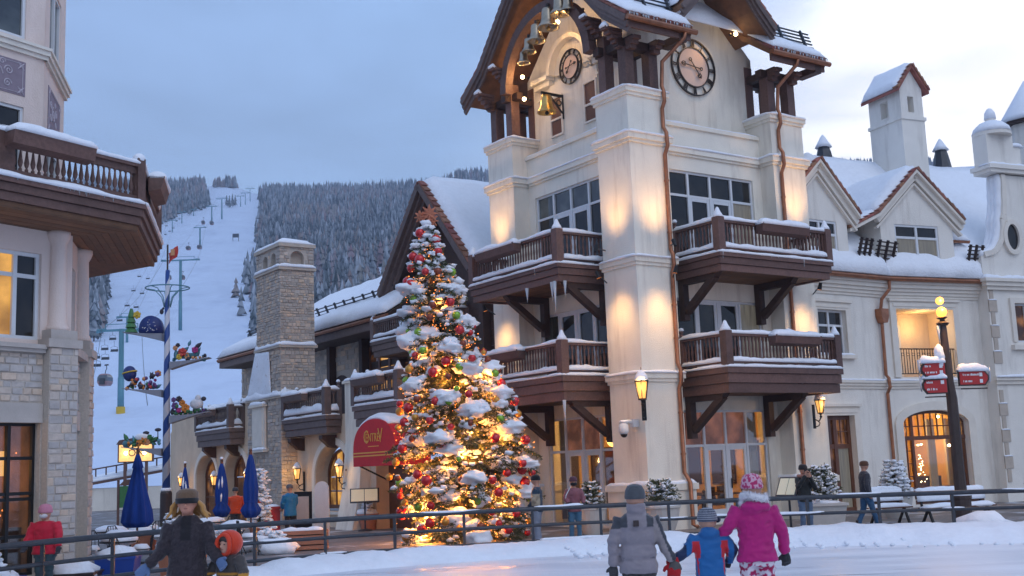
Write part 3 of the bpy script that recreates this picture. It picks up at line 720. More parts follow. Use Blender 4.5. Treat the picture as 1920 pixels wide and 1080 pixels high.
    snow_slope(s, (5.95, -.6, 15.8), (5.95, 1.1, 15.8), (3.9, 1.1, 18.25), (3.9, -.6, 18.25), .16, 10, 14)
    snow_slope(s, (1.75, -.6, 15.8), (1.75, 1.1, 15.8), (3.8, 1.1, 18.25), (3.8, -.6, 18.25), .16, 10, 14)
    s.build('snow_cover', 'snow', T, True)
    ic = MB()
    for a, b in ((-.5, 2.1), (5.6, 8.2)):
        for i in range(26):
            l = R.choice((.08, .1, .16, .2)); ic.lathe([(.004, -l), (.02, 0)], (R.uniform(a, b), -.9, 14.98), 5)
    ic.build('icicle', 'icicle', T, True)
    nrm = Vector((0, .35, 1)).normalized()
    snow_guard(T, (.25, -.45, 15.3), (2.0, -.45, 15.3), nrm, bars=6, h=.95, posts=2); snow_guard(T, (6.3, -.45, 15.3), (8.15, -.45, 15.3), nrm, bars=6, h=.85, posts=2)
    # ---- downpipes
    def pipe(u, eave_u):
        pts = [(eave_u, -.86, 14.76), (eave_u, -.8, 14.6), (u, -.2, 13.95), (u, -.12, 13.2), (u + .02, -.17, 13.02), (u, -.2, 12.7), (u, -.08, 12.5), (u, -.08, 11.9), (u - .02, -.22, 11.7), (u, -.22, 11.3), (u, -.08, 11.05), (u, -.08, 8.1), (u - .02, -.18, 7.95), (u, -.18, 7.6), (u, -.08, 7.4), (u, -.08, 4.7), (u, -.18, 4.5), (u, -.18, 4.15), (u, -.08, 3.95), (u, -.08, 1.5), (u, -.3, 1.2), (u, -.32, 0.0), (u, -.5, -.05)]
        m = MB(); m.tube(pts, 0.062, 8); o = m.build('downpipe', 'copper', T, True)
        for z in (10.2, 8.6, 6.4, 5.4, 3.2, 2.0):
            k = MB(); k.tube([(u, -.08, z), (u, -.08, z + .06)], 0.078, 8); k.build('clamp', 'copper', o)
    pipe(1.33, 1.75); pipe(6.42, 6.75)
    # ---- clocks
    clock(T, FR(1.1), 3.85, 0.02, 14.59, 0.97, 4, 46)
    clock(T, FL(0.98), 3.85, 0.02, 15.02, 0.60, 4, 46)
    return T
glass_mat('shutter', (0.1, 0.05, 0.03), 0.02, (0.1, 0.05, 0.02), base=(0.14, 0.06, 0.035), rough=0.5, streak=(1, 9, 0.2))
tower = build_tower()
def Pt(u, v, z): return UV(u, v, z)

# bells of the carillon: things that hang
def bell_mesh(r, m):
    mb = MB(); h = r * 1.9
    mb.lathe([(r * .25, 0), (r * .5, -.06 * h), (r * .56, -.2 * h), (r * .6, -.5 * h), (r * .72, -.75 * h), (r * .98, -.93 * h), (r, -h), (r * .92, -h), (r * .6, -.7 * h), (r * .4, -.2 * h)], (0, 0, 0), 20)
    me = mb.mesh('bell', True); me.materials.append(M[m]); return me, h
bl = [(983, 'smallest bell, lowest at the left end of the arched row in the belfry', 4.78, 15.42, .22), (992, 'second lowest bell of the arched belfry row', 4.46, 15.74, .26), (0, 'third bell up from the left in the arched belfry row', 4.0, 16.02, .32), (0, 'widest bell, hanging high in the arched belfry row', 3.32, 16.3, .37), (0, 'bell near the top of the belfry arch, cut by the photo edge', 2.66, 16.5, .34), (0, 'bell at the right of the arched row beside the brown beam', 2.22, 16.38, .27)]
for q, lab, v, z, r in bl:
    e = empty('bell', UV(-.32, v, z + r * .95), YAW, lab, 'bell', 'bells hanging in the tower belfry')
    me, h = bell_mesh(r, 'bell_metal'); inst('bell_body', me, e)
    k = MB(); k.tube([(0, 0, -.1), (0, 0, -h * .95)], .015, 5); k.sphere((0, 0, -h * 1.02), r * .2, 8, 5); k.build('clapper', 'bell_gold', e)
    k = MB(); k.tube([(.1, 0, 0.12), (-.0, 0, .1), (0, 0, 0)], r * .16, 6); k.build('hanger', 'black_metal', e)
e = empty('bell', UV(.28, 4.42, 14.1), YAW, 'single gilded bell hanging from an iron wall bracket below the left clock', 'bell', 'bells hanging in the tower belfry')
me, h = bell_mesh(.33, 'bell_gold'); inst('bell_body', me, e)
k = MB(); k.sphere((0, 0, -h * 1.0), .07, 8, 5); k.build('clapper', 'black_metal', e)
k = MB(); k.bar((-.2, 0, .05), (.68, 0, .05), .05, .09); k.bar((.68, 0, .1), (.68, 0, -.75), .06, .06); k.bar((.66, 0, -.55), (.15, 0, .0), .04, .05)
for i in range(8):
    a0, a1 = 2 * PI * i / 8, 2 * PI * (i + 1) / 8; k.bar((.52 + .1 * math.cos(a0), 0, -.2 + .1 * math.sin(a0)), (.52 + .1 * math.cos(a1), 0, -.2 + .1 * math.sin(a1)), .03, .03)
k.build('bracket', 'black_metal', e)

# belfry bulbs and lamps that light the clocks
def bulb_fixture(u, v, z, lab, en, arm=None):
    e = empty('belfry_lamp', UV(u, v, z), YAW, lab, 'lamp', 'small lamps on the tower')
    k = MB(); k.sphere((0, 0, 0), .07, 8, 6); k.build('bulb', 'bulb_white', e)
    k = MB(); a = arm or (.25, 0, 0.02); k.tube([(0, 0, 0), a], .018, 6); k.sphere(a, .05, 8, 5); k.build('arm', 'black_metal', e)
    if en: point(UV(u - .1, v, z), en)
bulb_fixture(.15, 5.55, 15.05, 'glowing bulb on the left belfry post, upper one', 30)
bulb_fixture(.15, 5.5, 14.25, 'glowing bulb on the left belfry post, lower one', 20)
bulb_fixture(.1, 2.3, 16.0, 'small bulb under the bells near the belfry beam', 42, (.0, -.3, .2))
bulb_fixture(.1, 3.35, 16.25, 'small bulb in the middle of the bell row', 38, (.0, .2, .3))
bulb_fixture(5.2, .35, 15.75, 'lamp on a thin arm beside the large right clock', 0, (-.35, -.1, -.12))
spot(UV(4.9, .1, 15.8), UV(3.85, 1.1, 14.5), 60, rad(75))
spot(UV(-.1, 3.2, 16.6), UV(1.0, 3.9, 14.6), 80, rad(100))

# up and down lights on the piers
def spot_lamp(face, s, z, up, lab, en=190):
    if face == 'L': pos = (-.85, s, z); base = (-.02, s + .6, z + (.12 if up else -.12)); tgt = (0.0, s, z + (2.3 if up else -2.3))
    else: pos = (s, -.85, z); base = (s + .6, -.02, z + (.12 if up else -.12)); tgt = (s, 0.0, z + (2.3 if up else -2.3))
    e = empty('spot_lamp', UV(*pos), YAW, lab, 'lamp', 'spot lamps on arms at the tower piers')
    k = MB(); b = Vector(base) - Vector(pos); k.tube([b, (0, 0, 0)], .02, 6); k.build('arm', 'black_metal', e)
    k = MB(); d = (Vector(tgt) - Vector(pos)).normalized(); k.tube([d * -.1, d * .12], [.05, .075], 10); k.build('lamp_head', 'black_metal', e)
    k = MB(); k.tube([d * .121, d * .125], [.06, .06], 10); k.build('lens', 'bulb', e)
    t = Vector(tgt); p = Vector(pos) + d * .14
    spot(UV(*p), UV(*t), en, rad(84), radius=.28)
for f, nm in (('L', 'left'), ('R', 'right')):
    spot_lamp(f, .78, 8.12, True, 'spot lamp above the middle ledge on the %s face of the corner pier' % nm)
    spot_lamp(f, .78, 7.36, False, 'spot lamp under the middle ledge on the %s face of the corner pier' % nm)
    spot_lamp(f, 6.95, 8.9, True, 'spot lamp lighting the far pier of the %s tower face upwards from the balcony' % nm, 210)
    spot_lamp(f, 6.95, 7.2, False, 'spot lamp lighting the far pier of the %s tower face below the upper balcony' % nm, 210)
# ------------------------------------------------------------------ stonework helper
def stone_mat(name, a, b, rough=0.9):
    m = bpy.data.materials.new(name); m.use_nodes = True; nt = m.node_tree; N = nt.nodes; L = nt.links; p = N['Principled BSDF']
    p.inputs['Roughness'].default_value = rough; p.inputs['Specular IOR Level'].default_value = 0.2
    at = N.new('ShaderNodeAttribute'); at.attribute_name = 'tone'
    tc = N.new('ShaderNodeTexCoord'); nz = N.new('ShaderNodeTexNoise'); nz.inputs['Scale'].default_value = 9; nz.inputs['Detail'].default_value = 6; L.new(tc.outputs['Object'], nz.inputs[0])
    oi = N.new('ShaderNodeObjectInfo')
    ad = N.new('ShaderNodeMath'); ad.operation = 'ADD'; L.new(at.outputs['Fac'], ad.inputs[0])
    mo = N.new('ShaderNodeMath'); mo.operation = 'MULTIPLY'; mo.inputs[1].default_value = 1.0; L.new(oi.outputs['Random'], mo.inputs[0]); L.new(mo.outputs[0], ad.inputs[1])
    fr = N.new('ShaderNodeMath'); fr.operation = 'FRACT'; L.new(ad.outputs[0], fr.inputs[0])
    cr = N.new('ShaderNodeValToRGB'); e = cr.color_ramp.elements; e[0].color = (*a, 1); e[1].color = (*b, 1)
    k = e.new(0.5); k.color = (*[(x * 1.1 + y) / 2.1 for x, y in zip(a, b)], 1)
    k = e.new(0.93); k.color = (b[0] * 1.1, b[1] * .92, b[2] * .75, 1)
    L.new(fr.outputs[0], cr.inputs[0])
    mr = N.new('ShaderNodeMapRange'); mr.inputs['To Min'].default_value = 0.72; mr.inputs['To Max'].default_value = 1.25; L.new(nz.outputs['Fac'], mr.inputs['Value'])
    sc = N.new('ShaderNodeVectorMath'); sc.operation = 'SCALE'; L.new(cr.outputs[0], sc.inputs[0]); L.new(mr.outputs[0], sc.inputs['Scale']); L.new(sc.outputs[0], p.inputs['Base Color'])
    bp = N.new('ShaderNodeBump'); bp.inputs['Strength'].default_value = 0.5; bp.inputs['Distance'].default_value = 0.03; L.new(nz.outputs['Fac'], bp.inputs['Height']); L.new(bp.outputs[0], p.inputs['Normal'])
    M[name] = m
stone_mat('rubble', (0.39, 0.345, 0.31), (0.60, 0.545, 0.49)); stone_mat('ashlar', (0.43, 0.395, 0.375), (0.555, 0.515, 0.485))
mat('mortar', (0.50, 0.44, 0.38), 0.95, nscale=20, namt=0.15, bump=0.4, bscale=50)

def stones(mb, tones, a0, a1, z0, z1, fn, hs=(0.13, 0.24), ws=(0.18, 0.5), proud=(0.008, 0.05), keep=None):
    """courses of irregular stones; fn(a,o,z)->point. returns list of per-stone (verts,faces)"""
    z = z0; out = []
    while z < z1 - 0.03:
        h = min(R.uniform(*hs), z1 - z)
        if z1 - z - h < 0.06: h = z1 - z
        a = a0
        while a < a1 - 0.02:
            w = min(R.uniform(*ws), a1 - a)
            if a1 - a - w < 0.1: w = a1 - a
            g = 0.011; o = R.uniform(*proud); j = lambda: R.uniform(-.012, .012)
            x0, x1, y0, y1 = a + g, a + w - g, z + g, z + h - g
            if keep is None or keep((x0 + x1) / 2, (y0 + y1) / 2):
                c = min(w, h) * 0.16
                base = [fn(x0, 0, y0), fn(x1, 0, y0), fn(x1, 0, y1), fn(x0, 0, y1)]
                top = [fn(x0 + c * R.uniform(.2, 1.2), o + j() * .5, y0 + c * R.uniform(.2, 1)), fn(x1 - c * R.uniform(.2, 1.2), o + j() * .5, y0 + c * R.uniform(.2, 1)), fn(x1 - c * R.uniform(.2, 1.2), o + j() * .5, y1 - c * R.uniform(.2, 1)), fn(x0 + c * R.uniform(.2, 1.2), o + j() * .5, y1 - c * R.uniform(.2, 1))]
                mid = [fn(x0 + .002, o * .75, y0 + .002), fn(x1 - .002, o * .75, y0 + .002), fn(x1 - .002, o * .75, y1 - .002), fn(x0 + .002, o * .75, y1 - .002)]
                fs = [(0, 1, 5, 4), (1, 2, 6, 5), (2, 3, 7, 6), (3, 0, 4, 7), (4, 5, 9, 8), (5, 6, 10, 9), (6, 7, 11, 10), (7, 4, 8, 11), (8, 9, 10, 11)]
                out.append((base + mid + top, fs))
            a += w
        z += h
    if mb is not None:
        for v, f in out: mb.add(v, f); tones.extend([R.random()] * len(v))
    return out
def build_toned(mb, tones, name, m, parent):
    o = mb.build(name, m, parent, recalc=False)
    at = o.data.attributes.new('tone', 'FLOAT', 'POINT'); at.data.foreach_set('value', tones)
    return stuff(o)

def lantern(pos, rot, lab, size=1.0, en=16, group='lit wall lanterns', post=False):
    e = empty('wall_lantern', pos, rot, lab, 'lantern', group); s = size
    g = MB(); g.lathe([(.10 * s, -.2 * s), (.17 * s, .22 * s)], (0, 0, 0), 6); g.build('glass', 'lantern_glass', e)
    f = MB()
    for i in range(6):
        a = 2 * PI * i / 6; c, q = math.cos(a), math.sin(a)
        f.bar((.105 * s * c, .105 * s * q, -.2 * s), (.178 * s * c, .178 * s * q, .23 * s), .022 * s, .022 * s)
        f.bar((.178 * s * c, .178 * s * q, .23 * s), (.178 * s * math.cos(a + PI / 3), .178 * s * math.sin(a + PI / 3), .23 * s), .03 * s, .03 * s)
    f.lathe([(.12 * s, -.24 * s), (.12 * s, -.2 * s)], (0, 0, 0), 6); f.lathe([(.02 * s, -.4 * s), (.05 * s, -.34 * s), (.02 * s, -.3 * s), (.06 * s, -.24 * s)], (0, 0, 0), 8)
    f.build('frame', 'black_metal', e)
    r = MB(); r.lathe([(.21 * s, .24 * s), (.12 * s, .36 * s), (.05 * s, .42 * s), (.06 * s, .46 * s), (.015 * s, .52 * s), (.005, .6 * s)], (0, 0, 0), 6); r.build('lantern_roof', 'black_metal', e)
    k = MB(); k.lathe([(.2 * s, .25 * s), (.15 * s, .38 * s), (.09 * s, .47 * s), (.01, .53 * s)], (0, 0, 0), 10); k.build('snow_cap', 'snow', e, True)
    b = MB()
    b.tube([(0, 0, -.38 * s), (.1 * s, 0, -.5 * s), (.3 * s, 0, -.42 * s)], .022 * s, 6); b.box(.3 * s, .33 * s, -.06 * s, .06 * s, -.75 * s, .1 * s)
    b.tube([(.3 * s, 0, -.7 * s), (.12 * s, 0, -.66 * s), (.06 * s, 0, -.56 * s), (.14 * s, 0, -.5 * s)], .018 * s, 6)
    b.build('bracket', 'black_metal', e)
    if en: point(Vector(pos) + Matrix.Rotation(rot, 3, 'Z') @ Vector((-.26 * s, 0, .05 * s)), en, radius=.12)
    return e

def text_mesh(txt, size, depth=0.008, mtx=None, align='CENTER', xs=1.0, shear=0):
    cu = bpy.data.curves.new('t', 'FONT'); cu.body = txt; cu.size = size; cu.extrude = depth; cu.align_x = align; cu.align_y = 'CENTER'; cu.resolution_u = 2; cu.shear = shear
    ob = bpy.data.objects.new('t', cu); COL.objects.link(ob)
    dg = bpy.context.evaluated_depsgraph_get(); me = bpy.data.meshes.new_from_object(ob.evaluated_get(dg))
    bpy.data.objects.remove(ob); bpy.data.curves.remove(cu)
    if mtx is not None: me.transform(mtx @ Matrix.Diagonal((xs, 1, 1, 1)))
    return me

# ------------------------------------------------------------------ the lodge left of the tower
mat('awning_red', (0.56, 0.014, 0.022), 0.7, nscale=5, namt=0.1, bump=0.1, bscale=8)
mat('gold', (0.75, 0.38, 0.05), 0.5)
def build_lodge():
    T = empty('lodge', (OX, OY, 0), YAW, 'cream and stone restaurant lodge with red awning, stone chimney and snowy gable', 'building')
    u0 = -2.8
    w = MB(FL(u0))
    wall(w, 7.8, 23.0, -.15, 4.05, [(13.3, 16.3, .45, 2.95, 1.75), (8.6, 11.3, -.13, 2.5)], .55)
    wall(w, 23.0, 33.7, -.15, 5.1, [(27.1, 29.9, -.13, 2.95, 1.9), (23.35, 26.1, -.13, 3.05, 1.9)], .5)
    w.build('wall', 'stucco_tan', T, recalc=False)
    m = MB(); m.box(u0, u0 + .35, 23.02, 33.7, 5.08, 5.14)
    # rounded far end of the low wing
    n = 10; pr = [(u0 + 2.2 - 2.2 * math.cos(PI / 2 * i / n), 33.7 + 1.6 * math.sin(PI / 2 * i / n)) for i in range(n + 1)]
    m.prism(pr + [(u0 + 2.2, 33.6), (u0, 33.6)], 'z', -.15, 4.2); m.lathe([(2.2, 0), (1.9, .6), (1.2, 1.1), (.4, 1.35)], (u0 + 2.2, 33.6, 4.2), 24)
    m.build('end_wall', 'stucco_tan', T)
    s = MB(); snow_strip(s, (u0 + .1, 23.0, 5.13), (u0 + .1, 33.8, 5.13), .5, .16)
    s.build('snow_cover', 'snow', T, True)
    m = MB(); m.box(-1.0, 7.0, 9, 33, 4.0, 4.1); m.box(u0 + .01, .9, 7.8, 33.7, 3.9, 4.02); m.build('terrace', 'snow', T)
    # arched window with frame + surround
    def arch_fill(s0, s1, z0, zs, z1, dep, pm, bars=4, name='arched_window', rows=(1.0,)):
        F = FL(u0); fr = MB(F)
        n = 14; arc = [((s0 + s1) / 2 - (s1 - s0) / 2 * math.cos(PI * i / n), zs + (z1 - zs) * math.sin(PI * i / n)) for i in range(n + 1)]
        for p, q in zip(arc, arc[1:]): fr.bar((p[0], -dep + .04, p[1]), (q[0], -dep + .04, q[1]), .1, .12, (0, 1, 0))
        for x in (s0, s1): fr.bar((x, -dep + .04, z0), (x, -dep + .04, zs), .12, .1, (0, 1, 0))
        for i in range(1, bars):
            x = s0 + (s1 - s0) * i / bars; k = (x - (s0 + s1) / 2) / ((s1 - s0) / 2); fr.bar((x, -dep + .04, z0), (x, -dep + .04, zs + (z1 - zs) * math.sqrt(1 - k * k)), .05, .06, (0, 1, 0))
        for z in rows: fr.bar((s0, -dep + .045, z), (s1, -dep + .045, z), .05, .07, (0, 1, 0))
        fr.bar((s0, -dep + .05, z0), (s1, -dep + .05, z0), .14, .1, (0, 1, 0))
        f = fr.build(name, 'door_wood', T)
        zz = [z0] + list(rows) + [zs]
        for i in range(bars):
            a, b = s0 + (s1 - s0) * i / bars + .03, s0 + (s1 - s0) * (i + 1) / bars - .03
            for c, d in zip(zz, zz[1:]):
                g = MB(F); g.box(a, b, -dep, -dep + .02, c + .03, d - .03); g.build('pane', pm(i), f)
            g = MB(F); pts = []
            for t in range(5):
                x = a + (b - a) * t / 4; k = (x - (s0 + s1) / 2) / ((s1 - s0) / 2); pts.append((x, zs + (z1 - zs) * math.sqrt(max(0, 1 - k * k)) - .03))
            g.add([(a, -dep + .01, zs)] + [(x, -dep + .01, max(z, zs + .02)) for x, z in pts] + [(b, -dep + .01, zs)], [tuple(range(7))])
            g.build('pane', pm(i), f)
        return f
    arch_fill(13.55, 16.05, .62, 1.75, 2.75, .5, lambda i: 'glass_amber' if i in (1, 2) else 'glass_lit', 4, rows=(1.2,))
    arch_fill(27.35, 29.65, -.1, 1.9, 2.75, .45, lambda i: 'glass_dim' if i else 'glass_lit', 2, name='arched_door', rows=(1.0,))
    arch_fill(23.6, 25.85, -.1, 1.9, 2.85, .45, lambda i: 'glass_dim' if i else 'glass_lit', 2, name='arched_door', rows=(1.0,))
    m = MB(FL(u0)); m.box(8.6, 11.3, -.56, -.5, -.1, 2.5); m.build('entrance_door', 'door_wood', T)
    for s0, s1, zs, z1 in ((13.3, 16.3, 1.75, 2.95), (27.1, 29.9, 1.9, 2.95), (23.35, 26.1, 1.9, 3.05)):
        m = MB(FL(u0)); n = 18; cs = (s0 + s1) / 2; r0 = (s1 - s0) / 2
        for i in range(n):
            q = []
            for a in (PI * i / n, PI * (i + 1) / n):
                for k in (0.02, .28): q.append((cs - (r0 + k) * math.cos(a), zs + (z1 - zs + k) * math.sin(a)))
            m.add([(x, o, z) for o in (.0, .06) for x, z in q], [(4, 5, 7, 6), (1, 3, 7, 5), (0, 4, 6, 2)])
        for x in (s0 - .28, s1 + .02): m.box(x, x + .26, .0, .058, -.1, zs)
        m.build('arch_surround', 'trim', T)
    m = MB(FL(u0)); m.box(13.1, 16.5, .0, .14, .36, .46); m.build('sill', 'trim', T)
    # buttress pier
    m = MB(); m.prism([(u0 + .1, -.15), (u0 - .75, -.15), (u0 - .45, 1.2), (u0 - .28, 3.0), (u0 - .28, 5.1), (u0 + .1, 5.1)], 'y', 11.75, 13.1); m.box(u0 - .36, u0 + .2, 11.68, 13.17, 5.1, 5.2)
    m.build('buttress', 'stucco', T); s = MB(); snow_strip(s, (u0 - .1, 11.7, 5.198), (u0 - .1, 13.2, 5.198), .5, .1); s.build('snow_cap', 'snow', T, True)
    # balconies
    bk = dict(back=0.0, pitch=.17, bw=.12, inset=.1, wm='wood_grey', rail_h=.95)
    balcony(T, FL(u0), 23.6, 28.0, .75, 4.05, 3.3, planter=(25.2, 27.2), seed=11, drift=.2, **bk)
    balcony(T, FL(u0), 13.9, 17.9, .7, 4.05, 3.35, planter=(15.4, 17.3), seed=12, drift=.2, **bk)
    balcony(T, FL(u0), 8.3, 11.7, .7, 4.2, 3.45, planter=(9.2, 11.2), seed=13, drift=.2, **bk)
    balcony(T, FL(.9), 10.6, 15.6, 1.6, 7.0, 6.35, planter=None, seed=14, back=0.0, pitch=.17, bw=.12, wm='wood_grey', rail_h=.8)
    for a in (24.3, 27.2, 14.4, 17.3):
        m = MB(); m.prism([(u0, 3.3), (u0 - .6, 3.3), (u0 - .6, 3.15), (u0 - .25, 2.85), (u0, 2.8)], 'y', a, a + .3); m.build('bracket', 'wood_dark', T)
    # chimney
    cu0, cu1, cv0, cv1 = -3.5, -1.98, 18.0, 20.55
    core = MB(); core.box(cu0 + .04, cu1, cv0 + .04, cv1, 7.0, 10.2); core.box(cu0 + .04, cu1, cv0 + .04, 21.6, -.15, 5.0)
    a = [(cu0 + .04, cv0 + .04), (cu1, cv0 + .04), (cu1, 21.6), (cu0 + .04, 21.6)]; b = [(cu0 + .04, cv0 + .04), (cu1, cv0 + .04), (cu1, cv1), (cu0 + .04, cv1)]
    core.loft([[(x, y, 5.0) for x, y in a], [(x, y, 7.05) for x, y in b]])
    core.box(cu0 + .3, cu1 - .25, cv0 + .3, cv1 - .25, 10.2, 11.1)
    ch = core.build('chimney', 'mortar', T)
    m = MB(FL(cu0 + .04)); wall(m, cv0 + .04, cv1, 10.2, 11.15, [(18.5, 18.98, 10.36, 10.95, 10.72), (19.35, 19.85, 10.36, 10.95, 10.72)], .26)
    m2 = MB(FR(cv0 + .04)); wall(m2, cu0 + .04, cu1, 10.2, 11.15, [(-3.0, -2.42, 10.36, 10.98, 10.72)], .26); m.v += m2.v and []
    k = MB(); k.v = m.v; k.f = m.f; k.add(m2.v, m2.f); k.build('flue_top', 'mortar', ch, recalc=False)
    st = MB(); tn = []
    def opn(ops): return lambda a, z: not any(q[0] - .12 < a < q[1] + .12 and q[2] - .1 < z < q[3] + .1 for q in ops)
    fl = lambda a, o, z: (cu0 + .04 - o, a, z); fr_ = lambda a, o, z: (a, cv0 + .04 - o, z)
    stones(st, tn, cv0, cv1, 7.1, 10.18, fl, (.07, .16), (.09, .26)); stones(st, tn, cu0, cu1, 7.1, 10.18, fr_, (.07, .16), (.09, .26))
    stones(st, tn, cv0, cv1, 10.32, 11.14, fl, (.1, .18), (.12, .26), keep=opn([(18.5, 18.98, 10.36, 10.95), (19.35, 19.85, 10.36, 10.95)]))
    stones(st, tn, cu0, cu1, 10.32, 11.14, fr_, (.1, .18), (.12, .26), keep=opn([(-3.0, -2.42, 10.36, 10.98)]))
    stones(st, tn, cv0, 21.6, -.1, 5.0, fl, (.08, .18), (.1, .3), keep=opn([(19.5, 20.8, 2.9, 4.7)])); stones(st, tn, cu0, cu1, -.1, 5.0, fr_, (.08, .18), (.1, .3))
    stones(st, tn, cu0, cu1, 5.05, 7.0, fr_, (.08, .18), (.1, .3))
    kk = lambda a, z: a < 21.6 + (cv1 - 21.6) * (z - 5.0) / 2.05 - .1
    stones(st, tn, cv0, 21.6, 5.05, 7.0, fl, (.08, .18), (.1, .3), keep=kk)
    build_toned(st, tn, 'stonework', 'rubble', ch)
    m = MB(); s = MB()
    for z0, z1, e, vv in ((10.17, 10.31, .07, cv1), (11.13, 11.26, .06, cv1), (6.98, 7.1, .08, cv1), (4.95, 5.06, .07, 21.6)):
        MB().box(cu0 - e, cu1 + e, cv0 - e, vv + e, z0, z1).build('ledge', 'limestone', ch)
    pass
    for z1, vv, h in ((10.308, cv1, .1), (7.098, cv1, .12), (5.058, 21.6, .22)):
        snow_strip(s, (cu0 + .02, cv0 - .06, z1), (cu0 + .02, vv + .05, z1), .24, h); snow_strip(s, (cu0 - .06, cv0 + .02, z1), (cu1 + .05, cv0 + .02, z1), .24, h)
    snow_slope(s, (cu0 - .05, cv0 - .05, 11.262), (cu1 + .05, cv0 - .05, 11.262), (cu1 + .05, cv1 + .05, 11.264), (cu0 - .05, cv1 + .05, 11.264), .24, 12, 10)
    s.build('snow_cover', 'snow', ch, True)
    s = MB(); snow_slope(s, (cu0 - .02, 21.55, 5.08), (cu0 - .02, 18.9, 5.08), (cu0 - .02, 19.1, 6.9), (cu0 - .02, 20.6, 6.98), .05, 20, 14, amp=.05, edge=.3); s.build('snow_patch', 'snow_thin', ch, True)
    m = MB(FL(cu0)); m.box(19.5, 20.8, -.0, .1, 2.95, 4.7); m.box(19.65, 20.65, .1, .13, 3.1, 4.55); m.box(19.4, 20.9, .0, .22, 4.7, 4.8); m.box(19.4, 20.9, 0, .2, 2.85, 2.95); m.build('blind_window', 'trim', ch)
    s = MB(); snow_strip(s, (cu0 - .1, 19.4, 4.8), (cu0 - .1, 20.9, 4.8), .24, .09); snow_strip(s, (cu0 - .1, 19.4, 2.95), (cu0 - .1, 20.9, 2.95), .22, .08); s.build('snow_cap', 'snow', ch, True)
    # upper storey
    for i in range(13):
        m = MB(FL(.9)); z = 4.1 + .3 * i; m.box(9.0, 19.4, -.06, .0 + .02 * (i % 2), z + .006, z + .294); m.build('siding_board', 'wood_dark', T)
    st = MB(); tn = []; stones(st, tn, 19.4, 33.5, 4.1, 8.0, lambda a, o, z: (.9 - o, a, z), (.14, .26), (.2, .5), keep=opn([(20.6, 22.4, 4.1, 6.3)])); m = MB(); m.box(.9, 1.0, 19.4, 33.5, 4.0, 8.0); m.build('upper_wall', 'mortar', T)
    build_toned(st, tn, 'stonework', 'rubble', T)
    m = MB(FL(.9)); m.prism([(20.7, 4.1), (22.3, 4.1), (22.3, 5.6)] + [(21.5 + .8 * math.cos(PI * i / 10), 5.6 + .6 * math.sin(PI * i / 10)) for i in range(1, 10)] + [(20.7, 5.6)], 'y', .0, .03); m.build('upper_door', 'wood_dark', T)
    window(T, FL(.95), 15.2, 18.7, 5.0, 7.15, [16.05, 16.9, 17.8], [6.1], lambda i, j: R.choice(('glass_amber', 'glass_lit', 'glass_dim')) if j else R.choice(('glass_amber', 'curtain', 'glass_lit')), dep=-.06, fr=.13, m='door_wood')
    window(T, FL(.95), 10.3, 13.8, 5.0, 7.0, [11.4, 12.6], [6.1], lambda i, j: R.choice(('glass_lit', 'glass_dim', 'glass_dim')), dep=-.06, fr=.13, m='door_wood')
    for i in range(5):
        k = 9.2 + 3.2 * i; m = MB(); m.box(.55, .88, k, k + .3, 4.1, 8.0); m.build('timber_post', 'wood_dark', T)
    # main roof, hipped at the far end
    ev, ez, rv, rz = -.55, 8.02, 4.0, 10.75
    rf = MB(); rf.add([(ev, 14.3, ez), (ev, 33.2, ez), (rv, 28.6, rz), (rv, 14.3, rz), (ev, 14.3, ez - .2), (ev, 33.2, ez - .2), (rv, 28.6, rz - .2), (rv, 14.3, rz - .2)], [(0, 1, 2, 3), (7, 6, 5, 4), (0, 4, 5, 1), (1, 5, 6, 2), (2, 6, 7, 3), (3, 7, 4, 0)])
    rf.add([(ev, 33.2, ez), (8.5, 33.2, ez), (rv, 28.6, rz)], [(0, 1, 2)]); rf.add([(8.5, 14.3, ez), (8.5, 33.2, ez), (rv, 28.6, rz), (rv, 14.3, rz)], [(0, 1, 2, 3)])
    ro = rf.build('roof', 'wood_dark', T, recalc=False)
    s = MB(); snow_slope(s, (ev - .06, 14.4, ez + .02), (ev - .06, 33.1, ez + .02), (rv, 28.6, rz + .04), (rv, 14.4, rz + .04), .34, 60, 16, hang=.1, edge=.35)
    snow_slope(s, (ev - .03, 33.2, ez + .02), (8.4, 33.2, ez + .02), (rv + .1, 28.6, rz + .04), (rv - .1, 28.6, rz + .04), .3, 20, 10)
    s.build('snow_cover', 'snow', ro, True)
    m = MB(); m.box(ev + .02, ev + .1, 14.35, 33.0, ez - .5, ez - .03); m.build('fascia', 'wood_grey', T)
    m = MB(); m.box(ev + .1, .9, 14.35, 33.0, ez - .5, ez - .46); m.build('soffit', 'wood_dark', T)
    m = MB(); m.tube([(ev - .06, 14.3, ez - .1), (ev - .06, 33.0, ez - .1)], .08, 8); m.build('gutter', 'copper', T)
    m = MB(); m.tube([(ev - .05, 15.6, ez - .15), (ev - .05, 15.6, ez - .5), (.3, 15.0, ez - .9), (.7, 14.8, ez - 1.1), (.75, 14.8, 4.2)], .055, 8); m.build('downpipe', 'copper', T, True)
    snow_guard(T, (.55, 15.2, 8.95), (.55, 23.2, 8.95), (-.45, 0, 1), bars=3, h=.42, posts=9)
    snow_guard(T, (.55, 28.0, 8.95), (.55, 31.5, 8.95), (-.45, 0, 1), bars=3, h=.4, posts=4)
    # front gable
    gu = .15; cv, cz = 12.78, 13.0; half, ezz = 3.5, 9.15
    m = MB(); roof_slab(m, [(cv - half, ezz), (cv, cz), (cv + half, ezz)], .22, 'x', gu, 9.0)
    g = m.build('gable_roof', 'wood_dark', T)
    m = MB(); m.prism([(cv - half + .5, 8.0), (cv + half - .5, 8.0), (cv + half - .5, ezz + .35), (cv, cz - .3), (cv - half + .5, ezz + .35)], 'x', 1.4, 1.6); m.build('gable_wall', 'wood_dark', T)
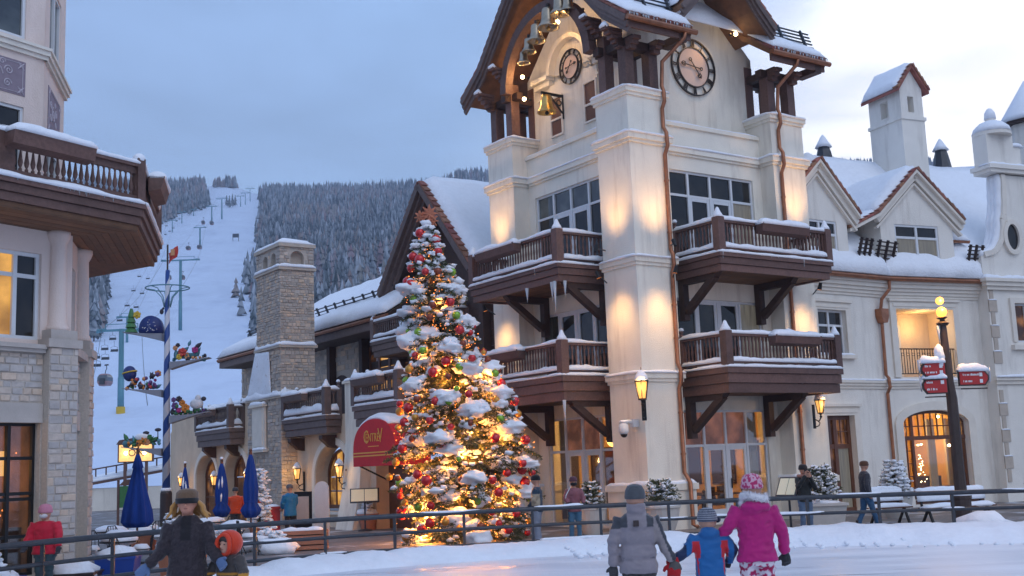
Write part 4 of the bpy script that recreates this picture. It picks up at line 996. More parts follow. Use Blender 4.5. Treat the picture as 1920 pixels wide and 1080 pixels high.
    for k in range(3):
        for sg in (-1, 1):
            m = MB(); m.bar((gu - .04 + .16 * k, cv + sg * half, ezz - .16 - .2 * k), (gu - .04 + .16 * k, cv, cz - .16 - .2 * k), .16, .24, (0, 0, 1)); m.build('barge_board', 'wood_grey', T)
    tiles_along(g, [(gu - .06, cv + half, ezz), (gu - .06, cv, cz)], (1, 0, 0), step=.34, th=.12); tiles_along(g, [(gu - .06, cv - half, ezz), (gu - .06, cv, cz)], (1, 0, 0), step=.34, th=.12)
    s = MB(); snow_slope(s, (gu + .15, cv - half, ezz + .03), (9, cv - half, ezz + .03), (9, cv, cz + .03), (gu + .15, cv, cz + .03), .34, 26, 16, edge=.3)
    snow_slope(s, (gu + .15, cv + half, ezz + .03), (9, cv + half, ezz + .03), (9, cv, cz + .03), (gu + .15, cv, cz + .03), .3, 26, 16, edge=.3)
    s.build('snow_cover', 'snow', g, True)
    # awning
    af, ab, v0, v1 = -4.1, u0, 7.45, 10.45; cvv = (v0 + v1) / 2; hw = (v1 - v0) / 2
    arc = [(cvv + hw * math.cos(PI * i / 24), 2.5 + 1.1 * math.sin(PI * i / 24) ** .8) for i in range(25)]
    m = MB(); m.prism(arc, 'x', af, ab); m.box(af, ab, v0, v1, 2.06, 2.498); aw = m.build('awning', 'awning_red', T, False)
    for z in (2.40, 2.5):
        m = MB(); m.box(af - .006, af - .001, v0 - .004, v1 + .004, z - .022, z + .022); m.box(af - .006, ab, v0 - .006, v0 - .001, z - .022, z + .022); m.build('stripe', 'gold', aw)
    mt = Matrix(((0, 0, -1, af - .012), (-1, 0, 0, cvv), (0, 1, 0, 3.0), (0, 0, 0, 1)))
    for txt, sz, dx, dz in (('C', .62, -.52, 0.0), ('ENTRE', .40, -.06, -.02), ('V', .66, .5, .02)):
        me = text_mesh(txt, sz, .006, mt @ Matrix.Translation((dx, dz, 0)), xs=.82); me.materials.append(M['gold']); inst('lettering', me, aw)
    m = MB(); m.box(af - .012, af - .004, cvv - .38, cvv + .38, 2.69, 2.715); m.build('lettering', 'gold', aw)
    s = MB(); rings = []
    for i in range(9):
        x = af + .05 + (ab - af - .1) * i / 8; e = math.sqrt(min(1, min(i, 8 - i) / 8 * 4 + .15)); ring = []
        for j in range(19):
            a = PI * (.10 + .62 * j / 18); k = math.sin(PI * (j + .3) / 18.6) ** .5 * .22 * e * (1 + .3 * nz1(j * .3 + i, 4))
            ring.append((x, cvv + (hw + k) * math.cos(a), 2.5 + (1.1 + k) * math.sin(a) ** .8))
        for j in range(18, -1, -1):
            a = PI * (.10 + .62 * j / 18); ring.append((x, cvv + (hw + .003) * math.cos(a), 2.5 + 1.103 * math.sin(a) ** .8))
        rings.append(ring)
    s.loft(rings); s.build('snow_cap', 'snow', aw, True)
    for v in (v0 + .3, v1 - .3):
        m = MB(); m.bar((af + .1, v, 2.07), (ab, v, 1.5), .05, .05); m.build('stay', 'black_metal', aw)
    return T
build_lodge()
lantern(UV(-3.12, 17.35, 1.9), YAW, 'lit black lantern on the stucco between stone chimney and arched window', .9)
lantern(UV(-3.45, 12.9, 1.92), YAW, 'lit black lantern at the right edge of the arched lodge window', .9)
lantern(UV(-3.12, 26.65, 1.75), YAW, 'lit black lantern between the two arched doors behind the blue umbrellas', .9)
lantern(UV(-3.12, 31.2, 1.75), YAW, 'lit black lantern farthest left on the low wing beside the striped pole', .9)
lantern(UV(-3.12, 22.6, 1.8), YAW, 'lit black lantern right of the second arched door', .9)
lantern(UV(-3.1, 8.2, 1.95), YAW, 'lit lantern under the right side of the red awning', .9, 22)
lantern(UV(-.36, -.36, 3.85), YAW + PI / 4, 'lit gold glowing lantern high on the corner pier of the tower', 1.12, 30)
lantern(UV(6.9, -.5, 3.35), YAW + PI / 2, 'lit lantern on scroll bracket under the right balcony of the tower', .9, 24)
# ------------------------------------------------------------------ building at the left edge
mat('lime_band', (0.46, 0.41, 0.37), 0.85, nscale=3, namt=0.12, bump=0.2, bscale=30)
mat('panel_mauve', (0.26, 0.21, 0.25), 0.9, nscale=8, namt=0.1)
mat('shop_wall', (.20, .10, .05), .9, nscale=2.5, namt=.6)
mat('needles_dark', (.02, .03, .015), .8)
mat('panel_line', (0.52, 0.47, 0.52), 0.9)
def build_left():
    L_ROT = rad(57.7)
    T = empty('corner_building', (-8.30566574, 22.0, 0), L_ROT, 'pale pink building with stone base and big brown octagonal balcony at the left edge', 'building')
    F0 = FR(0.0)                                   # (s, outward, z) of the main face
    F2 = Matrix.Rotation(rad(45), 4, 'Z') @ FR(0.0)  # the next face of the bay
    F3 = Matrix.Translation(F2 @ Vector((2.1, 0, 0))) @ Matrix.Rotation(rad(90), 4, 'Z') @ FR(0.0)
    back = MB(); back.prism([(-6, 2.7), (-.5, 2.7), (.9, 2.9), (.9, 6), (-6, 6)], 'z', -.1, 3.2); back.prism([(-6, .5), (-.5, .5), (.9, 1.9), (.9, 6), (-6, 6)], 'z', 3.2, 6.7); back.build('core', 'stucco_pink', T)
    # walls
    m = MB(F0); wall(m, -6, -.6, -.12, 4.3, [(-3.4, -.66, .25, 3.0)], .3, -.22); m2 = MB(F2); wall(m2, .0, 1.55, -.12, 4.3, [(.25, 1.3, -.1, 2.9)], .25, -.22); m.add([], []); k = MB(); k.add(m.v, m.f); k.add(m2.v, m2.f)
    k.build('lower_wall', 'mortar', T, recalc=False)
    m = MB(F0); wall(m, -6, .02, 4.4, 6.75, [(-3.2, -.66, 4.55, 6.2)], .25, -.3); m2 = MB(F2); wall(m2, .0, 2.2, 4.4, 6.75, [(.35, 1.4, 4.6, 6.15)], .2, -.3); k = MB(); k.add(m.v, m.f); k.add(m2.v, m2.f)
    k.build('upper_wall', 'stucco_pink', T, recalc=False)
    # piers
    m = MB(F0); m.box(-.64, -.02, -.5, -.02, -.12, 4.42); m.build('pier', 'mortar', T)
    m = MB(F2); m.box(1.52, 2.12, -.5, -.02, -.12, 4.42); m.build('pier', 'mortar', T)
    # coursed stones, each a part: the largest ones on piers and wall
    def course(fn, a0, a1, z0, z1, hs, ws, keep=None):
        for v, f in stones(None, None, a0, a1, z0, z1, fn, hs, ws, (.006, .03), keep):
            mb = MB(); mb.add(v, f); mb.build('stone', 'ashlar', T, recalc=False)
    course(lambda a, o, z: F0 @ Vector((a, -.02 + o, z)), -.64, -.02, -.1, 4.4, (.10, .18), (.13, .34))
    course(lambda a, o, z: F0 @ Vector((a, -.22 + o, z)), -5.9, -.65, 3.38, 4.28, (.10, .17), (.14, .36))
    course(lambda a, o, z: F2 @ Vector((a, -.22 + o, z)), .0, 1.52, 3.3, 4.28, (.12, .2), (.2, .4))
    course(lambda a, o, z: F2 @ Vector((a, -.02 + o, z)), 1.52, 2.12, -.1, 4.4, (.14, .22), (.2, .4))
    course(lambda a, o, z: F2 @ Vector((-.48, 0, 0)) + Vector((0, 0, 0)) if False else F0 @ Vector((-.02 + o, -.02 - a, z)), .0, .2, -.1, 4.4, (.2, .3), (.2, .25))
    # limestone bands
    m = MB(F0); m.box(-6, -.65, -.24, -.17, 3.0, 3.36); m.build('lintel', 'lime_band', T); m = MB(F2); m.box(.0, 1.51, -.24, -.17, 2.9, 3.28); m.build('lintel', 'lime_band', T)
    m = MB(F0); m.box(-6, -.66, -.3, -.1, 4.29, 4.36); m.box(-6, -.68, -.3, -.04, 4.36, 4.44); m.build('ledge', 'lime_band', T); m = MB(F2); m.box(.02, 1.5, -.3, -.04, 4.29, 4.44); m.build('ledge', 'lime_band', T)
    for F, a, b in ((F0, -.66, .0), (F2, 1.5, 2.14)):
        c = (a + b) / 2
        m = MB(F); m.box(a - .04, b + .04, -.52, .04, 4.4, 4.56); m.box(a + .04, b - .04, -.5, -.02, 4.56, 4.74); m.build('pier_cap', 'lime_band', T)
        m = MB(F); m.lathe([(.22, 4.74), (.22, 4.8), (.175, 4.88), (.165, 5.4), (.145, 6.42), (.19, 6.5), (.22, 6.58), (.22, 6.68)], (c, -.25, 0), 20); m.build('column', 'stucco_pink', T, True)
    # ground-floor shop window with black bars
    w = window(T, FR(.22), -3.4, -.66, .25, 3.0, [-2.85, -2.3, -1.75, -1.2], [.95, 1.62, 1.72, 2.36], lambda i, j: 'glass_clear', dep=.2, fr=.055, m='black_metal')
    m = MB(F0); m.box(-4, -.5, -2.6, -2.5, 0, 3.1); m.box(-.6, -.55, -2.5, -.55, 0, 3.1); m.box(-4, -.5, -2.5, -.5, 3.05, 3.1); m.box(-4, -.5, -2.5, -.5, .1, .15); m.build('room', 'shop_wall', T); m = MB(F0)
    for x in (-2.9, -2.2, -1.5, -.95): m.box(x, x + .4, -1.2 - .2 * math.sin(x * 9), -.8, .15, .7 + .4 * math.sin(x * 5) ** 2)
    for x in (-2.5, -1.75, -1.1): m.box(x, x + .12, -2.4, -2.3, .15, 3)
    m.build('shop_display', 'room_dark', T); k = MB(F0); [k.lathe([(.38 - .09 * i, .6 + .3 * i), (.05, 1.05 + .3 * i)], (-1.5, -1.0, 0), 10) for i in range(4)]; k.build('shop_tree', 'needles_dark', T)
    for s_, z_ in ((-2.2, 2.6), (-1.2, 2.2)): point(T.matrix_basis @ (F0 @ Vector((s_, -1.4, z_))), 15, (1, .52, .14), .2)
    # warm fairy lights and a red lantern seen behind the glass
    for i in range(150):
        x = R.uniform(-3.3, -.75); z = R.uniform(.4, 2.9) if R.random() < .5 else R.uniform(.35, 1.4)
        k = MB(FR(.22)); k.sphere((x, -.35 - R.uniform(0, .5), z), R.choice((.014, .018, .024)), 6, 4); k.build('fairy_light', 'bulb_white' if i % 3 else 'bulb', w)
    k = MB(FR(.22)); k.box(-1.38, -1.12, -.6, -.4, 2.05, 2.5); k.build('lit_lantern', 'lantern_glass', w)
    window(T, FR(.3), -3.2, -.66, 4.55, 6.2, [-2.7, -2.2, -1.7, -1.17], [5.75], lambda i, j: 'glass_dark' if i == 4 else ('glass_amber' if i in (3, 1) else 'glass_lit'), dep=.12, fr=.07)
    window(T, F2 @ FR(0).inverted() @ FR(.3), .35, 1.4, 4.6, 6.15, [.87], [5.72], lambda i, j: 'glass_dark', dep=.12, fr=.06)
    m = MB(F2); m.box(.25, 1.3, -.46, -.42, -.1, 2.9); m.build('door', 'dark_bar', T)
    # ---- the octagonal balcony
    d = .70710678
    def off(e):
        """outline at distance e inside the edge (local x, y=-t)"""
        c = math.tan(PI / 8)
        p0 = (-6, 1.1 - e); p1 = (.62 - e * c, 1.1 - e); L2 = 4.1 - 2 * e * c
        p2 = (p1[0] + d * L2, p1[1] - d * L2); p3 = (p2[0], p2[1] - 2.6)
        return [(x, -t) for x, t in (p0, p1, p2, p3)]
    bal = MB(); o = off(.16); bal.prism(o + [(-6, 3.6)], 'z', 6.68, 6.76); B = bal.build('balcony', 'soffit', T)
    for i in range(9):
        x0 = off(.17 + .14 * i); x1 = off(.17 + .14 * i + .13)
        for a, b in ((0, 1), (1, 2)):
            k = MB(); k.prism([x0[a], x0[b], x1[b], x1[a]], 'z', 6.652 + .003 * (i % 2), 6.678); k.build('plank', 'soffit', B)
    zc = [7.2, 7.07, 6.92, 6.76]
    for i in range(3):
        a = off(.05 * i); b = off(.05 * i + .1)
        for q in range(3):
            k = MB(); k.prism([a[q], a[q + 1], b[q + 1], b[q]], 'z', zc[i + 1] + .005, zc[i] - .004); k.build('fascia_board', 'wood', B)
    k = MB(); k.prism(off(.11) + [(-6, 2.0)], 'z', 7.1, 7.19); k.build('deck', 'wood', B)
    f = off(.14); rt = 8.0
    prof = [(.028, 0), (.028, .05), (.014, .07), (.03, .11), (.040, .17), (.026, .26), (.015, .38), (.018, .42), (.03, .44), (.03, .47), (.022, .49)]
    me = MB().lathe([(r * 1.15, z * 1.0) for r, z in prof], (0, 0, 0), 8).mesh('baluster', True); me.materials.append(M['wood'])
    sn = MB()
    for q in range(3):
        a = Vector((*f[q], 0)); b = Vector((*f[q + 1], 0)); D = (b - a); Ln = D.length; D.normalize()
        k = MB(); k.bar(a + Vector((0, 0, rt - .05)), b + Vector((0, 0, rt - .05)), .17, .09); k.build('rail', 'wood', B)
        k = MB(); k.bar(a + Vector((0, 0, 7.29)), b + Vector((0, 0, 7.29)), .10, .08); k.build('rail', 'wood', B)
        k = MB(); k.bar(a + Vector((0, 0, rt - .16)), b + Vector((0, 0, rt - .16)), .06, .13); k.build('rail', 'wood', B)
        s0 = 0 if q else 2.4
        n = int((Ln - s0) / .125)
        for i in range(n):
            c = a + D * (s0 + (i + .5) * (Ln - s0) / n); c.z = 7.33; inst('baluster', me, B, c)
        snow_strip(sn, a + Vector((0, 0, rt - .005)), b + Vector((0, 0, rt - .005)), .22, .09); snow_strip(sn, a + Vector((0, 0, 7.2)), b + Vector((0, 0, 7.2)), .16, .08)
    g = off(.05)
    for q in range(3): snow_strip(sn, (*g[q], 7.19), (*g[q + 1], 7.19), .18, .07)
    for q in (1, 2):
        k = MB(); k.box(f[q][0] - .09, f[q][0] + .09, f[q][1] - .09, f[q][1] + .09, 7.18, 8.08); k.build('post', 'wood', B)
        k = MB(); k.sphere((f[q][0], f[q][1], 8.1), (.12, .12, .1), 10, 6); k.build('snow_cap', 'snow', B, True)
    k = MB(); k.prism([(-f[0][1] + .10, 7.68), (-f[0][1] + .34, 7.72), (-f[0][1] + .40, 7.98), (-f[0][1] + .10, 7.98)], 'x', -2.4, -.72); k.v = [(x, -y, z) for x, y, z in k.v]; k.build('planter_box', 'wood', B)
    snow_strip(sn, (-2.42, f[0][1] - .26, 7.975), (-.7, f[0][1] - .26, 7.975), .36, .12)
    a = Vector((*f[1], 0)); D = Vector((d, d, 0)); N2 = Vector((d, -d, 0)); k = MB()
    p = a + D * .9; q = a + D * 2.3
    k.loft([[r + N2 * x + Vector((0, 0, z)) for x, z in ((.1, 7.66), (.34, 7.72), (.42, 7.98), (.1, 7.98))] for r in (p, q)]); k.build('planter_box', 'wood', B)
    snow_strip(sn, p + N2 * .26 + Vector((0, 0, 7.975)), q + N2 * .26 + Vector((0, 0, 7.975)), .36, .12)
    k = MB(); k.box(-2.6, -2.2, f[0][1] - .1, f[0][1] + .12, 7.2, 8.06); k.build('post', 'wood', B)
    sn.build('snow_cover', 'snow', B, True)
    ic = MB()
    for i in range(24):
        x = R.uniform(-2.5, .6); l = R.choice((.05, .08, .12)); ic.lathe([(.003, -l), (.012, 0)], (x, -1.105, 7.2), 5)
    ic.build('icicle', 'icicle', B, True)
    # ---- upper bay tower
    t0 = .9; cx = -.28; L2 = 2.5
    pts = [(-5, t0), (cx, t0), (cx + d * L2, t0 + d * L2), (cx + d * L2, 6), (-5, 6)]
    m = MB(); FU = Matrix.Translation((cx, t0, 0)) @ FR(0); FA = Matrix.Translation((cx, t0, 0)) @ Matrix.Rotation(rad(45), 4, 'Z') @ FR(0)
    wa = MB(FU); wall(wa, -5, 0, 7.0, 14, [(-1.35, -.43, 10.6, 12.8), (-1.35, -.43, 7.3, 9.2)], .1); wb = MB(FA); wall(wb, 0, L2, 7.0, 14, [(.55, 1.9, 10.6, 12.2), (.55, 1.9, 7.3, 8.75)], .1)
    k = MB(); k.add(wa.v, wa.f); k.add(wb.v, wb.f); k.build('bay_wall', 'stucco_pink', T, recalc=False)
    m.prism([(-5, t0 + .3), (cx, t0 + .3), (cx + d * L2 - .02, t0 + d * L2 + .2), (cx + d * L2 - .02, 6), (-5, 6)], 'z', 6.9, 14); m.build('core', 'stucco_pink', T)
    for F, a, b in ((FU, -1.35, -.43), (FA, .55, 1.9)):
        window(T, F, a, b, 10.6, 12.8 if F is FU else 12.2, [(a + b) / 2] if F is FA else [a + .2], [], lambda i, j: 'glass_sky', dep=.08, fr=.06); window(T, F, a, b, 7.3, 9.2 if F is FU else 8.75, [(a + b) / 2] if F is FA else [a + .2], [], lambda i, j: 'glass_dark', dep=.08, fr=.06)
    for F, a, b in ((FU, -5, .035), (FA, -.035, L2 + .06)):
        m = MB(F)
        for z0, z1, e in ((10.28, 10.36, .06), (10.36, 10.46, .11), (10.46, 10.52, .15)): m.box(a, b + e * .35, -.02, e, z0, z1)
        m.build('cornice', 'trim', T)
    for F, a, b, z0, z1 in ((FU, -1.5, -.42, 9.42, 10.12), (FA, .5, 1.95, 9.0, 9.95)):
        m = MB(F); m.box(a, b, -.01, .012, z0, z1); p = m.build('ornament_panel', 'panel_mauve', T)
        m = MB(F); cx_, cz_ = (a + b) / 2 - .15, (z0 + z1) / 2
        for (px, pz, r, tn, sg) in ((cx_, cz_, .2, 2.2, 1), (cx_ + .32, cz_ + .1, .1, 1.6, -1), (cx_ + .3, cz_ - .16, .09, 1.6, 1), (cx_ - .3, cz_ + .12, .1, 1.6, 1), (cx_ - .28, cz_ - .15, .1, 1.6, -1), (cx_ + .18, cz_ + .25, .07, 1.4, 1)):
            pl = [(px + sg * r * (1 - i / 22) * math.cos(tn * 2 * PI * i / 20), .018, pz + r * (1 - i / 22) * math.sin(tn * 2 * PI * i / 20)) for i in range(21)]
            m.tube(pl, .013, 4)
        for x in (a + .06, b - .06): m.tube([(x, .016, z0 + .08), (x, .016, z1 - .08)], .008, 4)
        for z in (z0 + .05, z1 - .05): m.tube([(a + .1, .016, z), (b - .1, .016, z)], .008, 4)
        for sx, sz in ((a + .1, z0 + .1), (b - .1, z0 + .1), (a + .1, z1 - .1), (b - .1, z1 - .1)):
            for q in range(4): m.tube([(sx, .017, sz), (sx + .1 * math.cos(q * PI / 2 + .78), .017, sz + .1 * math.sin(q * PI / 2 + .78))], [.02, .006], 4)
        m.build('scrollwork', 'panel_line', p)
    return T
build_left()
# ------------------------------------------------------------------ residence right of the tower
def build_right():
    T = empty('residence', (13.27972999, 41.32285779, 0), rad(23.52155), 'long pale stucco residence with gabled dormers and snowy roof right of the tower', 'building')
    G = FR(0.0)                                                        # main facade
    S1 = Matrix.Rotation(rad(11), 4, 'Z') @ FR(0.0)                    # facade segment next to the tower (negative s)
    k = MB(); m = MB(S1); wall(m, -4.8, 0, -.12, 8.05, [(-3.55, -2.1, 5.22, 6.78), (-3.5, -2.1, -.1, 3.14)], .25); k.add(m.v, m.f)
    m = MB(G); wall(m, 0, 4.8, -.12, 8.05, [(.55, 3.22, 4.47, 6.95), (.42, 3.44, .45, 3.27, 2.8)], .35); k.add(m.v, m.f)
    k.build('wall', 'stucco_cool', T, recalc=False)
    # deep lit recess behind the french balcony
    m = MB(G); m.box(.55, 3.22, -1.3, -1.25, 4.47, 6.95); m.box(.5, .55, -1.3, -.35, 4.47, 6.95); m.box(3.22, 3.27, -1.3, -.35, 4.47, 6.95); m.box(.55, 3.22, -1.3, -.35, 6.95, 7.0); m.box(.55, 3.22, -1.3, -.35, 4.4, 4.47); m.build('recess', 'stucco_tan', T)
    window(T, FR(1.2), .7, 1.7, 4.47, 6.5, [], [], lambda i, j: 'glass_dim', dep=-.05, fr=.09, m='trim', name='balcony_door')
    k = MB(G); k.tube([(.55, -.05, 5.5), (3.22, -.05, 5.5)], .025, 6); k.tube([(.55, -.05, 4.6), (3.22, -.05, 4.6)], .02, 6); r = k.build('balcony_railing', 'black_metal', T)
    for i in range(22):
        x = .6 + 2.56 * i / 21; b = MB(G); b.tube([(x, -.05, 4.6), (x, -.05, 5.48)], .014, 5)
        if i % 2 and i < 21: b.tube([(x + .06 + .055 * math.cos(a), -.05, 5.3 + .055 * math.sin(a)) for a in [PI * 2 * q / 8 for q in range(9)]], .009, 4)
        b.build('bar', 'black_metal', r)
    # mouldings: casings, string course, cornice
    def casing(F, s0, s1, z0, z1, w=.26, head=.0, sill=True, o=.08):
        m = MB(F); m.box(s0 - w, s0 - .002, 0, o, z0, z1 + w); m.box(s1 + .002, s1 + w, 0, o, z0, z1 + w); m.box(s0 - .002, s1 + .002, 0, o, z1, z1 + w); m.box(s0 - w - .06, s1 + w + .06, 0, o + .07, z1 + w, z1 + w + .09)
        m.box(s0 - w * .5, s1 + w * .5, o, o + .025, z1 + w * .3, z1 + w * .72)
        if sill: m.box(s0 - w - .08, s1 + w + .08, 0, .16, z0 - .13, z0)
        m.build('casing', 'trim', T)
        if sill: q = MB(F); snow_strip(q, (s0 - w, .09, z0 - .003), (s1 + w, .09, z0 - .003), .14, .06); q.build('snow_cap', 'snow', T, True)
    casing(S1, -3.55, -2.1, 5.22, 6.78); casing(S1, -3.5, -2.1, -.1, 3.14, .3, sill=False); casing(G, .55, 3.22, 4.47, 6.95, .27, sill=False)
    m = MB(G); n = 24
    for i in range(n):
        q = []
        for a in (PI * i / n, PI * (i + 1) / n):
            for kx in (.01, .34): q.append((1.93 - (1.51 + kx) * math.cos(a), 2.8 + (.47 + kx * .95) * math.sin(a)))
        m.add([(x, o, z) for o in (.0, .09) for x, z in q], [(4, 5, 7, 6), (1, 3, 7, 5), (0, 4, 6, 2)])
    m.box(.07, .41, 0, .088, -.1, 2.8); m.box(3.45, 3.79, 0, .088, -.1, 2.8); m.build('arch_surround', 'trim', T)
    for F, a, b in ((S1, -4.8, -.03), (G, -.02, 4.6)):
        m = MB(F); m.box(a, b, 0, .05, 4.06, 4.16); m.box(a, b, 0, .1, 4.16, 4.26); m.box(a, b, 0, .15, 4.26, 4.36); m.build('string_course', 'trim', T)
        q = MB(F); snow_strip(q, (a, .08, 4.358), (b, .08, 4.358), .14, .05); q.build('snow_cap', 'snow', T, True)
        m = MB(F)
        for z0, z1, e in ((7.34, 7.44, .05), (7.44, 7.56, .1), (7.56, 7.68, .16), (7.68, 7.82, .24), (7.82, 7.94, .32)): m.box(a, b, -.01, e, z0, z1)
        m.build('cornice', 'trim', T)
        m = MB(F); m.tube([(a, .42, 7.98), (b, .42, 7.98)], .085, 8); m.build('gutter', 'copper', T)
    # windows and doors
    window(T, S1, -3.55, -2.1, 5.22, 6.78, [-2.83], [6.25], lambda i, j: 'glass_dark', dep=.16, fr=.07)
    window(T, S1, -3.5, -2.1, -.1, 3.14, [-2.9], [2.1], lambda i, j: 'glass_dim' if (i, j) != (1, 0) else 'curtain', dep=.2, fr=.14, m='door_wood', name='door')
    m = MB(S1); 
    for x in (-2.62, -2.38): m.bar((x, -.16, 2.2), (x, -.16, 3.02), .03, .03)
    m.bar((-2.85, -.155, 2.6), (-2.2, -.155, 2.6), .03, .03); m.build('glazing_bar', 'door_wood', T)
    # arched window
    fr = MB(G); f0 = -.22
    arc = [(1.93 - 1.46 * math.cos(PI * i / 20), 2.8 + .42 * math.sin(PI * i / 20)) for i in range(21)]
    for p, q in zip(arc, arc[1:]): fr.bar((p[0], f0, p[1]), (q[0], f0, q[1]), .1, .12, (0, 1, 0))
    for x, z in ((.47, 2.8), (1.0, 3.1), (2.86, 3.1), (3.39, 2.8)): fr.bar((x, f0, .45), (x, f0, z), .11, .1, (0, 1, 0))
    fr.bar((.42, f0 + .01, 2.3), (3.44, f0 + .01, 2.3), .14, .13, (0, 1, 0)); fr.bar((.42, f0 + .01, .5), (3.44, f0 + .01, .5), .14, .13, (0, 1, 0))
    af = fr.build('arched_window', 'door_wood', T)
    gb = MB(G)
    for i in range(1, 10):
        x = .47 + 2.92 * i / 10; gb.bar((x, f0 - .005, 2.3), (x, f0 - .005, 2.8 + .42 * math.sqrt(max(0, 1 - ((x - 1.93) / 1.46) ** 2))), .04, .05, (0, 1, 0))
    gb.bar((.5, f0 - .006, 2.72), (3.36, f0 - .006, 2.72), .04, .05, (0, 1, 0))
    for z in (.95, 1.4, 1.85): gb.bar((.5, f0 - .006, z), (.98, f0 - .006, z), .035, .05, (0, 1, 0)); gb.bar((2.88, f0 - .006, z), (3.36, f0 - .006, z), .035, .05, (0, 1, 0))
    gb.bar((.74, f0 - .004, .5), (.74, f0 - .004, 2.3), .04, .05, (0, 1, 0)); gb.bar((3.12, f0 - .004, .5), (3.12, f0 - .004, 2.3), .04, .05, (0, 1, 0)); gb.build('glazing_bar', 'door_wood', af)
    for a, b, z0, z1, mm in ((.5, .96, .5, 2.25, 'glass_clear'), (1.05, 1.93, .5, 2.25, 'glass_clear'), (1.95, 2.82, .5, 2.25, 'glass_clear'), (2.9, 3.36, .5, 2.25, 'glass_clear')):
        p = MB(G); p.box(a, b, -.3, -.28, z0, z1); p.build('pane', mm, af)
    for i in range(10):
        a, b = .47 + 2.92 * i / 10 + .02, .47 + 2.92 * (i + 1) / 10 - .02; p = MB(G); k = lambda x: 2.8 + .42 * math.sqrt(max(0, 1 - ((x - 1.93) / 1.46) ** 2))
        p.add([(a, -.28, 2.36), (b, -.28, 2.36), (b, -.28, k(b)), (a, -.28, k(a))], [(0, 1, 2, 3)]); p.build('pane', 'glass_clear', af, recalc=False)
    for x, z, s in ((.62, 2.58, .07), (1.1, 2.06, .03), (1.3, 2.05, .03), (1.45, 2.07, .03), (2.35, 3.05, .05), (2.75, 2.0, .05)):
        p = MB(G); p.sphere((x, -.26, z), s, 8, 6); p.build('chandelier_bulb', 'bulb_white', af)
    for i in range(26):
        z = R.uniform(.7, 1.75); p = MB(G); p.sphere((1.35 + R.uniform(-.22, .22) * (1.9 - z), -.27, z), .013, 6, 4); p.build('fairy_light', 'bulb_white', af)
    m = MB(G); m.box(-.4, 4.2, -4.0, -3.9, -.1, 3.4); m.box(-.45, -.4, -4, -.36, -.1, 3.4); m.box(4.2, 4.25, -4, -.36, -.1, 3.4); m.box(-.4, 4.2, -3.95, -.36, 3.4, 3.45); m.build('room', 'room_wall', T); m = MB(G); m.box(-.4, 4.2, -3.95, -.36, -.1, -.05); m.box(.9, 1.6, -3.2, -3.0, -.05, 2.4); m.box(2.0, 2.2, -3.89, -3.8, 0, 3.3); m.box(2.6, 3.3, -2.0, -1.4, -.05, .9); m.build('furniture', 'room_dark', T)
    m = MB(G)
    for x in (2.45, 3.3): m.box(x, x + .35, -1.1, -1.0, .4, 3.0)
    m.build('drape', 'drape', T)
    Gp = lambda s_, o_, z_: Vector((13.28, 41.32, 0)) + Matrix.Rotation(rad(23.52), 3, 'Z') @ Vector((s_, -o_, z_))
    point(Gp(2.0, -2.0, 2.6), 200, (1, .60, .17), .3); point(Gp(3.0, -1.2, 2.6), 50, (1, .60, .17), .2)
    # downpipe with hopper head
    m = MB(S1); u = -.25
    m.tube([(u + .25, .4, 7.9), (u + .25, .38, 7.6), (u, .2, 7.25), (u, .12, 6.9)], .06, 8); m.tube([(u, .12, 6.4), (u, .1, 4.55), (u - .02, .22, 4.42), (u - .02, .24, 4.1), (u, .1, 3.9), (u + .02, .1, .3)], .06, 8)
    m.prism([(u - .1, 6.4), (u + .1, 6.4), (u + .2, 6.62), (u + .2, 6.9), (u - .2, 6.9), (u - .2, 6.62)], 'y', .02, .3); m.build('downpipe', 'copper', T)
    # ---- main roof
    rf = MB(); P = lambda F, s, o, z: tuple(F @ Vector((s, o, z)))
    rf.add([P(S1, -4.9, .4, 8.04), P(S1, .0, .4, 8.04), P(S1, 0, -5, 13.6), P(S1, -4.9, -5, 13.6)], [(0, 1, 2, 3)])
    rf.add([P(G, .0, .4, 8.04), P(G, 4.6, .4, 8.04), P(G, 12, -5, 13.75), P(G, 0.9, -5, 13.7)], [(0, 1, 2, 3)]); rf.add([P(S1, .0, .4, 8.04), P(S1, 0, -5, 13.6), P(G, .9, -5, 13.7)], [(0, 1, 2)])
    ro = rf.build('roof', 'tile', T, recalc=False)
    s = MB()
    snow_slope(s, P(S1, -4.9, .45, 8.06), P(S1, .08, .45, 8.06), P(S1, 1.2, -5, 13.66), P(S1, -4.9, -5, 13.6), .34, 30, 18, hang=.06, amp=.09)
    snow_slope(s, P(G, -.05, .45, 8.06), P(G, 4.6, .45, 8.06), P(G, 12, -5, 13.8), P(G, .5, -5, 13.7), .34, 36, 18, hang=.06, amp=.09)
    s.build('snow_cover', 'snow', ro, True)
    # ---- dormers
    def dormer(F, pk, le, kick, re, w0, w1, wz, win, nm, o=.15):
        gx, gz = pk
        m = MB(F)
        loop = [(w0, 8.0), (w1, 8.0), (w1, re[1] - .05), (gx, gz - .2), (w0, kick[1] - .05)]
        # face with window opening
        a, b, c, d = win
        fc = MB(F); fc.add([(w0, o, 8.0), (w1, o, 8.0), (w1, o, c), (w0, o, c)], [(0, 1, 2, 3)]); fc.add([(w0, o, c), (a, o, c), (a, o, d), (w0, o, d)], [(0, 1, 2, 3)]); fc.add([(b, o, c), (w1, o, c), (w1, o, d), (b, o, d)], [(0, 1, 2, 3)])
        fc.add([(w0, o, d), (w1, o, d), (w1, o, re[1] - .05), (gx, o, gz - .2), (w0, o, kick[1] - .05)], [(0, 1, 2, 3, 4)])
        for x in (w0, w1): fc.add([(x, o, 8.0), (x, o - 4, 8.0), (x, o - 4, 12), (x, o, kick[1] - .05)], [(0, 1, 2, 3)])
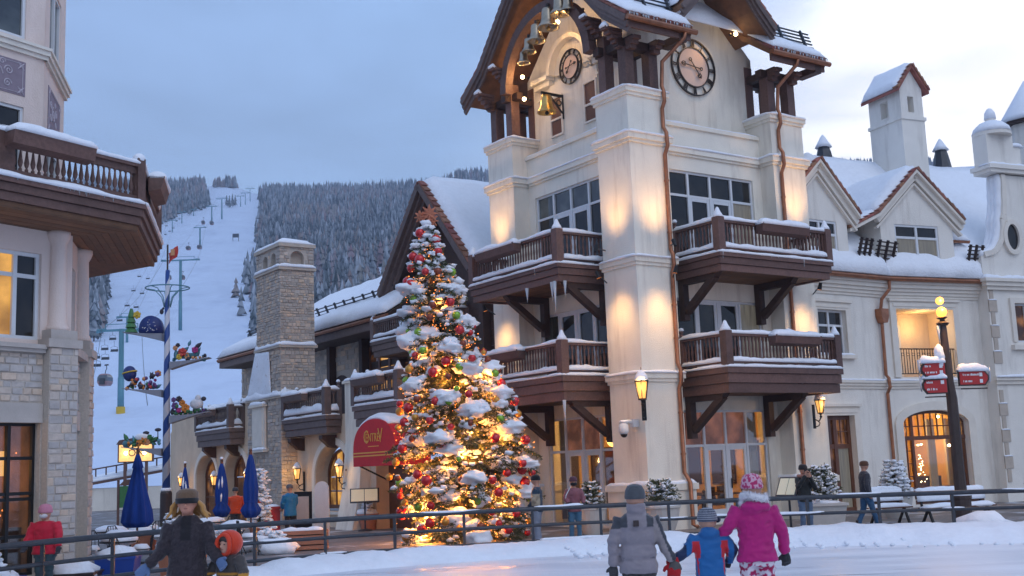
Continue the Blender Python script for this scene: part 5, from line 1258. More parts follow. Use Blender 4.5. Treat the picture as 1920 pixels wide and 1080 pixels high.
        for p, q in (((a, c), (b, c)), ((b, c), (b, d)), ((b, d), (a, d)), ((a, d), (a, c))): fc.add([(p[0], o, p[1]), (q[0], o, q[1]), (q[0], o - .2, q[1]), (p[0], o - .2, p[1])], [(0, 1, 2, 3)])
        dm = fc.build('dormer', 'stucco_cool', T, recalc=False)
        window(dm if False else T, F @ Matrix.Translation((0, o, 0)), a, b, c, d, [(a + b) / 2], [d - .48], lambda i, j: 'curtain' if j == 0 else 'glass_dark', dep=.08, fr=.08)
        # raised moulding band under the rake and roof slab
        pl = [le, kick, pk, re]
        for (dz, oo, tt, mm) in ((-.24, o + .10, .2, 'trim'), (-.5, o + .03, .08, 'trim')):
            k = MB(F)
            for p, q in zip(pl[1:], pl[2:]): k.bar((p[0], oo, p[1] + dz), (q[0], oo, q[1] + dz), tt, .2, (0, 1, 0))
            k.build('moulding', mm, dm)
        k = MB(F); roof_slab(k, pl, .12, 'y', o + .34, -5.2); k.build('dormer_roof', 'trim', dm)
        t = [F @ Vector((x, o + .34, z + .02)) for x, z in pl]; ext = (F.to_3x3() @ Vector((0, -1, 0)))
        tiles_along(dm, t, ext, step=.28, th=.12)
        s = MB()
        dd = [Vector(P(F, x, o + .2, z + .06)) for x, z in pl]; de = [Vector(P(F, x, -5.0, z + .06)) for x, z in pl]
        snow_slope(s, dd[1], de[1], de[2], dd[2], .26, 24, 10, edge=.22); snow_slope(s, dd[0], de[0], de[1], dd[1], .2, 24, 6, edge=.2); snow_slope(s, dd[3], de[3], de[2], dd[2], .26, 24, 10, edge=.22)
        s.build('snow_cover', 'snow', dm, True)
    dormer(G, (1.75, 12.1), (-1.55, 9.72), (-.15, 10.36), (3.85, 10.24), .1, 3.5, 0, (.75, 2.8, 8.5, 10.06), 'a')
    dormer(S1, (-3.25, 12.0), (-4.9, 10.5), (-4.8, 10.6), (-1.35, 10.15), -4.7, -1.75, 0, (-4.1, -2.3, 8.5, 9.9), 'b')
    # ---- snow guards by the eave
    ng = Vector((0, -.6, 1))
    for F, a, b in ((S1, -1.5, -.75), (S1, -.55, .6), (G, 3.9, 4.7)):
        p = F @ Vector((a, .2, 8.5)); q = F @ Vector((b, .2, 8.5)); snow_guard(T, p, q, F.to_3x3() @ Vector((0, .35, 1)), m='dark_bar', bars=6, h=.85, posts=3)
    p = G @ Vector((3.75, -.7, 9.75)); q = G @ Vector((4.5, -.7, 9.8)); snow_guard(T, p, q, G.to_3x3() @ Vector((0, .8, 1)), m='dark_bar', bars=5, h=.75, posts=2)
    m = MB(G); m.tube([(3.6, -.2, 9.62), (4.62, -.2, 9.62)], .07, 8); m.build('gutter', 'copper', T); s = MB(G); snow_strip(s, (3.6, -.35, 9.68), (4.6, -.35, 9.68), .5, .3); s.build('snow_cap', 'snow', T, True)
    # ---- chimney with a little gabled cap
    c0, c1, o0, o1 = 4.5, 5.72, -3.0, -4.9
    m = MB(G); m.box(c0, c1, o1, o0, 11.0, 15.32); m.box(c0 - .06, c1 + .06, o1 - .06, o0 + .06, 15.3, 15.44); ch = m.build('chimney', 'stucco_cool', T)
    m = MB(G @ Matrix.Translation((0, o0, 0))); wall(m, c0 + .03, c1 - .03, 15.44, 16.65, [(4.9, 5.22, 15.62, 16.3)], .3); m.add([(c0 + .03, 0, 16.65), (c1 - .03, 0, 16.65), ((c0 + c1) / 2, 0, 17.5)], [(0, 1, 2)])
    q = MB(G @ Matrix.Translation((c0 + .03, 0, 0)) @ Matrix(((0, -1, 0, 0), (1, 0, 0, 0), (0, 0, 1, 0), (0, 0, 0, 1)))); wall(q, o1, o0, 15.44, 16.65, [(-4.2, -3.75, 15.6, 16.3)], .3)
    m.v += q.v and []; k = MB(); k.add(m.v, m.f); k.add(q.v, q.f); 
    b = MB(G); b.box(c0 + .34, c1 - .3, o1 + .2, o0 - .34, 15.44, 16.6); k.add(b.v, b.f); k.build('flue_top', 'stucco_cool', ch, recalc=False)
    m = MB(G); roof_slab(m, [(c0 - .2, 16.55), ((c0 + c1) / 2, 17.62), (c1 + .2, 16.55)], .12, 'y', o0 + .2, o1 - .2); m.build('cap_roof', 'tile', ch)
    tiles_along(ch, [G @ Vector((x, o0 + .22, z)) for x, z in ((c0 - .2, 16.56), ((c0 + c1) / 2, 17.63), (c1 + .2, 16.56))], G.to_3x3() @ Vector((0, -1, 0)), step=.22, th=.1)
    s = MB(); mid = (c0 + c1) / 2
    for sg in (-1, 1):
        e = mid + sg * (mid - c0 + .2); snow_slope(s, P(G, e, o0 + .15, 16.58), P(G, e, o1 - .15, 16.58), P(G, mid, o1 - .15, 17.66), P(G, mid, o0 + .15, 17.66), .18, 12, 8, edge=.2)
    s.build('snow_cover', 'snow', ch, True)
    for s_, o_, z_ in ((2.3, -5.3, 13.6), (8.6, -5.2, 13.9)):
        m = MB(G); m.lathe([(.42, 0), (.3, .7), (.22, 1.0)], (s_, o_, z_), 8); v = m.build('roof_vent', 'iron', T); m = MB(G); m.lathe([(.36, .95), (.24, 1.15), (.1, 1.4), (.02, 1.5)], (s_, o_, z_), 10); m.build('snow_cap', 'snow', v, True)
    # ---- pavilion with a scrolled gable
    F = G @ Matrix.Translation((0, .5, 0)); p0 = 4.56
    k = MB(); m = MB(F); wall(m, p0, 10.5, -.12, 8.0, [(5.78, 7.2, 5.72, 7.18)], .3); k.add(m.v, m.f)
    m = MB(F); m.box(p0, p0 + .1, -.8, -.001, -.12, 8.0); k.add(m.v, m.f); k.build('pavilion_wall', 'stucco_cool', T, recalc=False)
    pr = [(p0 - .1, 8.1), (p0 - .1, 9.0)]
    for i in range(13):
        a = PI / 2 * i / 12; pr.append((p0 - .1 + .2 + .95 * math.sin(a) * .95, 9.05 + 1.35 * (1 - math.cos(a))))
    for i in range(1, 10):
        a = PI / 2 * i / 9; pr.append((5.62 + .18 * math.sin(a), 10.4 + 1.75 * i / 9))
    right = [(2 * 6.75 - x, z) for x, z in pr[::-1]]
    m = MB(F); m.prism(pr + right, 'y', -.6, -.02); sg = m.build('scroll_gable', 'stucco_cool', T)
    m = MB(F)
    for a, b in zip(pr[1:], pr[2:]): m.bar((a[0] + .12, .02, a[1]), (b[0] + .12, .02, b[1]), .2, .1, (0, 1, 0))
    m.build('moulding', 'trim', sg)
    s = MB(F)
    for y_ in (-.12, -.3, -.48): s.tube([(x - .03, y_, z + .02) for x, z in pr[1:]], [.13 + .04 * nz1(i * .7, y_) for i in range(len(pr) - 1)], 10)
    m = MB(F); m.box(5.2, 8.3, -.7, .18, 12.2, 12.34); m.box(5.1, 8.4, -.75, .26, 12.34, 12.5); m.box(5.2, 6.55, -.6, .1, 12.5, 13.7); m.lathe([(.72, 13.7), (.72, 13.85), (.55, 14.1), (.25, 14.25)], (5.88, -.25, 0), 20); m.lathe([(.2, 14.2), (.2, 14.5), (.12, 14.65), (.02, 14.7)], (5.88, -.25, 0), 12)
    m.box(6.56, 7.0, -.5, 0, 12.5, 13.35); m.build('crown_block', 'stucco_cool', sg)
    snow_strip(s, (5.1, -.1, 12.49), (8.4, -.1, 12.49), .6, .14); s.lathe([(.74, 13.84), (.66, 14.05), (.45, 14.24), (.2, 14.34)], (5.88, -.25, 0), 18); s.lathe([(.23, 14.42), (.2, 14.66), (.1, 14.82), (.02, 14.86)], (5.88, -.25, 0), 12); snow_strip(s, (6.5, -.2, 13.34), (7.2, -.2, 13.34), .5, .16)
    m = MB(F); n = 28
    for i in range(n):
        q = []
        for a in (2 * PI * i / n, 2 * PI * (i + 1) / n):
            for kx in (0, .18): q.append((6.08 + (.3 + kx) * math.cos(a), 9.72 + (.5 + kx) * math.sin(a)))
        m.add([(x, o, z) for o in (-.02, .1) for x, z in q], [(4, 5, 7, 6), (1, 3, 7, 5), (0, 4, 6, 2)])
    m.build('oval_frame', 'trim', sg); m = MB(F); m.add([(6.08 + .31 * math.cos(2 * PI * i / 20), .01, 9.72 + .51 * math.sin(2 * PI * i / 20)) for i in range(20)], [tuple(range(20))]); m.build('oval_window', 'glass_dark', sg, recalc=False)
    m = MB(F); m.box(p0 - .1, 10.5, -.02, .12, 7.66, 7.8); m.box(p0 - .2, 10.5, -.03, .2, 7.8, 7.96); m.box(p0 - .28, 10.5, -.04, .28, 7.96, 8.08); m.build('cornice', 'trim', T)
    snow_strip(s, (p0 - .26, .12, 8.07), (10.5, .12, 8.07), .3, .14); snow_strip(s, (p0 - .1, .1, 4.42), (10.5, .1, 4.42), .2, .07)
    s.build('snow_cover', 'snow', T, True)
    m = MB(F); m.box(p0 - .06, 10.5, -.01, .08, 4.14, 4.28); m.box(p0 - .12, 10.5, -.02, .15, 4.28, 4.43); m.build('string_course', 'trim', T)
    window(T, F, 5.78, 7.2, 5.72, 7.18, [6.5], [], lambda i, j: 'glass_dim', dep=.2, fr=.07)
    fm = G @ Matrix.Translation((0, .5, 0))
    m = MB(fm); w = .2; a, b, c, d = 5.78, 7.2, 5.72, 7.18
    for q in ((a - w, a, c, d + w), (b, b + w, c, d + w), (a, b, d, d + w)): m.box(q[0], q[1], 0, .08, q[2], q[3])
    m.box(a - .3, b + .3, 0, .16, c - .3, c - .12); m.build('casing', 'trim', T)
    # quoins
    z = .6; i = 0
    while z < 7.4:
        w = .34 if i % 2 else .2
        if not (3.98 < z + .5 and z < 4.45):
            m = MB(fm); m.box(p0 - .02 + (.02 if i % 2 else .09), p0 + .05 + w, -.02, .035, z, z + .46); m.build('quoin', 'limestone', T)
            if i % 2: s = MB(fm); snow_strip(s, (p0, .02, z + .458), (p0 + .05 + w, .02, z + .458), .06, .03, step=.1); s.build('snow_cap', 'snow', T, True)
        z += .48; i += 1
    return T
build_right()
point(Vector((13.28, 41.32, 0)) + Matrix.Rotation(rad(23.52), 3, 'Z') @ Vector((2.2, .6, 6.4)), 34, (1, .62, .25))
# snow-capped turret roof beyond the pavilion
t = empty('turret', (26.6, 57, 0), rad(20), 'distant turret top with snowy roof at the right edge of the photo', 'building')
k = MB(); k.lathe([(1.05, 10), (1.05, 18.0)], (0, 0, 0), 8); k.build('wall', 'stucco_cool', t)
k = MB(); k.lathe([(1.4, 17.9), (1.4, 18.05), (.7, 19.0), (.15, 20.0)], (0, 0, 0), 8); k.build('turret_roof', 'wood_dark', t)
k = MB(); k.lathe([(1.43, 18.06), (1.34, 18.35), (.78, 19.2), (.08, 20.3)], (0, 0, 0), 16); k.build('snow_cover', 'snow', t, True)
# ------------------------------------------------------------------ ground, ice, ski hill, forest, lifts
import numpy as np
def interp(x, xs, ys): return float(np.interp(x, xs, ys))
GY = [0, 130, 150, 200, 370, 650, 1000, 1200, 1350, 2200]; GZ = [-.2, -.2, 3, 12.6, 50, 131, 243, 311, 325, 200]
HA = [-1, -.5, -.316, -.243, -.223, -.12, -.06, -.045, -.02, .1, .3, .6, 1]; HH = [1.0, 1.01, 1.0, .995, .965, .952, .955, .98, .985, .975, .965, .95, .95]
def terr(x, y):
    z = interp(y, GY, GZ)
    a = x / max(y, 60)
    k = min(1, max(0, (y - 500) / 700)); z *= 1 + (interp(a, HA, HH) - 1) * k
    n = noise.noise(Vector((x * .012, y * .008, 1.3))) * 3.2 + noise.noise(Vector((x * .04, y * .03, 4.3))) * .8
    return z + n * min(1, max(0, (y - 150) / 150))
def build_hill():
    av = np.linspace(-.95, .95, 150); yv = np.concatenate([np.linspace(120, 420, 50), np.linspace(430, 1300, 70), np.linspace(1330, 2200, 10)])
    vs = [(a * max(y, 60), y, terr(a * max(y, 60), y)) for y in yv for a in av]; n = len(av)
    fs = [(j * n + i, j * n + i + 1, (j + 1) * n + i + 1, (j + 1) * n + i) for j in range(len(yv) - 1) for i in range(n - 1)]
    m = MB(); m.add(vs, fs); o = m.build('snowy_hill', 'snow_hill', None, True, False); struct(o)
mat('snow_hill', (0.66, 0.75, 0.90), 0.7, nscale=.05, namt=0.05, bump=0.0, spec=0.2, stain=((0.52, 0.60, 0.75), .07, .5, .75, (1, .5, 1)))  # mountain shade put into the base colour: darker, bluer than the other snow
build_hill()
mat('paving', (0.165, 0.15, 0.145), 0.7, nscale=1.2, namt=0.25, bump=0.3, bscale=20, stain=((0.50, 0.53, 0.58), .7, .54, .66))
m = MB(); m.add([(-90, -30, -.12), (140, -30, -.12), (140, 160, -.12), (-90, 160, -.12)], [(0, 1, 2, 3)]); struct(m.build('plaza', 'paving', None, recalc=False))

FENCE = [(-10.2, 8.0), (-9.6, 13.0), (-8.75, 16.8), (-7.75, 19.6), (-6.5, 21.7), (-4.7, 23.4), (-2.6, 24.65), (-.4, 25.4), (1.9, 25.85), (4.2, 26.0), (6.5, 25.85), (8.9, 25.45), (11.2, 24.8), (13.5, 23.8), (15.6, 22.2)]
def spline(pts, n=8):
    out = []
    for i in range(len(pts) - 1):
        p0, p1, p2, p3 = (Vector((*pts[max(0, min(len(pts) - 1, i + k))], 0)) for k in (-1, 0, 1, 2))
        for j in range(n):
            t = j / n; out.append(.5 * ((2 * p1) + (p2 - p0) * t + (2 * p0 - 5 * p1 + 4 * p2 - p3) * t * t + (-p0 + 3 * p1 - 3 * p2 + p3) * t ** 3))
    out.append(Vector((*pts[-1], 0))); return out
FS = spline(FENCE)
# rink ice
def ice_mat():
    m = bpy.data.materials.new('ice'); m.use_nodes = True; nt = m.node_tree; N = nt.nodes; L = nt.links; b = N['Principled BSDF']
    tc = N.new('ShaderNodeTexCoord')
    nz = N.new('ShaderNodeTexNoise'); nz.inputs['Scale'].default_value = .55; nz.inputs['Detail'].default_value = 8; mp = N.new('ShaderNodeMapping'); mp.inputs['Scale'].default_value = (.55, 1.6, 1); L.new(tc.outputs['Object'], mp.inputs[0]); L.new(mp.outputs[0], nz.inputs[0])
    nz2 = N.new('ShaderNodeTexNoise'); nz2.inputs['Scale'].default_value = 1.0; nz2.inputs['Detail'].default_value = 4; mp2 = N.new('ShaderNodeMapping'); mp2.inputs['Scale'].default_value = (.5, 14, 1); mp2.inputs['Rotation'].default_value = (0, 0, .12); L.new(tc.outputs['Object'], mp2.inputs[0]); L.new(mp2.outputs[0], nz2.inputs[0])
    ad = N.new('ShaderNodeMath'); ad.operation = 'MULTIPLY_ADD'; ad.inputs[1].default_value = .45; L.new(nz2.outputs['Fac'], ad.inputs[0]); L.new(nz.outputs['Fac'], ad.inputs[2])
    cr = N.new('ShaderNodeValToRGB'); e = cr.color_ramp.elements; e[0].position = .45; e[0].color = (.54, .59, .68, 1); e[1].position = .95; e[1].color = (.84, .86, .90, 1)
    # skate cuts: thin pale scratches running in several directions
    prev = ad.outputs[0]
    for sx, sy, rt, w_ in ((.35, 26, .35, .10), (.4, 30, -.5, .09), (.3, 22, .05, .11), (24, .5, .3, .06)):
        n_ = N.new('ShaderNodeTexNoise'); n_.inputs['Scale'].default_value = 1.0; n_.inputs['Detail'].default_value = 3; n_.inputs['Distortion'].default_value = .3; mq = N.new('ShaderNodeMapping'); mq.inputs['Scale'].default_value = (sx, sy, 1); mq.inputs['Rotation'].default_value = (0, 0, rt); L.new(tc.outputs['Object'], mq.inputs[0]); L.new(mq.outputs[0], n_.inputs[0])
        mr_ = N.new('ShaderNodeMapRange'); mr_.inputs['From Min'].default_value = .60; mr_.inputs['From Max'].default_value = .68; mr_.inputs['To Max'].default_value = w_ * 1.6; L.new(n_.outputs['Fac'], mr_.inputs['Value']); a_ = N.new('ShaderNodeMath'); a_.operation = 'ADD'; L.new(prev, a_.inputs[0]); L.new(mr_.outputs[0], a_.inputs[1]); prev = a_.outputs[0]
    L.new(prev, cr.inputs[0]); L.new(cr.outputs[0], b.inputs['Base Color'])
    rr = N.new('ShaderNodeMapRange'); rr.inputs['From Min'].default_value = .5; rr.inputs['From Max'].default_value = .9; rr.inputs['To Min'].default_value = .22; rr.inputs['To Max'].default_value = .6; L.new(ad.outputs[0], rr.inputs['Value']); L.new(rr.outputs[0], b.inputs['Roughness'])
    bp = N.new('ShaderNodeBump'); bp.inputs['Strength'].default_value = .12; bp.inputs['Distance'].default_value = .02; L.new(nz2.outputs['Fac'], bp.inputs['Height']); L.new(bp.outputs[0], b.inputs['Normal'])
    M['ice'] = m
ice_mat()
inner = []
for i, p in enumerate(FS):
    d = (FS[min(i + 1, len(FS) - 1)] - FS[max(i - 1, 0)]).normalized(); inner.append(p + Vector((d.y, -d.x, 0)) * .2)
poly = [(p.x, p.y) for p in inner] + [(16, -6), (-10.5, -6)]
m = MB(); m.prism(poly, 'z', -.10, 0.0); struct(m.build('rink_ice', 'ice'))
# snow bank pushed up along the rink edge
def bank():
    rows = []
    for i, p in enumerate(FS):
        d = (FS[min(i + 1, len(FS) - 1)] - FS[max(i - 1, 0)]).normalized(); nrm = Vector((d.y, -d.x, 0)); L_ = i * .3
        w = 1.35 + .9 * max(0, min(1, (p.x - 3) / 6)); row = []
        hh = .27 + .08 * nz1(L_ * .9, 3) + (.06 if p.x > 4 else 0) - (.12 if p.x < -5 else 0)
        for k, (t, h) in enumerate(((-.32, -.12), (-.28, .35), (-.1, .72), (.08, .95), (.25, 1.0), (.45, .92), (.62, .72), (.78, .42), (.9, .2), (1.0, .0))):
            q = p + nrm * (t * w if t > 0 else t); z = -.11 + (hh + .11) * h if t <= 0 else hh * h + (.0 if t < 1 else .001)
            z += .085 * noise.noise(Vector((q.x * 1.7, q.y * 1.7, 0))) * (h > .1) + .045 * noise.noise(Vector((q.x * 6, q.y * 6, 3))) * (h > .1)
            row.append((q.x, q.y, z if t < 1 else -.02))
        rows.append(row)
    # refine along the length
    out = []
    for a, b in zip(rows, rows[1:]):
        for j in range(4):
            t = j / 4; out.append([tuple(x * (1 - t) + y * t + (0.02 * noise.noise(Vector((p[0] * 5 + j, p[1] * 5, 2))) if c == 2 and 1 < k < 8 else 0) for c, (x, y) in enumerate(zip(p, q))) for k, (p, q) in enumerate(zip(a, b))])
    m = MB(); n = len(out[0]); m.add([p for r in out for p in r], [(i * n + j, i * n + j + 1, (i + 1) * n + j + 1, (i + 1) * n + j) for i in range(len(out) - 1) for j in range(n - 1)])
    stuff(m.build('snow_bank', 'snow', None, True, False))
bank()
# small clods of ploughed snow
m = MB()
for i in range(260):
    k = R.randrange(60, len(FS) - 4); p = FS[k]; d = (FS[k + 1] - FS[k - 1]).normalized(); q = p + Vector((d.y, -d.x, 0)) * R.uniform(.2, 2.6); r = R.uniform(.02, .07)
    m.sphere((q.x, q.y, max(.0, .24 - .1 * (q - p).length) + .01), (r, r, r * .7), 6, 4, .5, i)
stuff(m.build('snow_clods', 'snow', None, True))

# ---- forest: conifers carrying snow, one mass on the hillside
def tree_mat():
    m = bpy.data.materials.new('conifer'); m.use_nodes = True; nt = m.node_tree; N = nt.nodes; L = nt.links; b = N['Principled BSDF']; b.inputs['Roughness'].default_value = .9; b.inputs['Specular IOR Level'].default_value = .1
    at = N.new('ShaderNodeAttribute'); at.attribute_name = 'col'; L.new(at.outputs['Color'], b.inputs['Base Color']); M['conifer'] = m
tree_mat()
CAMP = Vector((0, 0, CAMH))
def to_px(x, y, z):
    d = Vector((x, y, z)) - CAMP; w = d.dot(_fw); return 960 + 2169.9 * d.dot(_rt) / w, 540 - 2169.9 * d.dot(_up) / w
def on_terr(px, py, above=0.0):
    d = _rt * ((px - 960) / 2169.9) - _up * ((py - 540) / 2169.9) + _fw; y = 140.0; prev = None
    while y < 1400:
        t = y / d.y; p = CAMP + d * t; h = p.z - terr(p.x, p.y) - above
        if h <= 0: return p
        y += 4
    return p
def conifer(x, y, z, h, w, rnd, snow, brown=False, lay=4, sides=7):
    vs = []; fs = []; cs = []
    if brown: g = (.20 + rnd.uniform(-.03, .04), .155 + rnd.uniform(-.02, .03), .15); s_ = (.46, .45, .47)
    else: k = rnd.uniform(.8, 1.25); g = (.040 * k, .058 * k, .062 * k); s_ = (.66, .71, .79)
    for l in range(lay):
        f0 = l / lay; zt = z + h * (1 - .78 * f0 * .92) + (0 if l else h * .0); zb = z + h * (1 - .86 * (f0 + 1.25 / lay)) ; r = w * (.14 + .5 * (f0 + .6 / lay) ** .9)
        zb = max(zb, z + h * .06); n0 = len(vs); vs.append((x, y, zt)); sn = min(1, max(0, snow + rnd.uniform(-.25, .25))); cs.append(tuple(a * (1 - sn) + b * sn for a, b in zip(g, s_)))
        for j in range(sides):
            a = 2 * PI * (j + .5 * (l % 2)) / sides + rnd.uniform(-.2, .2); rr = r * rnd.uniform(.65, 1.2); dz = rnd.uniform(-.05, .05) * h
            vs.append((x + rr * math.cos(a), y + rr * math.sin(a), zb + dz)); q = min(1, max(0, snow * .55 + rnd.uniform(-.4, .3))); cs.append(tuple(a_ * (1 - q) + b_ * q for a_, b_ in zip(g, s_)))
        for j in range(sides): fs.append((n0, n0 + 1 + j, n0 + 1 + (j + 1) % sides))
    return vs, fs, cs
def forest_mesh(items, name):
    V = []; Fc = []; Cc = []
    for it in items:
        v, f, c = it; n = len(V); V += v; Fc += [tuple(i + n for i in q) for q in f]; Cc += c
    me = bpy.data.meshes.new(name); me.from_pydata(V, [], Fc); at = me.attributes.new('col', 'FLOAT_COLOR', 'POINT'); at.data.foreach_set('color', [q for c in Cc for q in (*c, 1.0)])
    me.materials.append(M['conifer']); return me
def left_edge(py): return interp(py, [345, 352, 388, 400, 430, 470, 520, 560, 600, 640, 660], [383, 385, 392, 345, 288, 235, 200, 194, 194, 182, 120])
def right_edge(py): return interp(py, [340, 350, 400, 440, 490, 560, 640, 700, 760], [474, 484, 488, 482, 478, 470, 478, 486, 500])
rf = random.Random(5); items = []; near = []
for i in range(58000):
    y = math.sqrt(rf.uniform(330 ** 2, 1260 ** 2)); a = rf.uniform(-.60, .40); x = a * y
    z = terr(x, y); px, py = to_px(x, y, z)
    if px > 920 and not (px > 1480 and px < 1760 and y > 1050): continue
    ok = False
    if px < 400: ok = px < left_edge(py) and py < 655
    elif 385 < px < 462 and 338 < py < 352: ok = rf.random() < .9
    else: ok = px > right_edge(py) + rf.uniform(-4, 10)
    if not ok and 470 > px > 440 and 500 < py < 640: ok = rf.random() < .04
    if not ok: continue
    c = noise.noise(Vector((x * .012, y * .012, 9)))
    if y < 520 and px > 480 and rf.random() < .45: continue
    if px > 480 and rf.random() < .25 - c: continue
    br = (c > .12 and rf.random() < .6) or rf.random() < .15
    h = rf.uniform(7, 16) * (.85 if br else 1); items.append(conifer(x, y, z - .5, h, h * rf.uniform(.22, .3) * (1.5 if br else 1), rf, rf.choice((.12, .22, .3, .42, .5, .6)), br, 4 if y < 800 else 3, 7 if y < 800 else 6))
o = inst('forest', forest_mesh(items, 'forest')); tag(o, 'dark snow dusted forest covering the hillside behind the village', 'forest', kind='stuff')
# separate pines that stand clear at the edges of the ski run
protos = []
for k in range(3):
    rr = random.Random(k); v = conifer(0, 0, 0, 1.0, .27, rr, .45, lay=7, sides=10); protos.append(forest_mesh([v], 'crown'))
trunk_me = MB().lathe([(.016, 0), (.01, .5)], n=6).mesh('trunk'); trunk_me.materials.append(M['wood_dark'])
for i, (px, py, h) in enumerate([(178, 612, 15), (186, 606, 17), (176, 640, 13), (193, 585, 13), (201, 560, 12), (182, 575, 16), (481, 442, 13), (484, 560, 14), (430, 390, 11), (436, 388, 12), (425, 386, 10), (441, 386, 10), (382, 392, 11), (375, 395, 12), (366, 396, 11), (356, 404, 12), (620, 640, 15), (655, 632, 17), (598, 620, 16), (540, 600, 18), (690, 610, 17)]):
    p = on_terr(px, py); e = empty('pine_tree', (p.x, p.y, terr(p.x, p.y) - .3), R.uniform(0, 6), 'snow dusted pine standing clear at the edge of the ski run', 'tree', 'pines at the edges of the ski run'); e.scale = (h, h, h)
    inst('crown', protos[i % 3], e); inst('trunk', trunk_me, e)

# ---- ski lift
mat('lift_teal', (0.10, 0.26, 0.32), 0.5, metal=0.2, nscale=.6, namt=.15); mat('lift_yellow', (0.65, 0.42, 0.03), 0.6); mat('cabin', (0.30, 0.17, 0.17), 0.4, nscale=2, namt=.1); mat('cabin_glass', (0.10, 0.12, 0.14), 0.15)
tops = {}
PY = [(226, 618, 778, 'nearest lift pylon with yellow foot pad, left of the striped pole'), (338, 483, 620, 'tall lift pylon seen just right of the striped pole'), (375, 425, 466, 'lift pylon in the middle of the ski run with red cabin at its foot'), (397, 385, 421, 'fourth lift pylon up the ski run'), (416, 370, 411, 'fifth lift pylon up the ski run beside a clump of pines'), (238, 592, 642, 'thin chairlift pylon behind the nearest gondola pylon'), (323, 412, 436, 'lowest of the small chairlift pylons by the left forest'), (341, 396, 419, 'middle small chairlift pylon by the left forest'), (363, 392, 406, 'highest small chairlift pylon by the left forest'), (451, 366, 387, 'left pylon of the row near the top of the ski run'), (460, 360, 384, 'middle pylon of the row near the top of the ski run'), (469, 352, 378, 'right pylon of the row near the top of the ski run')]
for i, (px, yt, yb, lab) in enumerate(PY):
    p = on_terr(px, yb); z0 = terr(p.x, p.y); H = (yb - yt) * p.y / 2169.9 * .99
    e = empty('lift_pylon', (p.x, p.y, z0), 0, lab, 'lift pylon', 'lift pylons on the ski run'); r = .55 if i in (0, 1, 2, 3, 4) else .35
    k = MB(); k.tube([(0, 0, -1), (0, 0, H * .42), (0, 0, H * .421), (0, 0, H)], [r * 1.05, r * 1.0, r * .85, r * .8], 10); k.build('mast', 'lift_teal', e, True)
    k = MB(); w = H * .24 if i < 5 else H * .3; k.bar((-w, 0, H - .2), (w, 0, H - .2), .4, .4); k.bar((-w * .8, 0, H + .9), (w * .8, 0, H + .9), .12, .12)
    for sx in (-1, 1): k.bar((sx * w * .8, 0, H - .2), (sx * w * .8, 0, H + .9), .12, .12)
    k.build('crossarm', 'lift_teal', e)
    for sx in (-1, 1):
        k = MB(); k.bar((sx * w, -2.2, H - .7), (sx * w, 2.2, H + .1), .3, .35)
        for q in range(6): k.lathe([(.22, -.08), (.22, .08)], (sx * w, -2 + q * .8, H - .35 + q * .13), 8, 'x')
        k.build('sheaves', 'lift_teal', e)
    if i == 0: k = MB(); k.lathe([(.8, -.6), (.8, 1.1)], n=10); k.build('foot_pad', 'lift_yellow', e)
    tops[i] = (p.x, p.y, z0 + H, w)
cab = MB()
for ch in ((0, 1, 2, 3, 4), (5, 6, 7, 8)):
    for a, b in zip(ch, ch[1:]):
        for sx in (-1, 1):
            p = Vector((tops[a][0] + sx * tops[a][3], tops[a][1], tops[a][2])); q = Vector((tops[b][0] + sx * tops[b][3], tops[b][1], tops[b][2])); pts = [p.lerp(q, t / 10) - Vector((0, 0, 9 * (t / 10) * (1 - t / 10))) for t in range(11)]
            cab.tube(pts, .045, 4)
for sx in (-1, 1):
    p = Vector((tops[0][0] + sx * tops[0][3], tops[0][1], tops[0][2])); q = Vector((-38 + sx * 3, 110, 9)); cab.tube([p.lerp(q, t / 8) - Vector((0, 0, 6 * (t / 8) * (1 - t / 8))) for t in range(9)], .04, 4)
tag(stuff(cab.build('lift_cables', 'iron')), 'thin grey lift cables running up the ski run between pylons', 'cable')
# cabins
def cabin(px, py, above, s, lab):
    p = on_terr(px, py, above); e = empty('gondola_cabin', p, R.uniform(-.2, .2), lab, 'gondola', 'gondola cabins on the lift'); e.scale = (s, s, s)
    k = MB(); k.loft([[(x, y, z) for x, y in ((-a, -b), (a, -b), (a, b), (-a, b))] for a, b, z in ((.75, .7, -1.1), (.98, .9, -.6), (1.0, .95, -.3))]); k.build('cabin_floor', 'cabin', e)
    k = MB(); k.loft([[(x, y, z) for x, y in ((-a, -b), (a, -b), (a, b), (-a, b))] for a, b, z in ((1.0, .95, -.295), (.98, .93, .4), (.8, .75, .78))]); k.build('cabin_window', 'cabin_glass', e)
    k = MB(); k.loft([[(x, y, z) for x, y in ((-a, -b), (a, -b), (a, b), (-a, b))] for a, b, z in ((.84, .79, .785), (.6, .55, 1.0), (.3, .3, 1.08))]); k.build('cabin_roof', 'cabin', e)
    k = MB(); k.tube([(0, 0, 1.05), (.1, 0, 1.6), (.3, 0, 2.0), (.25, 0, 2.6)], .07, 6); k.bar((-.1, 0, 2.6), (.6, 0, 2.65), .2, .25); k.build('hanger', 'iron', e)
    k = MB(); k.box(-.5, .5, -1.1, -1.0, -.9, .2); k.build('ski_rack', 'iron', e)
cabin(197, 712, 7, .95, 'nearest gondola cabin, hanging left of the big pylon'); cabin(317, 520, 8, .9, 'pinkish gondola cabin just right of the striped pole top'); cabin(342, 520, 8, .9, 'gondola cabin in front of the tall pylon mast')
cabin(353, 465, 8, 1, 'gondola cabin left of the mid run pylon foot'); cabin(374, 463, 6, 1.1, 'gondola cabin at the foot of the mid run pylon'); cabin(381, 417, 8, 1.2, 'gondola cabin above the mid run pylon'); cabin(397, 418, 6, 1.2, 'gondola cabin at the foot of the fourth pylon')
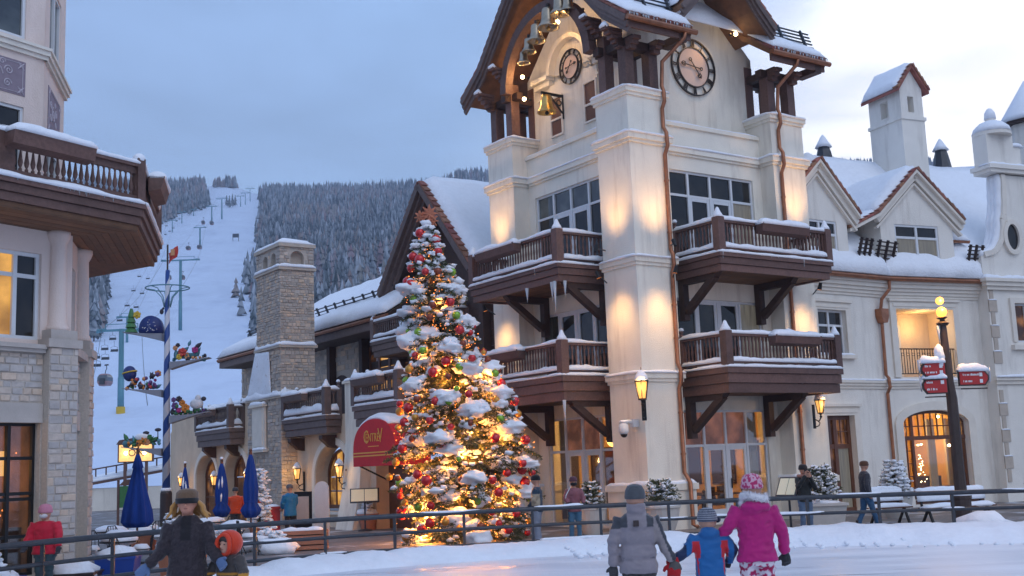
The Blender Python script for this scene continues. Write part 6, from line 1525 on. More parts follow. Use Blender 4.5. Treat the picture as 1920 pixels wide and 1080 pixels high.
# chairs
seat = MB(); seat.box(-.75, .75, -.25, .25, -.05, .05); seat_me = seat.mesh('seat'); seat_me.materials.append(M['iron'])
bk = MB(); bk.box(-.75, .75, .22, .3, .0, .5); bk_me = bk.mesh('backrest'); bk_me.materials.append(M['iron'])
hg = MB(); hg.tube([(-.7, 0, 0), (-.7, 0, .9), (0, 0, 1.1), (0, 0, 2.3)], .035, 5); hg.tube([(.7, 0, 0), (.7, 0, .9), (0, 0, 1.1)], .035, 5); hg_me = hg.mesh('hanger'); hg_me.materials.append(M['iron'])
for px, py in [(261, 519), (277, 523), (250, 546), (266, 551), (238, 574), (255, 577), (224, 602), (211, 637), (196, 656), (214, 659), (197, 674), (181, 687), (180, 672), (331, 415), (336, 411), (318, 434), (310, 440), (303, 448), (312, 424), (325, 428)]:
    p = on_terr(px, py, 7); e = empty('lift_chair', p, 0, 'empty dark chair hanging on the chairlift left of the ski run', 'chairlift chair', 'chairs on the chairlift'); inst('seat', seat_me, e); inst('backrest', bk_me, e); inst('hanger', hg_me, e)
# piste sign on the run
p = on_terr(442, 452); e = empty('piste_sign', (p.x, p.y, terr(p.x, p.y)), 0, 'small dark sign on two posts on the open ski run', 'sign'); k = MB(); k.box(-2, 2, -.1, .1, 2.2, 4.6); k.build('board', 'iron', e); k = MB(); k.box(-1.9, -1.6, -.1, .1, -.5, 2.2); k.box(1.6, 1.9, -.1, .1, -.5, 2.2); k.build('leg', 'iron', e)
# ------------------------------------------------------------------ Christmas tree
mat('needles', (0.085, 0.098, 0.048), 0.65, nscale=3, namt=.35, spec=.3); mat('bark', (0.07, 0.045, 0.03), 0.9, nscale=10, namt=.3)
mat('bauble_red', (0.55, 0.015, 0.02), 0.16, metal=.35, coat=.6); mat('bauble_green', (0.22, 0.42, 0.03), 0.2, metal=.4, coat=.5); mat('bauble_gold', (0.62, 0.30, 0.06), 0.28, metal=.6); mat('cookie', (0.55, 0.20, 0.11), 0.6, nscale=8, namt=.2); mat('bauble_brown', (0.25, 0.06, 0.03), 0.25, metal=.4)
TZ = [-.1, .36, 1.09, 1.84, 2.58, 3.34, 3.94, 4.55, 5.17, 5.78, 6.42, 6.96, 7.35, 8.14, 8.77, 9.0]
TR = [1.65, 1.93, 1.92, 1.93, 2.02, 1.72, 1.66, 1.42, 1.10, 1.03, .78, .95, .72, .44, .25, .12]
TX = [-1.72, -1.58, -1.56, -1.64, -1.53, -1.70, -1.76, -1.76, -1.88, -1.93, -2.30, -2.3, -2.35, -2.40, -2.42, -2.42]
TYY = 33.0
def tr(z): return interp(z, TZ, TR)
def tx(z): return interp(z, TZ, TX)
def build_xmas():
    rd = random.Random(21)
    T = empty('christmas_tree', (tx(0), TYY, -.12), 0, 'tall snowy Christmas tree with glowing lights and baubles in front of the tower', 'Christmas tree')
    ox, oy, oz = tx(0), TYY, -.12
    m = MB(); m.tube([(tx(z) - ox, 0, z - oz) for z in (-.12, 1, 2.5, 4, 5.5, 7, 8.3, 9.0)], [.2, .18, .15, .12, .09, .06, .04, .015], 10); m.build('trunk', 'bark', T)
    V = []; Fc = []; tips = []; br = MB()
    def needle(p, d, up, ln, w):
        n = len(V); s = d.cross(up).normalized() * w
        V.extend([p, p + d * ln * .45 + s, p + d * ln, p + d * ln * .45 - s]); Fc.append((n, n + 1, n + 2, n + 3))
    z = 0.15; az = 0.0
    while z < 8.9:
        r = tr(z); n = 7 if r > 1.5 else (6 if r > .9 else (5 if r > .4 else 4))
        for i in range(n):
            az = rd.uniform(0, 2 * PI); L_ = r * rd.uniform(.72, 1.16)
            base = Vector((tx(z) - ox, 0, z - oz)); out = Vector((math.cos(az), math.sin(az), 0)); lift = rd.uniform(-.05, .3); droop = rd.uniform(.25, .5)
            pts = [base + out * (L_ * t) + Vector((0, 0, L_ * (lift * t - droop * t * t))) for t in (0, .25, .5, .75, 1.0)]
            br.tube(pts, [.03, .025, .02, .012, .005], 5); tips.append((pts, az, L_, z))
            seg = max(3, int(L_ / .085))
            for q in range(seg):
                t = .15 + .85 * (q + .5) / seg; a = min(3, int(t * 4)); p = pts[a].lerp(pts[a + 1], t * 4 - a); d = (pts[a + 1] - pts[a]).normalized()
                side = d.cross(Vector((0, 0, 1))).normalized(); tl = .1 + .30 * L_ ** .5 * (1 - .75 * t)
                for sg in (-1, 1):
                    td = (side * sg + d * rd.uniform(.5, .9) + Vector((0, 0, rd.uniform(-.35, .15)))).normalized()
                    k = max(2, int(tl / .055))
                    for c in range(k):
                        b = p + td * (tl * (c + .3) / k)
                        for w in range(3):
                            e = (td + Vector((rd.uniform(-.8, .8), rd.uniform(-.8, .8), rd.uniform(-.7, .7)))).normalized(); needle(b, e, Vector((rd.uniform(-1, 1), rd.uniform(-1, 1), .6)), rd.uniform(.07, .13), .016)
        z += .125 + .04 * min(1, r)
    me = bpy.data.meshes.new('foliage'); me.from_pydata(V, [], Fc); me.materials.append(M['needles']); stuff(inst('foliage', me, T)); stuff(br.build('branches', 'bark', T))
    # snow pads resting on the boughs
    s = MB(); pads = 0
    for pts, az, L_, z in tips:
        front = math.sin(az) < .5
        if rd.random() < (.72 if front else .4):
            big = rd.random() < .33 and L_ > .8
            for q in range(2 if big else 1):
                t = rd.uniform(.55, .98); a = min(3, int(t * 4)); p = pts[a].lerp(pts[a + 1], t * 4 - a); k = (rd.uniform(.2, .36) if big else rd.uniform(.08, .19)) * (.55 + .45 * min(1, L_))
                s.sphere((p.x, p.y, p.z + k * .32), (k * rd.uniform(.9, 1.3), k * rd.uniform(.9, 1.3), k * rd.uniform(.45, .7)), 14, 9, .75, rd.uniform(0, 90))
        if rd.random() < .85:
            for q in range(7):
                t = rd.uniform(.3, 1.0); a = min(3, int(t * 4)); p = pts[a].lerp(pts[a + 1], t * 4 - a); k = rd.uniform(.035, .085); s.sphere((p.x + rd.uniform(-.14, .14), p.y + rd.uniform(-.14, .14), p.z + k * .4 + .01), (k * 1.4, k * 1.3, k * .8), 7, 5, .6, rd.uniform(0, 90))
    stuff(s.build('snow_pads', 'snow', T, True))
    # fairy lights
    me = MB().sphere((0, 0, 0), 1, 6, 4)
    f = MB()
    for i in range(1500):
        z = 8.9 * (1 - rd.random() ** .62) + .0; az = rd.uniform(0, 2 * PI); r = tr(z) * rd.uniform(.45, 1.02); k = rd.choice((.011, .013, .017)); f.sphere((tx(z) - ox + r * math.cos(az), r * math.sin(az), z - oz - .12), k, 6, 4)
    stuff(f.build('fairy_lights', 'bulb', T, recalc=False))
    for i in range(60):
        z = .15 + 8.3 * (1 - ((i + .5) / 60) ** .6); az = -PI / 2 + (i * 2.4 % 1 - .5) * 3.6 if i % 3 else rd.uniform(0, 6.28); r = tr(z) * rd.uniform(.45, .85)
        point((tx(z) + r * math.cos(az), TYY + r * math.sin(az), z - .1), (30 + 46 * max(0, 1 - z / 3)) , (1, .36, .065), .12)
    # snowflake topper of copper stars
    tp = empty('tree_topper', (tx(9.2), TYY - .1, 9.12), 0, 'copper coloured snowflake stars at the tip of the Christmas tree', 'tree topper')
    def flake(c, r, tilt, nm):
        k = MB(Matrix.Translation(c) @ Matrix.Rotation(tilt, 4, 'Z') @ Matrix.Rotation(.2, 4, 'X'))
        pl = []
        for i in range(16):
            a = 2 * PI * i / 16; q = r * (1 if i % 2 == 0 else .5); pl.append((q * math.cos(a), q * math.sin(a)))
        k.prism(pl, 'y', -.025, .025)
        for i in range(8):
            a = 2 * PI * i / 8; k.bar((0, -.04, 0), (r * .95 * math.cos(a), -.04, r * .95 * math.sin(a)), .05, .03)
        k.build(nm, 'cookie', tp)
    flake((.1, 0, .1), .27, .2, 'snowflake'); flake((-.15, -.03, .0), .19, -.5, 'snowflake'); flake((.17, .1, -.08), .21, .8, 'snowflake')
    k = MB(); k.sphere((0, -.06, -.2), (.17, .14, .1), 10, 6, .4, 3); k.build('snow_cap', 'snow', tp, True)
    return tips
tips = build_xmas()
def hang_baubles():
    rd = random.Random(8); meshes = {}
    for c in ('red', 'green', 'gold', 'brown'):
        me = MB().sphere((0, 0, 0), 1, 14, 9).mesh('bauble', True); me.materials.append(M['bauble_' + c]); meshes[c] = me
    cap = MB().lathe([(.28, .9), (.28, 1.12), (.05, 1.18)], n=8).mesh('cap'); cap.materials.append(M['gold'])
    sn = MB().sphere((0, 0, 0), (.72, .72, .45), 8, 5, .4, 2).mesh('snow_cap', True); sn.materials.append(M['snow'])
    used = []
    for i in range(108):
        for tr_ in range(30):
            z = 8.7 * (1 - rd.random() ** .6) + .1; az = rd.uniform(-PI * 1.02, PI * .02); r = tr(z) * rd.uniform(.9, 1.06); p = Vector((tx(z) + r * math.cos(az), TYY + r * math.sin(az), z - .1))
            if all((p - q).length > .34 for q in used): break
        used.append(p); c = rd.choice(('red', 'red', 'red', 'red', 'green', 'green', 'gold', 'brown') if z > .8 else ('red', 'brown', 'gold')); s = rd.uniform(.085, .14) * (1.1 if c == 'red' else .9)
        side = 'left' if p.x < tx(z) - .4 * tr(z) else ('right' if p.x > tx(z) + .4 * tr(z) else 'middle')
        tier = 'near the tip' if z > 7 else ('in the upper part' if z > 5.2 else ('at mid height' if z > 3.4 else ('in the lower part' if z > 1.4 else 'near the foot')))
        cn = {'red': 'shiny red', 'green': 'lime green', 'gold': 'gold orange', 'brown': 'dark copper'}[c]
        b = inst('bauble', meshes[c], None, p, rd.uniform(0, 6), s); tag(b, '%s bauble hanging %s of the Christmas tree, %s side' % (('large ' if s > .12 else '') + cn, tier, side) if side != 'middle' else '%s bauble hanging %s of the Christmas tree, facing front' % (('large ' if s > .12 else '') + cn, tier), 'bauble', 'baubles on the Christmas tree')
        inst('cap', cap, b)
        if rd.random() < .35: inst('snow_cap', sn, b, (0, 0, .75))
hang_baubles()
k = MB(); pts = [(16 * math.sin(t) ** 3 / 16, (13 * math.cos(t) - 5 * math.cos(2 * t) - 2 * math.cos(3 * t) - math.cos(4 * t)) / 16) for t in [2 * PI * i / 28 for i in range(28)]]
rings = []
for y, s in ((-.08, .55), (-.05, .85), (0, 1), (.05, .85), (.08, .55)): rings.append([(x * .17 * s, y, z * .17 * s) for x, z in pts])
k.loft(rings); h = k.build('heart_ornament', 'bauble_red', None, True); h.location = (-3.28, TYY - .5, .72); tag(h, 'red heart ornament low on the left edge of the Christmas tree', 'ornament')
# ------------------------------------------------------------------ rink fence
def build_fence():
    T = empty('rink_fence', (0, 0, 0), 0, 'dark three-rail metal fence curving round the ice rink', 'fence')
    sn = MB()
    for z, r in ((.93, .05), (.58, .036), (.24, .036)):
        k = MB(); k.tube([(p.x, p.y, z) for p in FS], r, 8); k.build('rail', 'iron', T, True)
    L_ = 0; last = 0; npost = 0
    acc = [0]
    for a, b in zip(FS, FS[1:]): acc.append(acc[-1] + (b - a).length)
    def at(s):
        for i in range(len(acc) - 1):
            if acc[i + 1] >= s: return FS[i].lerp(FS[i + 1], (s - acc[i]) / (acc[i + 1] - acc[i]))
        return FS[-1]
    k = MB().box(-.03, .03, -.03, .03, -.12, .9); k.box(-.07, .07, -.07, .07, -.12, -.1); me = k.mesh('post'); me.materials.append(M['iron'])
    s = 1.0
    while s < acc[-1]: p = at(s); inst('post', me, T, (p.x, p.y, 0), R.uniform(-.1, .1)); s += 1.52
    s = 0
    while s < acc[-1] - 1:
        ln = R.uniform(.5, 2.5)
        for z, r, pr in ((.972, .055, .35), (.612, .05, .6), (.272, .05, .7)):
            if R.random() < pr * (1 if at(s).x > 3 else .35):
                q = s + R.uniform(0, .5); w = R.uniform(.4, ln)
                a, b = at(q), at(min(q + w, acc[-1])); snow_strip(sn, (a.x, a.y, z), (b.x, b.y, z), r, R.uniform(.015, .032), step=.1)
        s += ln
    stuff(sn.build('snow_cover', 'snow', T, True))
build_fence()
# ------------------------------------------------------------------ street lamp with finger signs
mat('lamp_brown', (0.055, 0.038, 0.032), 0.5, metal=.3, nscale=4, namt=.25); mat('sign_red', (0.45, 0.02, 0.018), 0.45, nscale=6, namt=.08); mat('white_print', (0.75, 0.75, 0.75), 0.6)
LX, LY = 10.66, 28.5
def build_lamp():
    T = empty('street_lamp', (LX, LY, -.12), 0, 'tall brown lamp post with glowing light and red finger signs', 'street lamp')
    k = MB(); k.tube([(0, 0, 0), (0, 0, 3.2), (-.03, 0, 3.6), (-.05, 0, 5.0)], [.15, .13, .115, .085], 12); k.build('post', 'lamp_brown', T)
    k = MB(); k.lathe([(.2, 0), (.22, .75), (.24, .8), (.24, .86), (.18, .9)], n=12); k.build('base', 'lamp_brown', T)
    k = MB(); k.lathe([(.25, .86), (.22, .92), (.16, .95)], n=14); k.build('snow_cap', 'snow', T, True)
    k = MB(); k.lathe([(.12, 5.0), (.16, 5.06), (.06, 5.12), (.06, 5.16), (.14, 5.2)], (-.05, 0, 0), 12); k.build('collar', 'lamp_brown', T)
    k = MB(); k.sphere((-.05, 0, 5.34), .13, 14, 9); k.build('lamp_globe', 'lamp_glow', T, True); k = MB(); k.sphere((-.07, 0, 5.62), .10, 14, 9); k.build('lamp_globe', 'lamp_glow', T, True)
    k = MB(); k.lathe([(.004, 4.55), (.03, 4.8), (.05, 5.0)], (-.17, -.02, 0), 7); k.build('icicle', 'icicle', T, True)
    point((LX - .05, LY - .35, 5.5), 160, (1, .50, .14), .1)
mat('lamp_glow', (.3, .12, .03), .4, emit=(1, .38, .065), estr=2.6)
build_lamp()
def finger_sign(z, h, x0, x1, rot, lab, lines, pict, seed):
    e = empty('direction_sign', (LX, LY - .16, z), rot, lab, 'sign', 'red finger signs on the lamp post'); d = 1 if x1 > x0 else -1; a, b = min(x0, x1), max(x0, x1)
    tipx = x1
    pl = [(x0, -h / 2), (x1 - d * .1, -h / 2), (x1, -h / 2 + .14), (x1, h / 2 - .14), (x1 - d * .1, h / 2), (x0, h / 2)]
    k = MB(); k.prism(pl, 'y', -.03, .03); k.build('frame', 'lamp_brown', e)
    pl2 = [(x0 + d * .02, -h / 2 + .03), (x1 - d * .13, -h / 2 + .03), (x1 - d * .04, -h / 2 + .15), (x1 - d * .04, h / 2 - .15), (x1 - d * .13, h / 2 - .03), (x0 + d * .02, h / 2 - .03)]
    k = MB(); k.prism(pl2, 'y', -.045, -.032); k.build('board', 'sign_red', e)
    mt = Matrix(((1, 0, 0, 0), (0, 0, -1, -.05), (0, 1, 0, 0), (0, 0, 0, 1)))
    for i, t in enumerate(lines):
        k = MB(); zl = h * .2 - i * h * .42; x = a + .10; rg = random.Random(seed + i)      # print too small to read in the photograph
        while x < a + .10 + t * (b - a - .34):
            w = rg.uniform(.012, .03); k.box(x, x + w, -.05, -.047, zl - .022, zl + rg.choice((.018, .022, .03))); x += w + rg.choice((.007, .009, .03))
        k.build('lettering', 'white_print', e)
    for i in range(pict):
        k = MB(); x = x0 + d * .12 if d < 0 else x1 - .22; z_ = h * .2 - i * h * .42; k.box(x - .04, x + .04, -.05, -.047, z_ - .045, z_ + .045); k.build('pictogram', 'white_print', e)
    s = MB(); snow_strip(s, (x0, 0, h / 2 - .004), (x1, 0, h / 2 - .004), .2, .14, seed, step=.07); snow_strip(s, (x1 + d * .02, 0, -h / 2 + .1), (x1 + d * .04, 0, h / 2 + .05), .14, .06, seed + 1)
    s.build('snow_cap', 'snow', e, True)
    k = MB(); k.bar((a + .05, 0, -h / 2 - .07), (b - .05, 0, -h / 2 - .07), .03, .03); k.build('bracket', 'lamp_brown', e)
    return e
finger_sign(3.80, .36, -.16, -.78, 0.06, 'upper left red finger sign heaped with snow on the lamp post', [.6, .95], 2, 3)
finger_sign(3.40, .40, -.14, -.74, -.06, 'lower left red finger sign with a row of small symbols', [.55, .9], 1, 8)
finger_sign(3.56, .38, .16, .96, .18, 'right hand red finger sign capped with thick snow', [.95, .5], 2, 13)
k = MB(); k.sphere((0, 0, 0), (.13, .13, .3), 10, 8, .3, 5); s = k.build('snow_cap', 'snow', None, True, True, (LX - .26, LY - .14, 4.1)); s.parent = None
s.name = 'snow_heap'; tag(s, 'pointed heap of snow standing on the upper left finger sign', 'snow')
# snowy planter mound at the lamp foot
e = empty('planter', (LX + .2, LY - .7, -.12), 0, 'low round dark planter heaped with snow at the lamp post foot', 'planter'); k = MB(); k.lathe([(.62, 0), (.66, .22), (.6, .24)], n=18); k.build('tub', 'dark_bar', e); k = MB(); k.sphere((0, 0, .24), (.62, .62, .26), 16, 8, .35, 4); k.build('snow_cover', 'snow', e, True)
# ------------------------------------------------------------------ small conifers in planters
mat('terracotta', (0.42, 0.17, 0.10), 0.8, nscale=6, namt=.15); mat('planter_white', (0.55, 0.53, 0.50), 0.7, nscale=5, namt=.1); mat('tub_blue', (0.015, 0.06, 0.32), 0.4)
def shrub_mesh(seed, h, w, tips=130, heavy=False):
    rd = random.Random(seed); V = []; Fc = []; s = MB()
    for i in range(tips):
        z = h * rd.uniform(.05, .95); r = w * (1 - .62 * z / h) * (.75 if heavy else 1); az = rd.uniform(0, 2 * PI); d = Vector((math.cos(az), math.sin(az), rd.uniform(-.1, .55) if not heavy else rd.uniform(-.35, .1))).normalized(); b = Vector((0, 0, z * .85)); L_ = r * rd.uniform(.7, 1.15)
        for q in range(int(7 + L_ * 10)):
            t = rd.uniform(.15, 1); p = b + d * (L_ * t)
            for k in range(3):
                e = (d * .8 + Vector((rd.uniform(-1, 1), rd.uniform(-1, 1), rd.uniform(-.6, .8)))).normalized(); sd = e.cross(Vector((rd.uniform(-1, 1), rd.uniform(-1, 1), .4))).normalized() * .012; n = len(V); ln = rd.uniform(.05, .1)
                V.extend([p, p + e * ln * .5 + sd, p + e * ln, p + e * ln * .5 - sd]); Fc.append((n, n + 1, n + 2, n + 3))
        if rd.random() < (.95 if heavy else .55):
            for q in range(4):
                t = rd.uniform(.45, 1); p = b + d * (L_ * t); k = rd.uniform(.035, .075) if heavy else rd.uniform(.02, .05); s.sphere((p.x, p.y, p.z + k * .3), (k * 1.3, k * 1.3, k * .65), 7, 5, .5, rd.uniform(0, 50))
    me = bpy.data.meshes.new('foliage'); me.from_pydata(V, [], Fc); me.materials.append(M['needles']); return me, s
def planter_tree(pos, lab, h, w, pot, ph, pr, heavy=False, seed=0, square=False):
    e = empty('potted_conifer', pos, 0, lab, 'potted plant', 'conifers in planters'); k = MB()
    if square: k.loft([[(x * a, y * a, z) for x, y in ((-1, -1), (1, -1), (1, 1), (-1, 1))] for a, z in ((pr * .8, 0), (pr, ph * .9), (pr * 1.08, ph * .9), (pr * 1.08, ph))])
    else: k.lathe([(pr * .6, 0), (pr * .9, ph * .5), (pr, ph * .9), (pr * 1.08, ph * .92), (pr * 1.08, ph), (pr * .9, ph)], n=18)
    k.build('pot', pot, e)
    me, s = shrub_mesh(seed, h, w, heavy=heavy); f = inst('foliage', me, e, (0, 0, ph * .95)); stuff(f)
    s.v = [(x, y, z + ph * .95) for x, y, z in s.v]; s.sphere((0, 0, ph), (pr * .95, pr * .95, .1), 12, 6, .3, 2); stuff(s.build('snow_cover', 'snow', e, True)); return e
planter_tree((3.92, 32.6, -.12), 'snow speckled conifer in a white pot right of the tower corner pier', .85, .62, 'planter_white', .75, .48, seed=1)
planter_tree((2.0, 33.4, -.12), 'snow speckled conifer in a white pot left of the tower corner pier', .85, .5, 'planter_white', .75, .42, seed=2)
planter_tree((8.05, 31.4, -.12), 'dark spiky conifer in a white planter behind the woman with camera', 1.15, .6, 'planter_white', .7, .5, seed=3, square=True)
planter_tree((11.3, 35.5, -.12), 'heavily snow laden small conifer left of the arched residence window', 1.25, .85, 'planter_white', .7, .5, heavy=True, seed=4)
planter_tree((-7.95, 36.0, -.12), 'slim snowy conifer behind the right blue umbrella', 2.2, .55, 'terracotta', .45, .35, heavy=True, seed=6)
# ------------------------------------------------------------------ benches by the residence
def bench(pos, rz, lab, w=1.7):
    e = empty('bench', pos, rz, lab, 'bench', 'snow covered benches by the residence'); 
    for i in range(4): k = MB(); k.box(-w / 2, w / 2, -.2 + .11 * i, -.11 + .11 * i, .43, .465); k.build('seat_slat', 'door_wood', e)
    for i in range(3): k = MB(); k.box(-w / 2, w / 2, .26 + .02 * i, .29 + .02 * i, .55 + .13 * i, .66 + .13 * i); k.build('back_slat', 'door_wood', e)
    for x in (-w / 2 + .15, w / 2 - .15): k = MB(); k.bar((x, -.2, 0), (x, 0, .43), .05, .06); k.bar((x, .3, 0), (x, 0, .43), .05, .06); k.bar((x, .24, .43), (x, .32, .95), .05, .05); k.build('leg', 'black_metal', e)
    s = MB(); snow_strip(s, (-w / 2, .0, .465), (w / 2, .0, .465), .38, .09); snow_strip(s, (-w / 2, .31, .93), (w / 2, .31, .93), .1, .07); snow_slope(s, (-w / 2, .22, .62), (w / 2, .22, .62), (w / 2, .27, .93), (-w / 2, .27, .93), .06, 10, 5, edge=.1); s.build('snow_cover', 'snow', e, True)
bench((10.2, 32.6, -.12), .3, 'snow covered bench beside the walking man', 1.2); bench((11.7, 31.6, -.12), .32, 'snow covered bench under the arched window left of the lamp post', 2.2); bench((15.6, 34.0, -.12), .35, 'snow covered bench at the far right edge behind the fence', 2.0)
# ------------------------------------------------------------------ blue umbrellas, closed
mat('canvas_blue', (0.010, 0.045, 0.24), 0.75, nscale=2, namt=.2, bump=.3, bscale=6, stretch=(3, 3, .6), spec=.2)
def umbrella(pos, H, zb, r, lab, snow=0, seed=0, style=0):
    e = empty('umbrella', pos, 0, lab, 'umbrella', 'closed blue umbrellas on the terrace'); rd = random.Random(seed)
    k = MB(); k.tube([(0, 0, 0), (0, 0, H)], .028, 8); k.build('pole', 'door_wood', e); k = MB(); k.lathe([(.3, 0), (.3, .06), (.06, .12)], n=16); k.build('foot', 'iron', e)
    rings = []; n = 32; hh = H - zb
    prof = [(1, .10), (.93, .22), (.8, .38), (.79, .30), (.6, .5), (.4, .72), (.2, .92), (.05, 1.0), (0, .93)] if style == 0 else [(1, .14), (.9, .34), (.7, .55), (.45, .72), (.25, .66), (.2, .62), (.1, .95), (0, .8)]
    for f, w in prof:
        ring = []
        for j in range(n):
            a = 2 * PI * j / n; fold = 1 + .22 * math.cos(a * 8 + rd.uniform(-.3, .3)) * (1 - f * .6) + .04 * rd.uniform(-1, 1); zz = zb + hh * f + (.05 * math.cos(a * 8) if f == 0 else 0); ring.append((r * w * fold * math.cos(a), r * w * fold * math.sin(a), zz))
        rings.append(ring)
    k = MB(); k.loft(rings[::-1]); k.build('canopy', 'canvas_blue', e, True)
    k = MB(); k.tube([(0, 0, H - .02), (0, 0, H + .06)], .045, 8); k.sphere((0, 0, H + .1), .05, 8, 6); k.build('finial', 'door_wood', e)
    if style: k = MB(); k.lathe([(r * .66, zb + hh * .245), (r * .68, zb + hh * .215)], n=14); k.build('strap', 'canvas_blue', e)
    if snow:
        s = MB()
        for i in range(snow):
            a = rd.uniform(-2.6, -.5); f0 = rd.uniform(.25, .55); f1 = f0 + rd.uniform(.2, .4); pts = [(r * (.16 + .5 * (1 - f)) * math.cos(a), r * (.16 + .5 * (1 - f)) * math.sin(a) - .03, zb + hh * f) for f in (f0, (f0 + f1) / 2, min(f1, .97))]; s.tube(pts, [.02, .05, .02], 6)
        s.sphere((0, 0, H + .14), (.06, .06, .05), 8, 5); s.build('snow_patch', 'snow', e, True)
umbrella((-9.39, 28.8, -.12), 2.66, .92, .34, 'largest blue umbrella, folded loosely, nearest to the stone building', 0, 1)
umbrella((-9.15, 36.0, -.12), 2.44, .85, .25, 'slim blue umbrella streaked with snow in front of the arched doors', 4, 2, 1)
umbrella((-7.57, 33.0, -.12), 2.62, .90, .26, 'blue umbrella tied shut in front of the stone chimney', 0, 3, 1)
umbrella((-11.99, 42.0, -.12), 2.44, 1.0, .18, 'small far blue umbrella with snow on top beside the striped pole', 3, 4, 1)
# ------------------------------------------------------------------ terrace furniture
def cafe_table(pos, lab):
    e = empty('cafe_table', pos, R.uniform(0, 3), lab, 'table', 'snowy iron tables on the terrace'); k = MB(); k.lathe([(.42, .71), (.42, .74)], n=18); k.build('table_top', 'black_metal', e)
    for i in range(3): a = 2.1 * i; k = MB(); k.tube([(.3 * math.cos(a), .3 * math.sin(a), 0), (.08 * math.cos(a), .08 * math.sin(a), .4), (.3 * math.cos(a), .3 * math.sin(a), .71)], .014, 6); k.build('leg', 'black_metal', e)
    k = MB(); k.sphere((0, 0, .76), (.4, .4, .13), 16, 6, .3, R.random() * 40); k.build('snow_cover', 'snow', e, True)
def cafe_chair(pos, rz, lab):
    e = empty('cafe_chair', pos, rz, lab, 'chair', 'iron chairs on the terrace'); k = MB(); k.box(-.2, .2, -.2, .2, .44, .46); k.build('seat', 'black_metal', e)
    k = MB(); k.tube([(-.2, .2, .45), (-.2, .25, .75), (-.12, .27, .88), (.12, .27, .88), (.2, .25, .75), (.2, .2, .45)], .013, 6)
    for i in range(4): x = -.12 + .08 * i; k.tube([(x, .21, .46), (x, .265, .87)], .008, 5)
    k.build('backrest', 'black_metal', e)
    for x in (-.19, .19):
        for y in (-.19, .19): k = MB(); k.tube([(x, y, .45), (x * 1.15, y * 1.15, 0)], .013, 6); k.build('leg', 'black_metal', e)
    k = MB(); k.sphere((0, 0, .47), (.2, .2, .1), 10, 5, .3, R.random() * 30); k.build('snow_cover', 'snow', e, True)
for i, (x, y, lab) in enumerate([(-9.3, 27.4, 'snow capped iron table under the largest blue umbrella'), (-8.6, 25.2, 'snow capped iron table just behind the fence, left of the woman in the long coat'), (-10.6, 30.5, 'snow capped iron table left of the largest umbrella'), (-9.0, 34.2, 'snow capped iron table under the snow streaked umbrella'), (-7.4, 30.6, 'snow capped iron table below the tied umbrella')]): cafe_table((x, y, -.12), lab)
cl = ['left of the largest umbrella', 'right of the largest umbrella', 'nearest the fence and the woman in the long coat', 'close to the bright blue tub', 'far left of the largest umbrella', 'near the snow streaked umbrella', 'below the tied umbrella', 'beside the terracotta pots']
for (x, y, a), t in zip([(-9.9, 27.2, .6), (-8.7, 27.0, -1.2), (-8.2, 24.4, 2.4), (-9.2, 24.6, .3), (-10.2, 29.9, 1.1), (-8.5, 33.8, -.6), (-7.0, 30.2, 2.0), (-9.9, 32.2, .2)], cl): cafe_chair((x, y, -.12), a, 'snowy black iron chair ' + t)
def pot(pos, lab, mt, w, h, square=False, plant=True, seed=0, cat='planter'):
    e = empty('planter', pos, R.uniform(-.2, .2), lab, cat, 'planters on the terrace'); k = MB()
    if square: k.loft([[(x * a, y * a, z) for x, y in ((-1, -1), (1, -1), (1, 1), (-1, 1))] for a, z in ((w * .82, 0), (w, h * .9), (w * 1.05, h * .9), (w * 1.05, h))])
    else: k.lathe([(w * .7, 0), (w * .95, h * .9), (w * 1.06, h * .9), (w * 1.06, h), (w * .9, h)], n=18)
    k.build('tub', mt, e); s = MB(); s.sphere((0, 0, h), (w * 1.0, w * 1.0, w * .5), 14, 7, .5, seed); s.build('snow_cover', 'snow', e, True)
    if plant:
        me, sn = shrub_mesh(seed + 50, w * 1.6, w * 1.1, 40, True); stuff(inst('foliage', me, e, (0, 0, h))); sn.v = [(x, y, z + h) for x, y, z in sn.v]; stuff(sn.build('snow_clumps', 'snow', e, True))
pot((-7.62, 22.3, -.12), 'bright blue square tub heaped with snow behind the fence', 'tub_blue', .36, .62, True, False, 1); pot((-8.75, 19.4, -.12), 'dark blue tub with snowy plant at the lower left corner', 'tub_blue', .42, .5, True, True, 2); pot((-8.05, 21.2, -.12), 'low dark planter box with snow beside the person in red', 'dark_bar', .42, .42, True, False, 3)
pot((-10.9, 34.0, -.12), 'terracotta pot with snowy plant left of the largest umbrella', 'terracotta', .44, .55, False, True, 4); pot((-9.95, 33.4, -.12), 'terracotta pot with snow right behind the largest umbrella', 'terracotta', .42, .5, False, True, 5); pot((-9.1, 31.0, -.12), 'terracotta pot partly hidden by the largest umbrella', 'terracotta', .36, .45, False, True, 6)
pot((-7.0, 24.4, -.12), 'big pinkish clay planter heaped with snow behind the woman in the long coat', 'terracotta', .46, .6, True, False, 7); pot((-5.35, 41.2, -.12), 'terracotta pot with dark plant under the menu stand by the awning', 'terracotta', .36, .55, False, True, 8)
for i, (x, y, r, lab) in enumerate([(-8.2, 30.8, .62, 'rounded snowy shrub right of the largest blue umbrella'), (-7.7, 31.6, .5, 'smaller snowy shrub behind the woman in the long coat'), (-6.9, 32.0, .55, 'snowy shrub under the tied blue umbrella'), (-6.3, 30.4, .5, 'snowy shrub behind the child in the orange helmet')]):
    e = empty('snowy_shrub', (x, y, -.12), 0, lab, 'shrub', 'snow covered shrubs on the terrace'); me, sn = shrub_mesh(70 + i, r * 1.4, r * 1.2, 60, True); stuff(inst('foliage', me, e)); sn.sphere((0, 0, r * .3), (r, r, r * .55), 14, 8, .5, i); stuff(sn.build('snow_cover', 'snow', e, True))
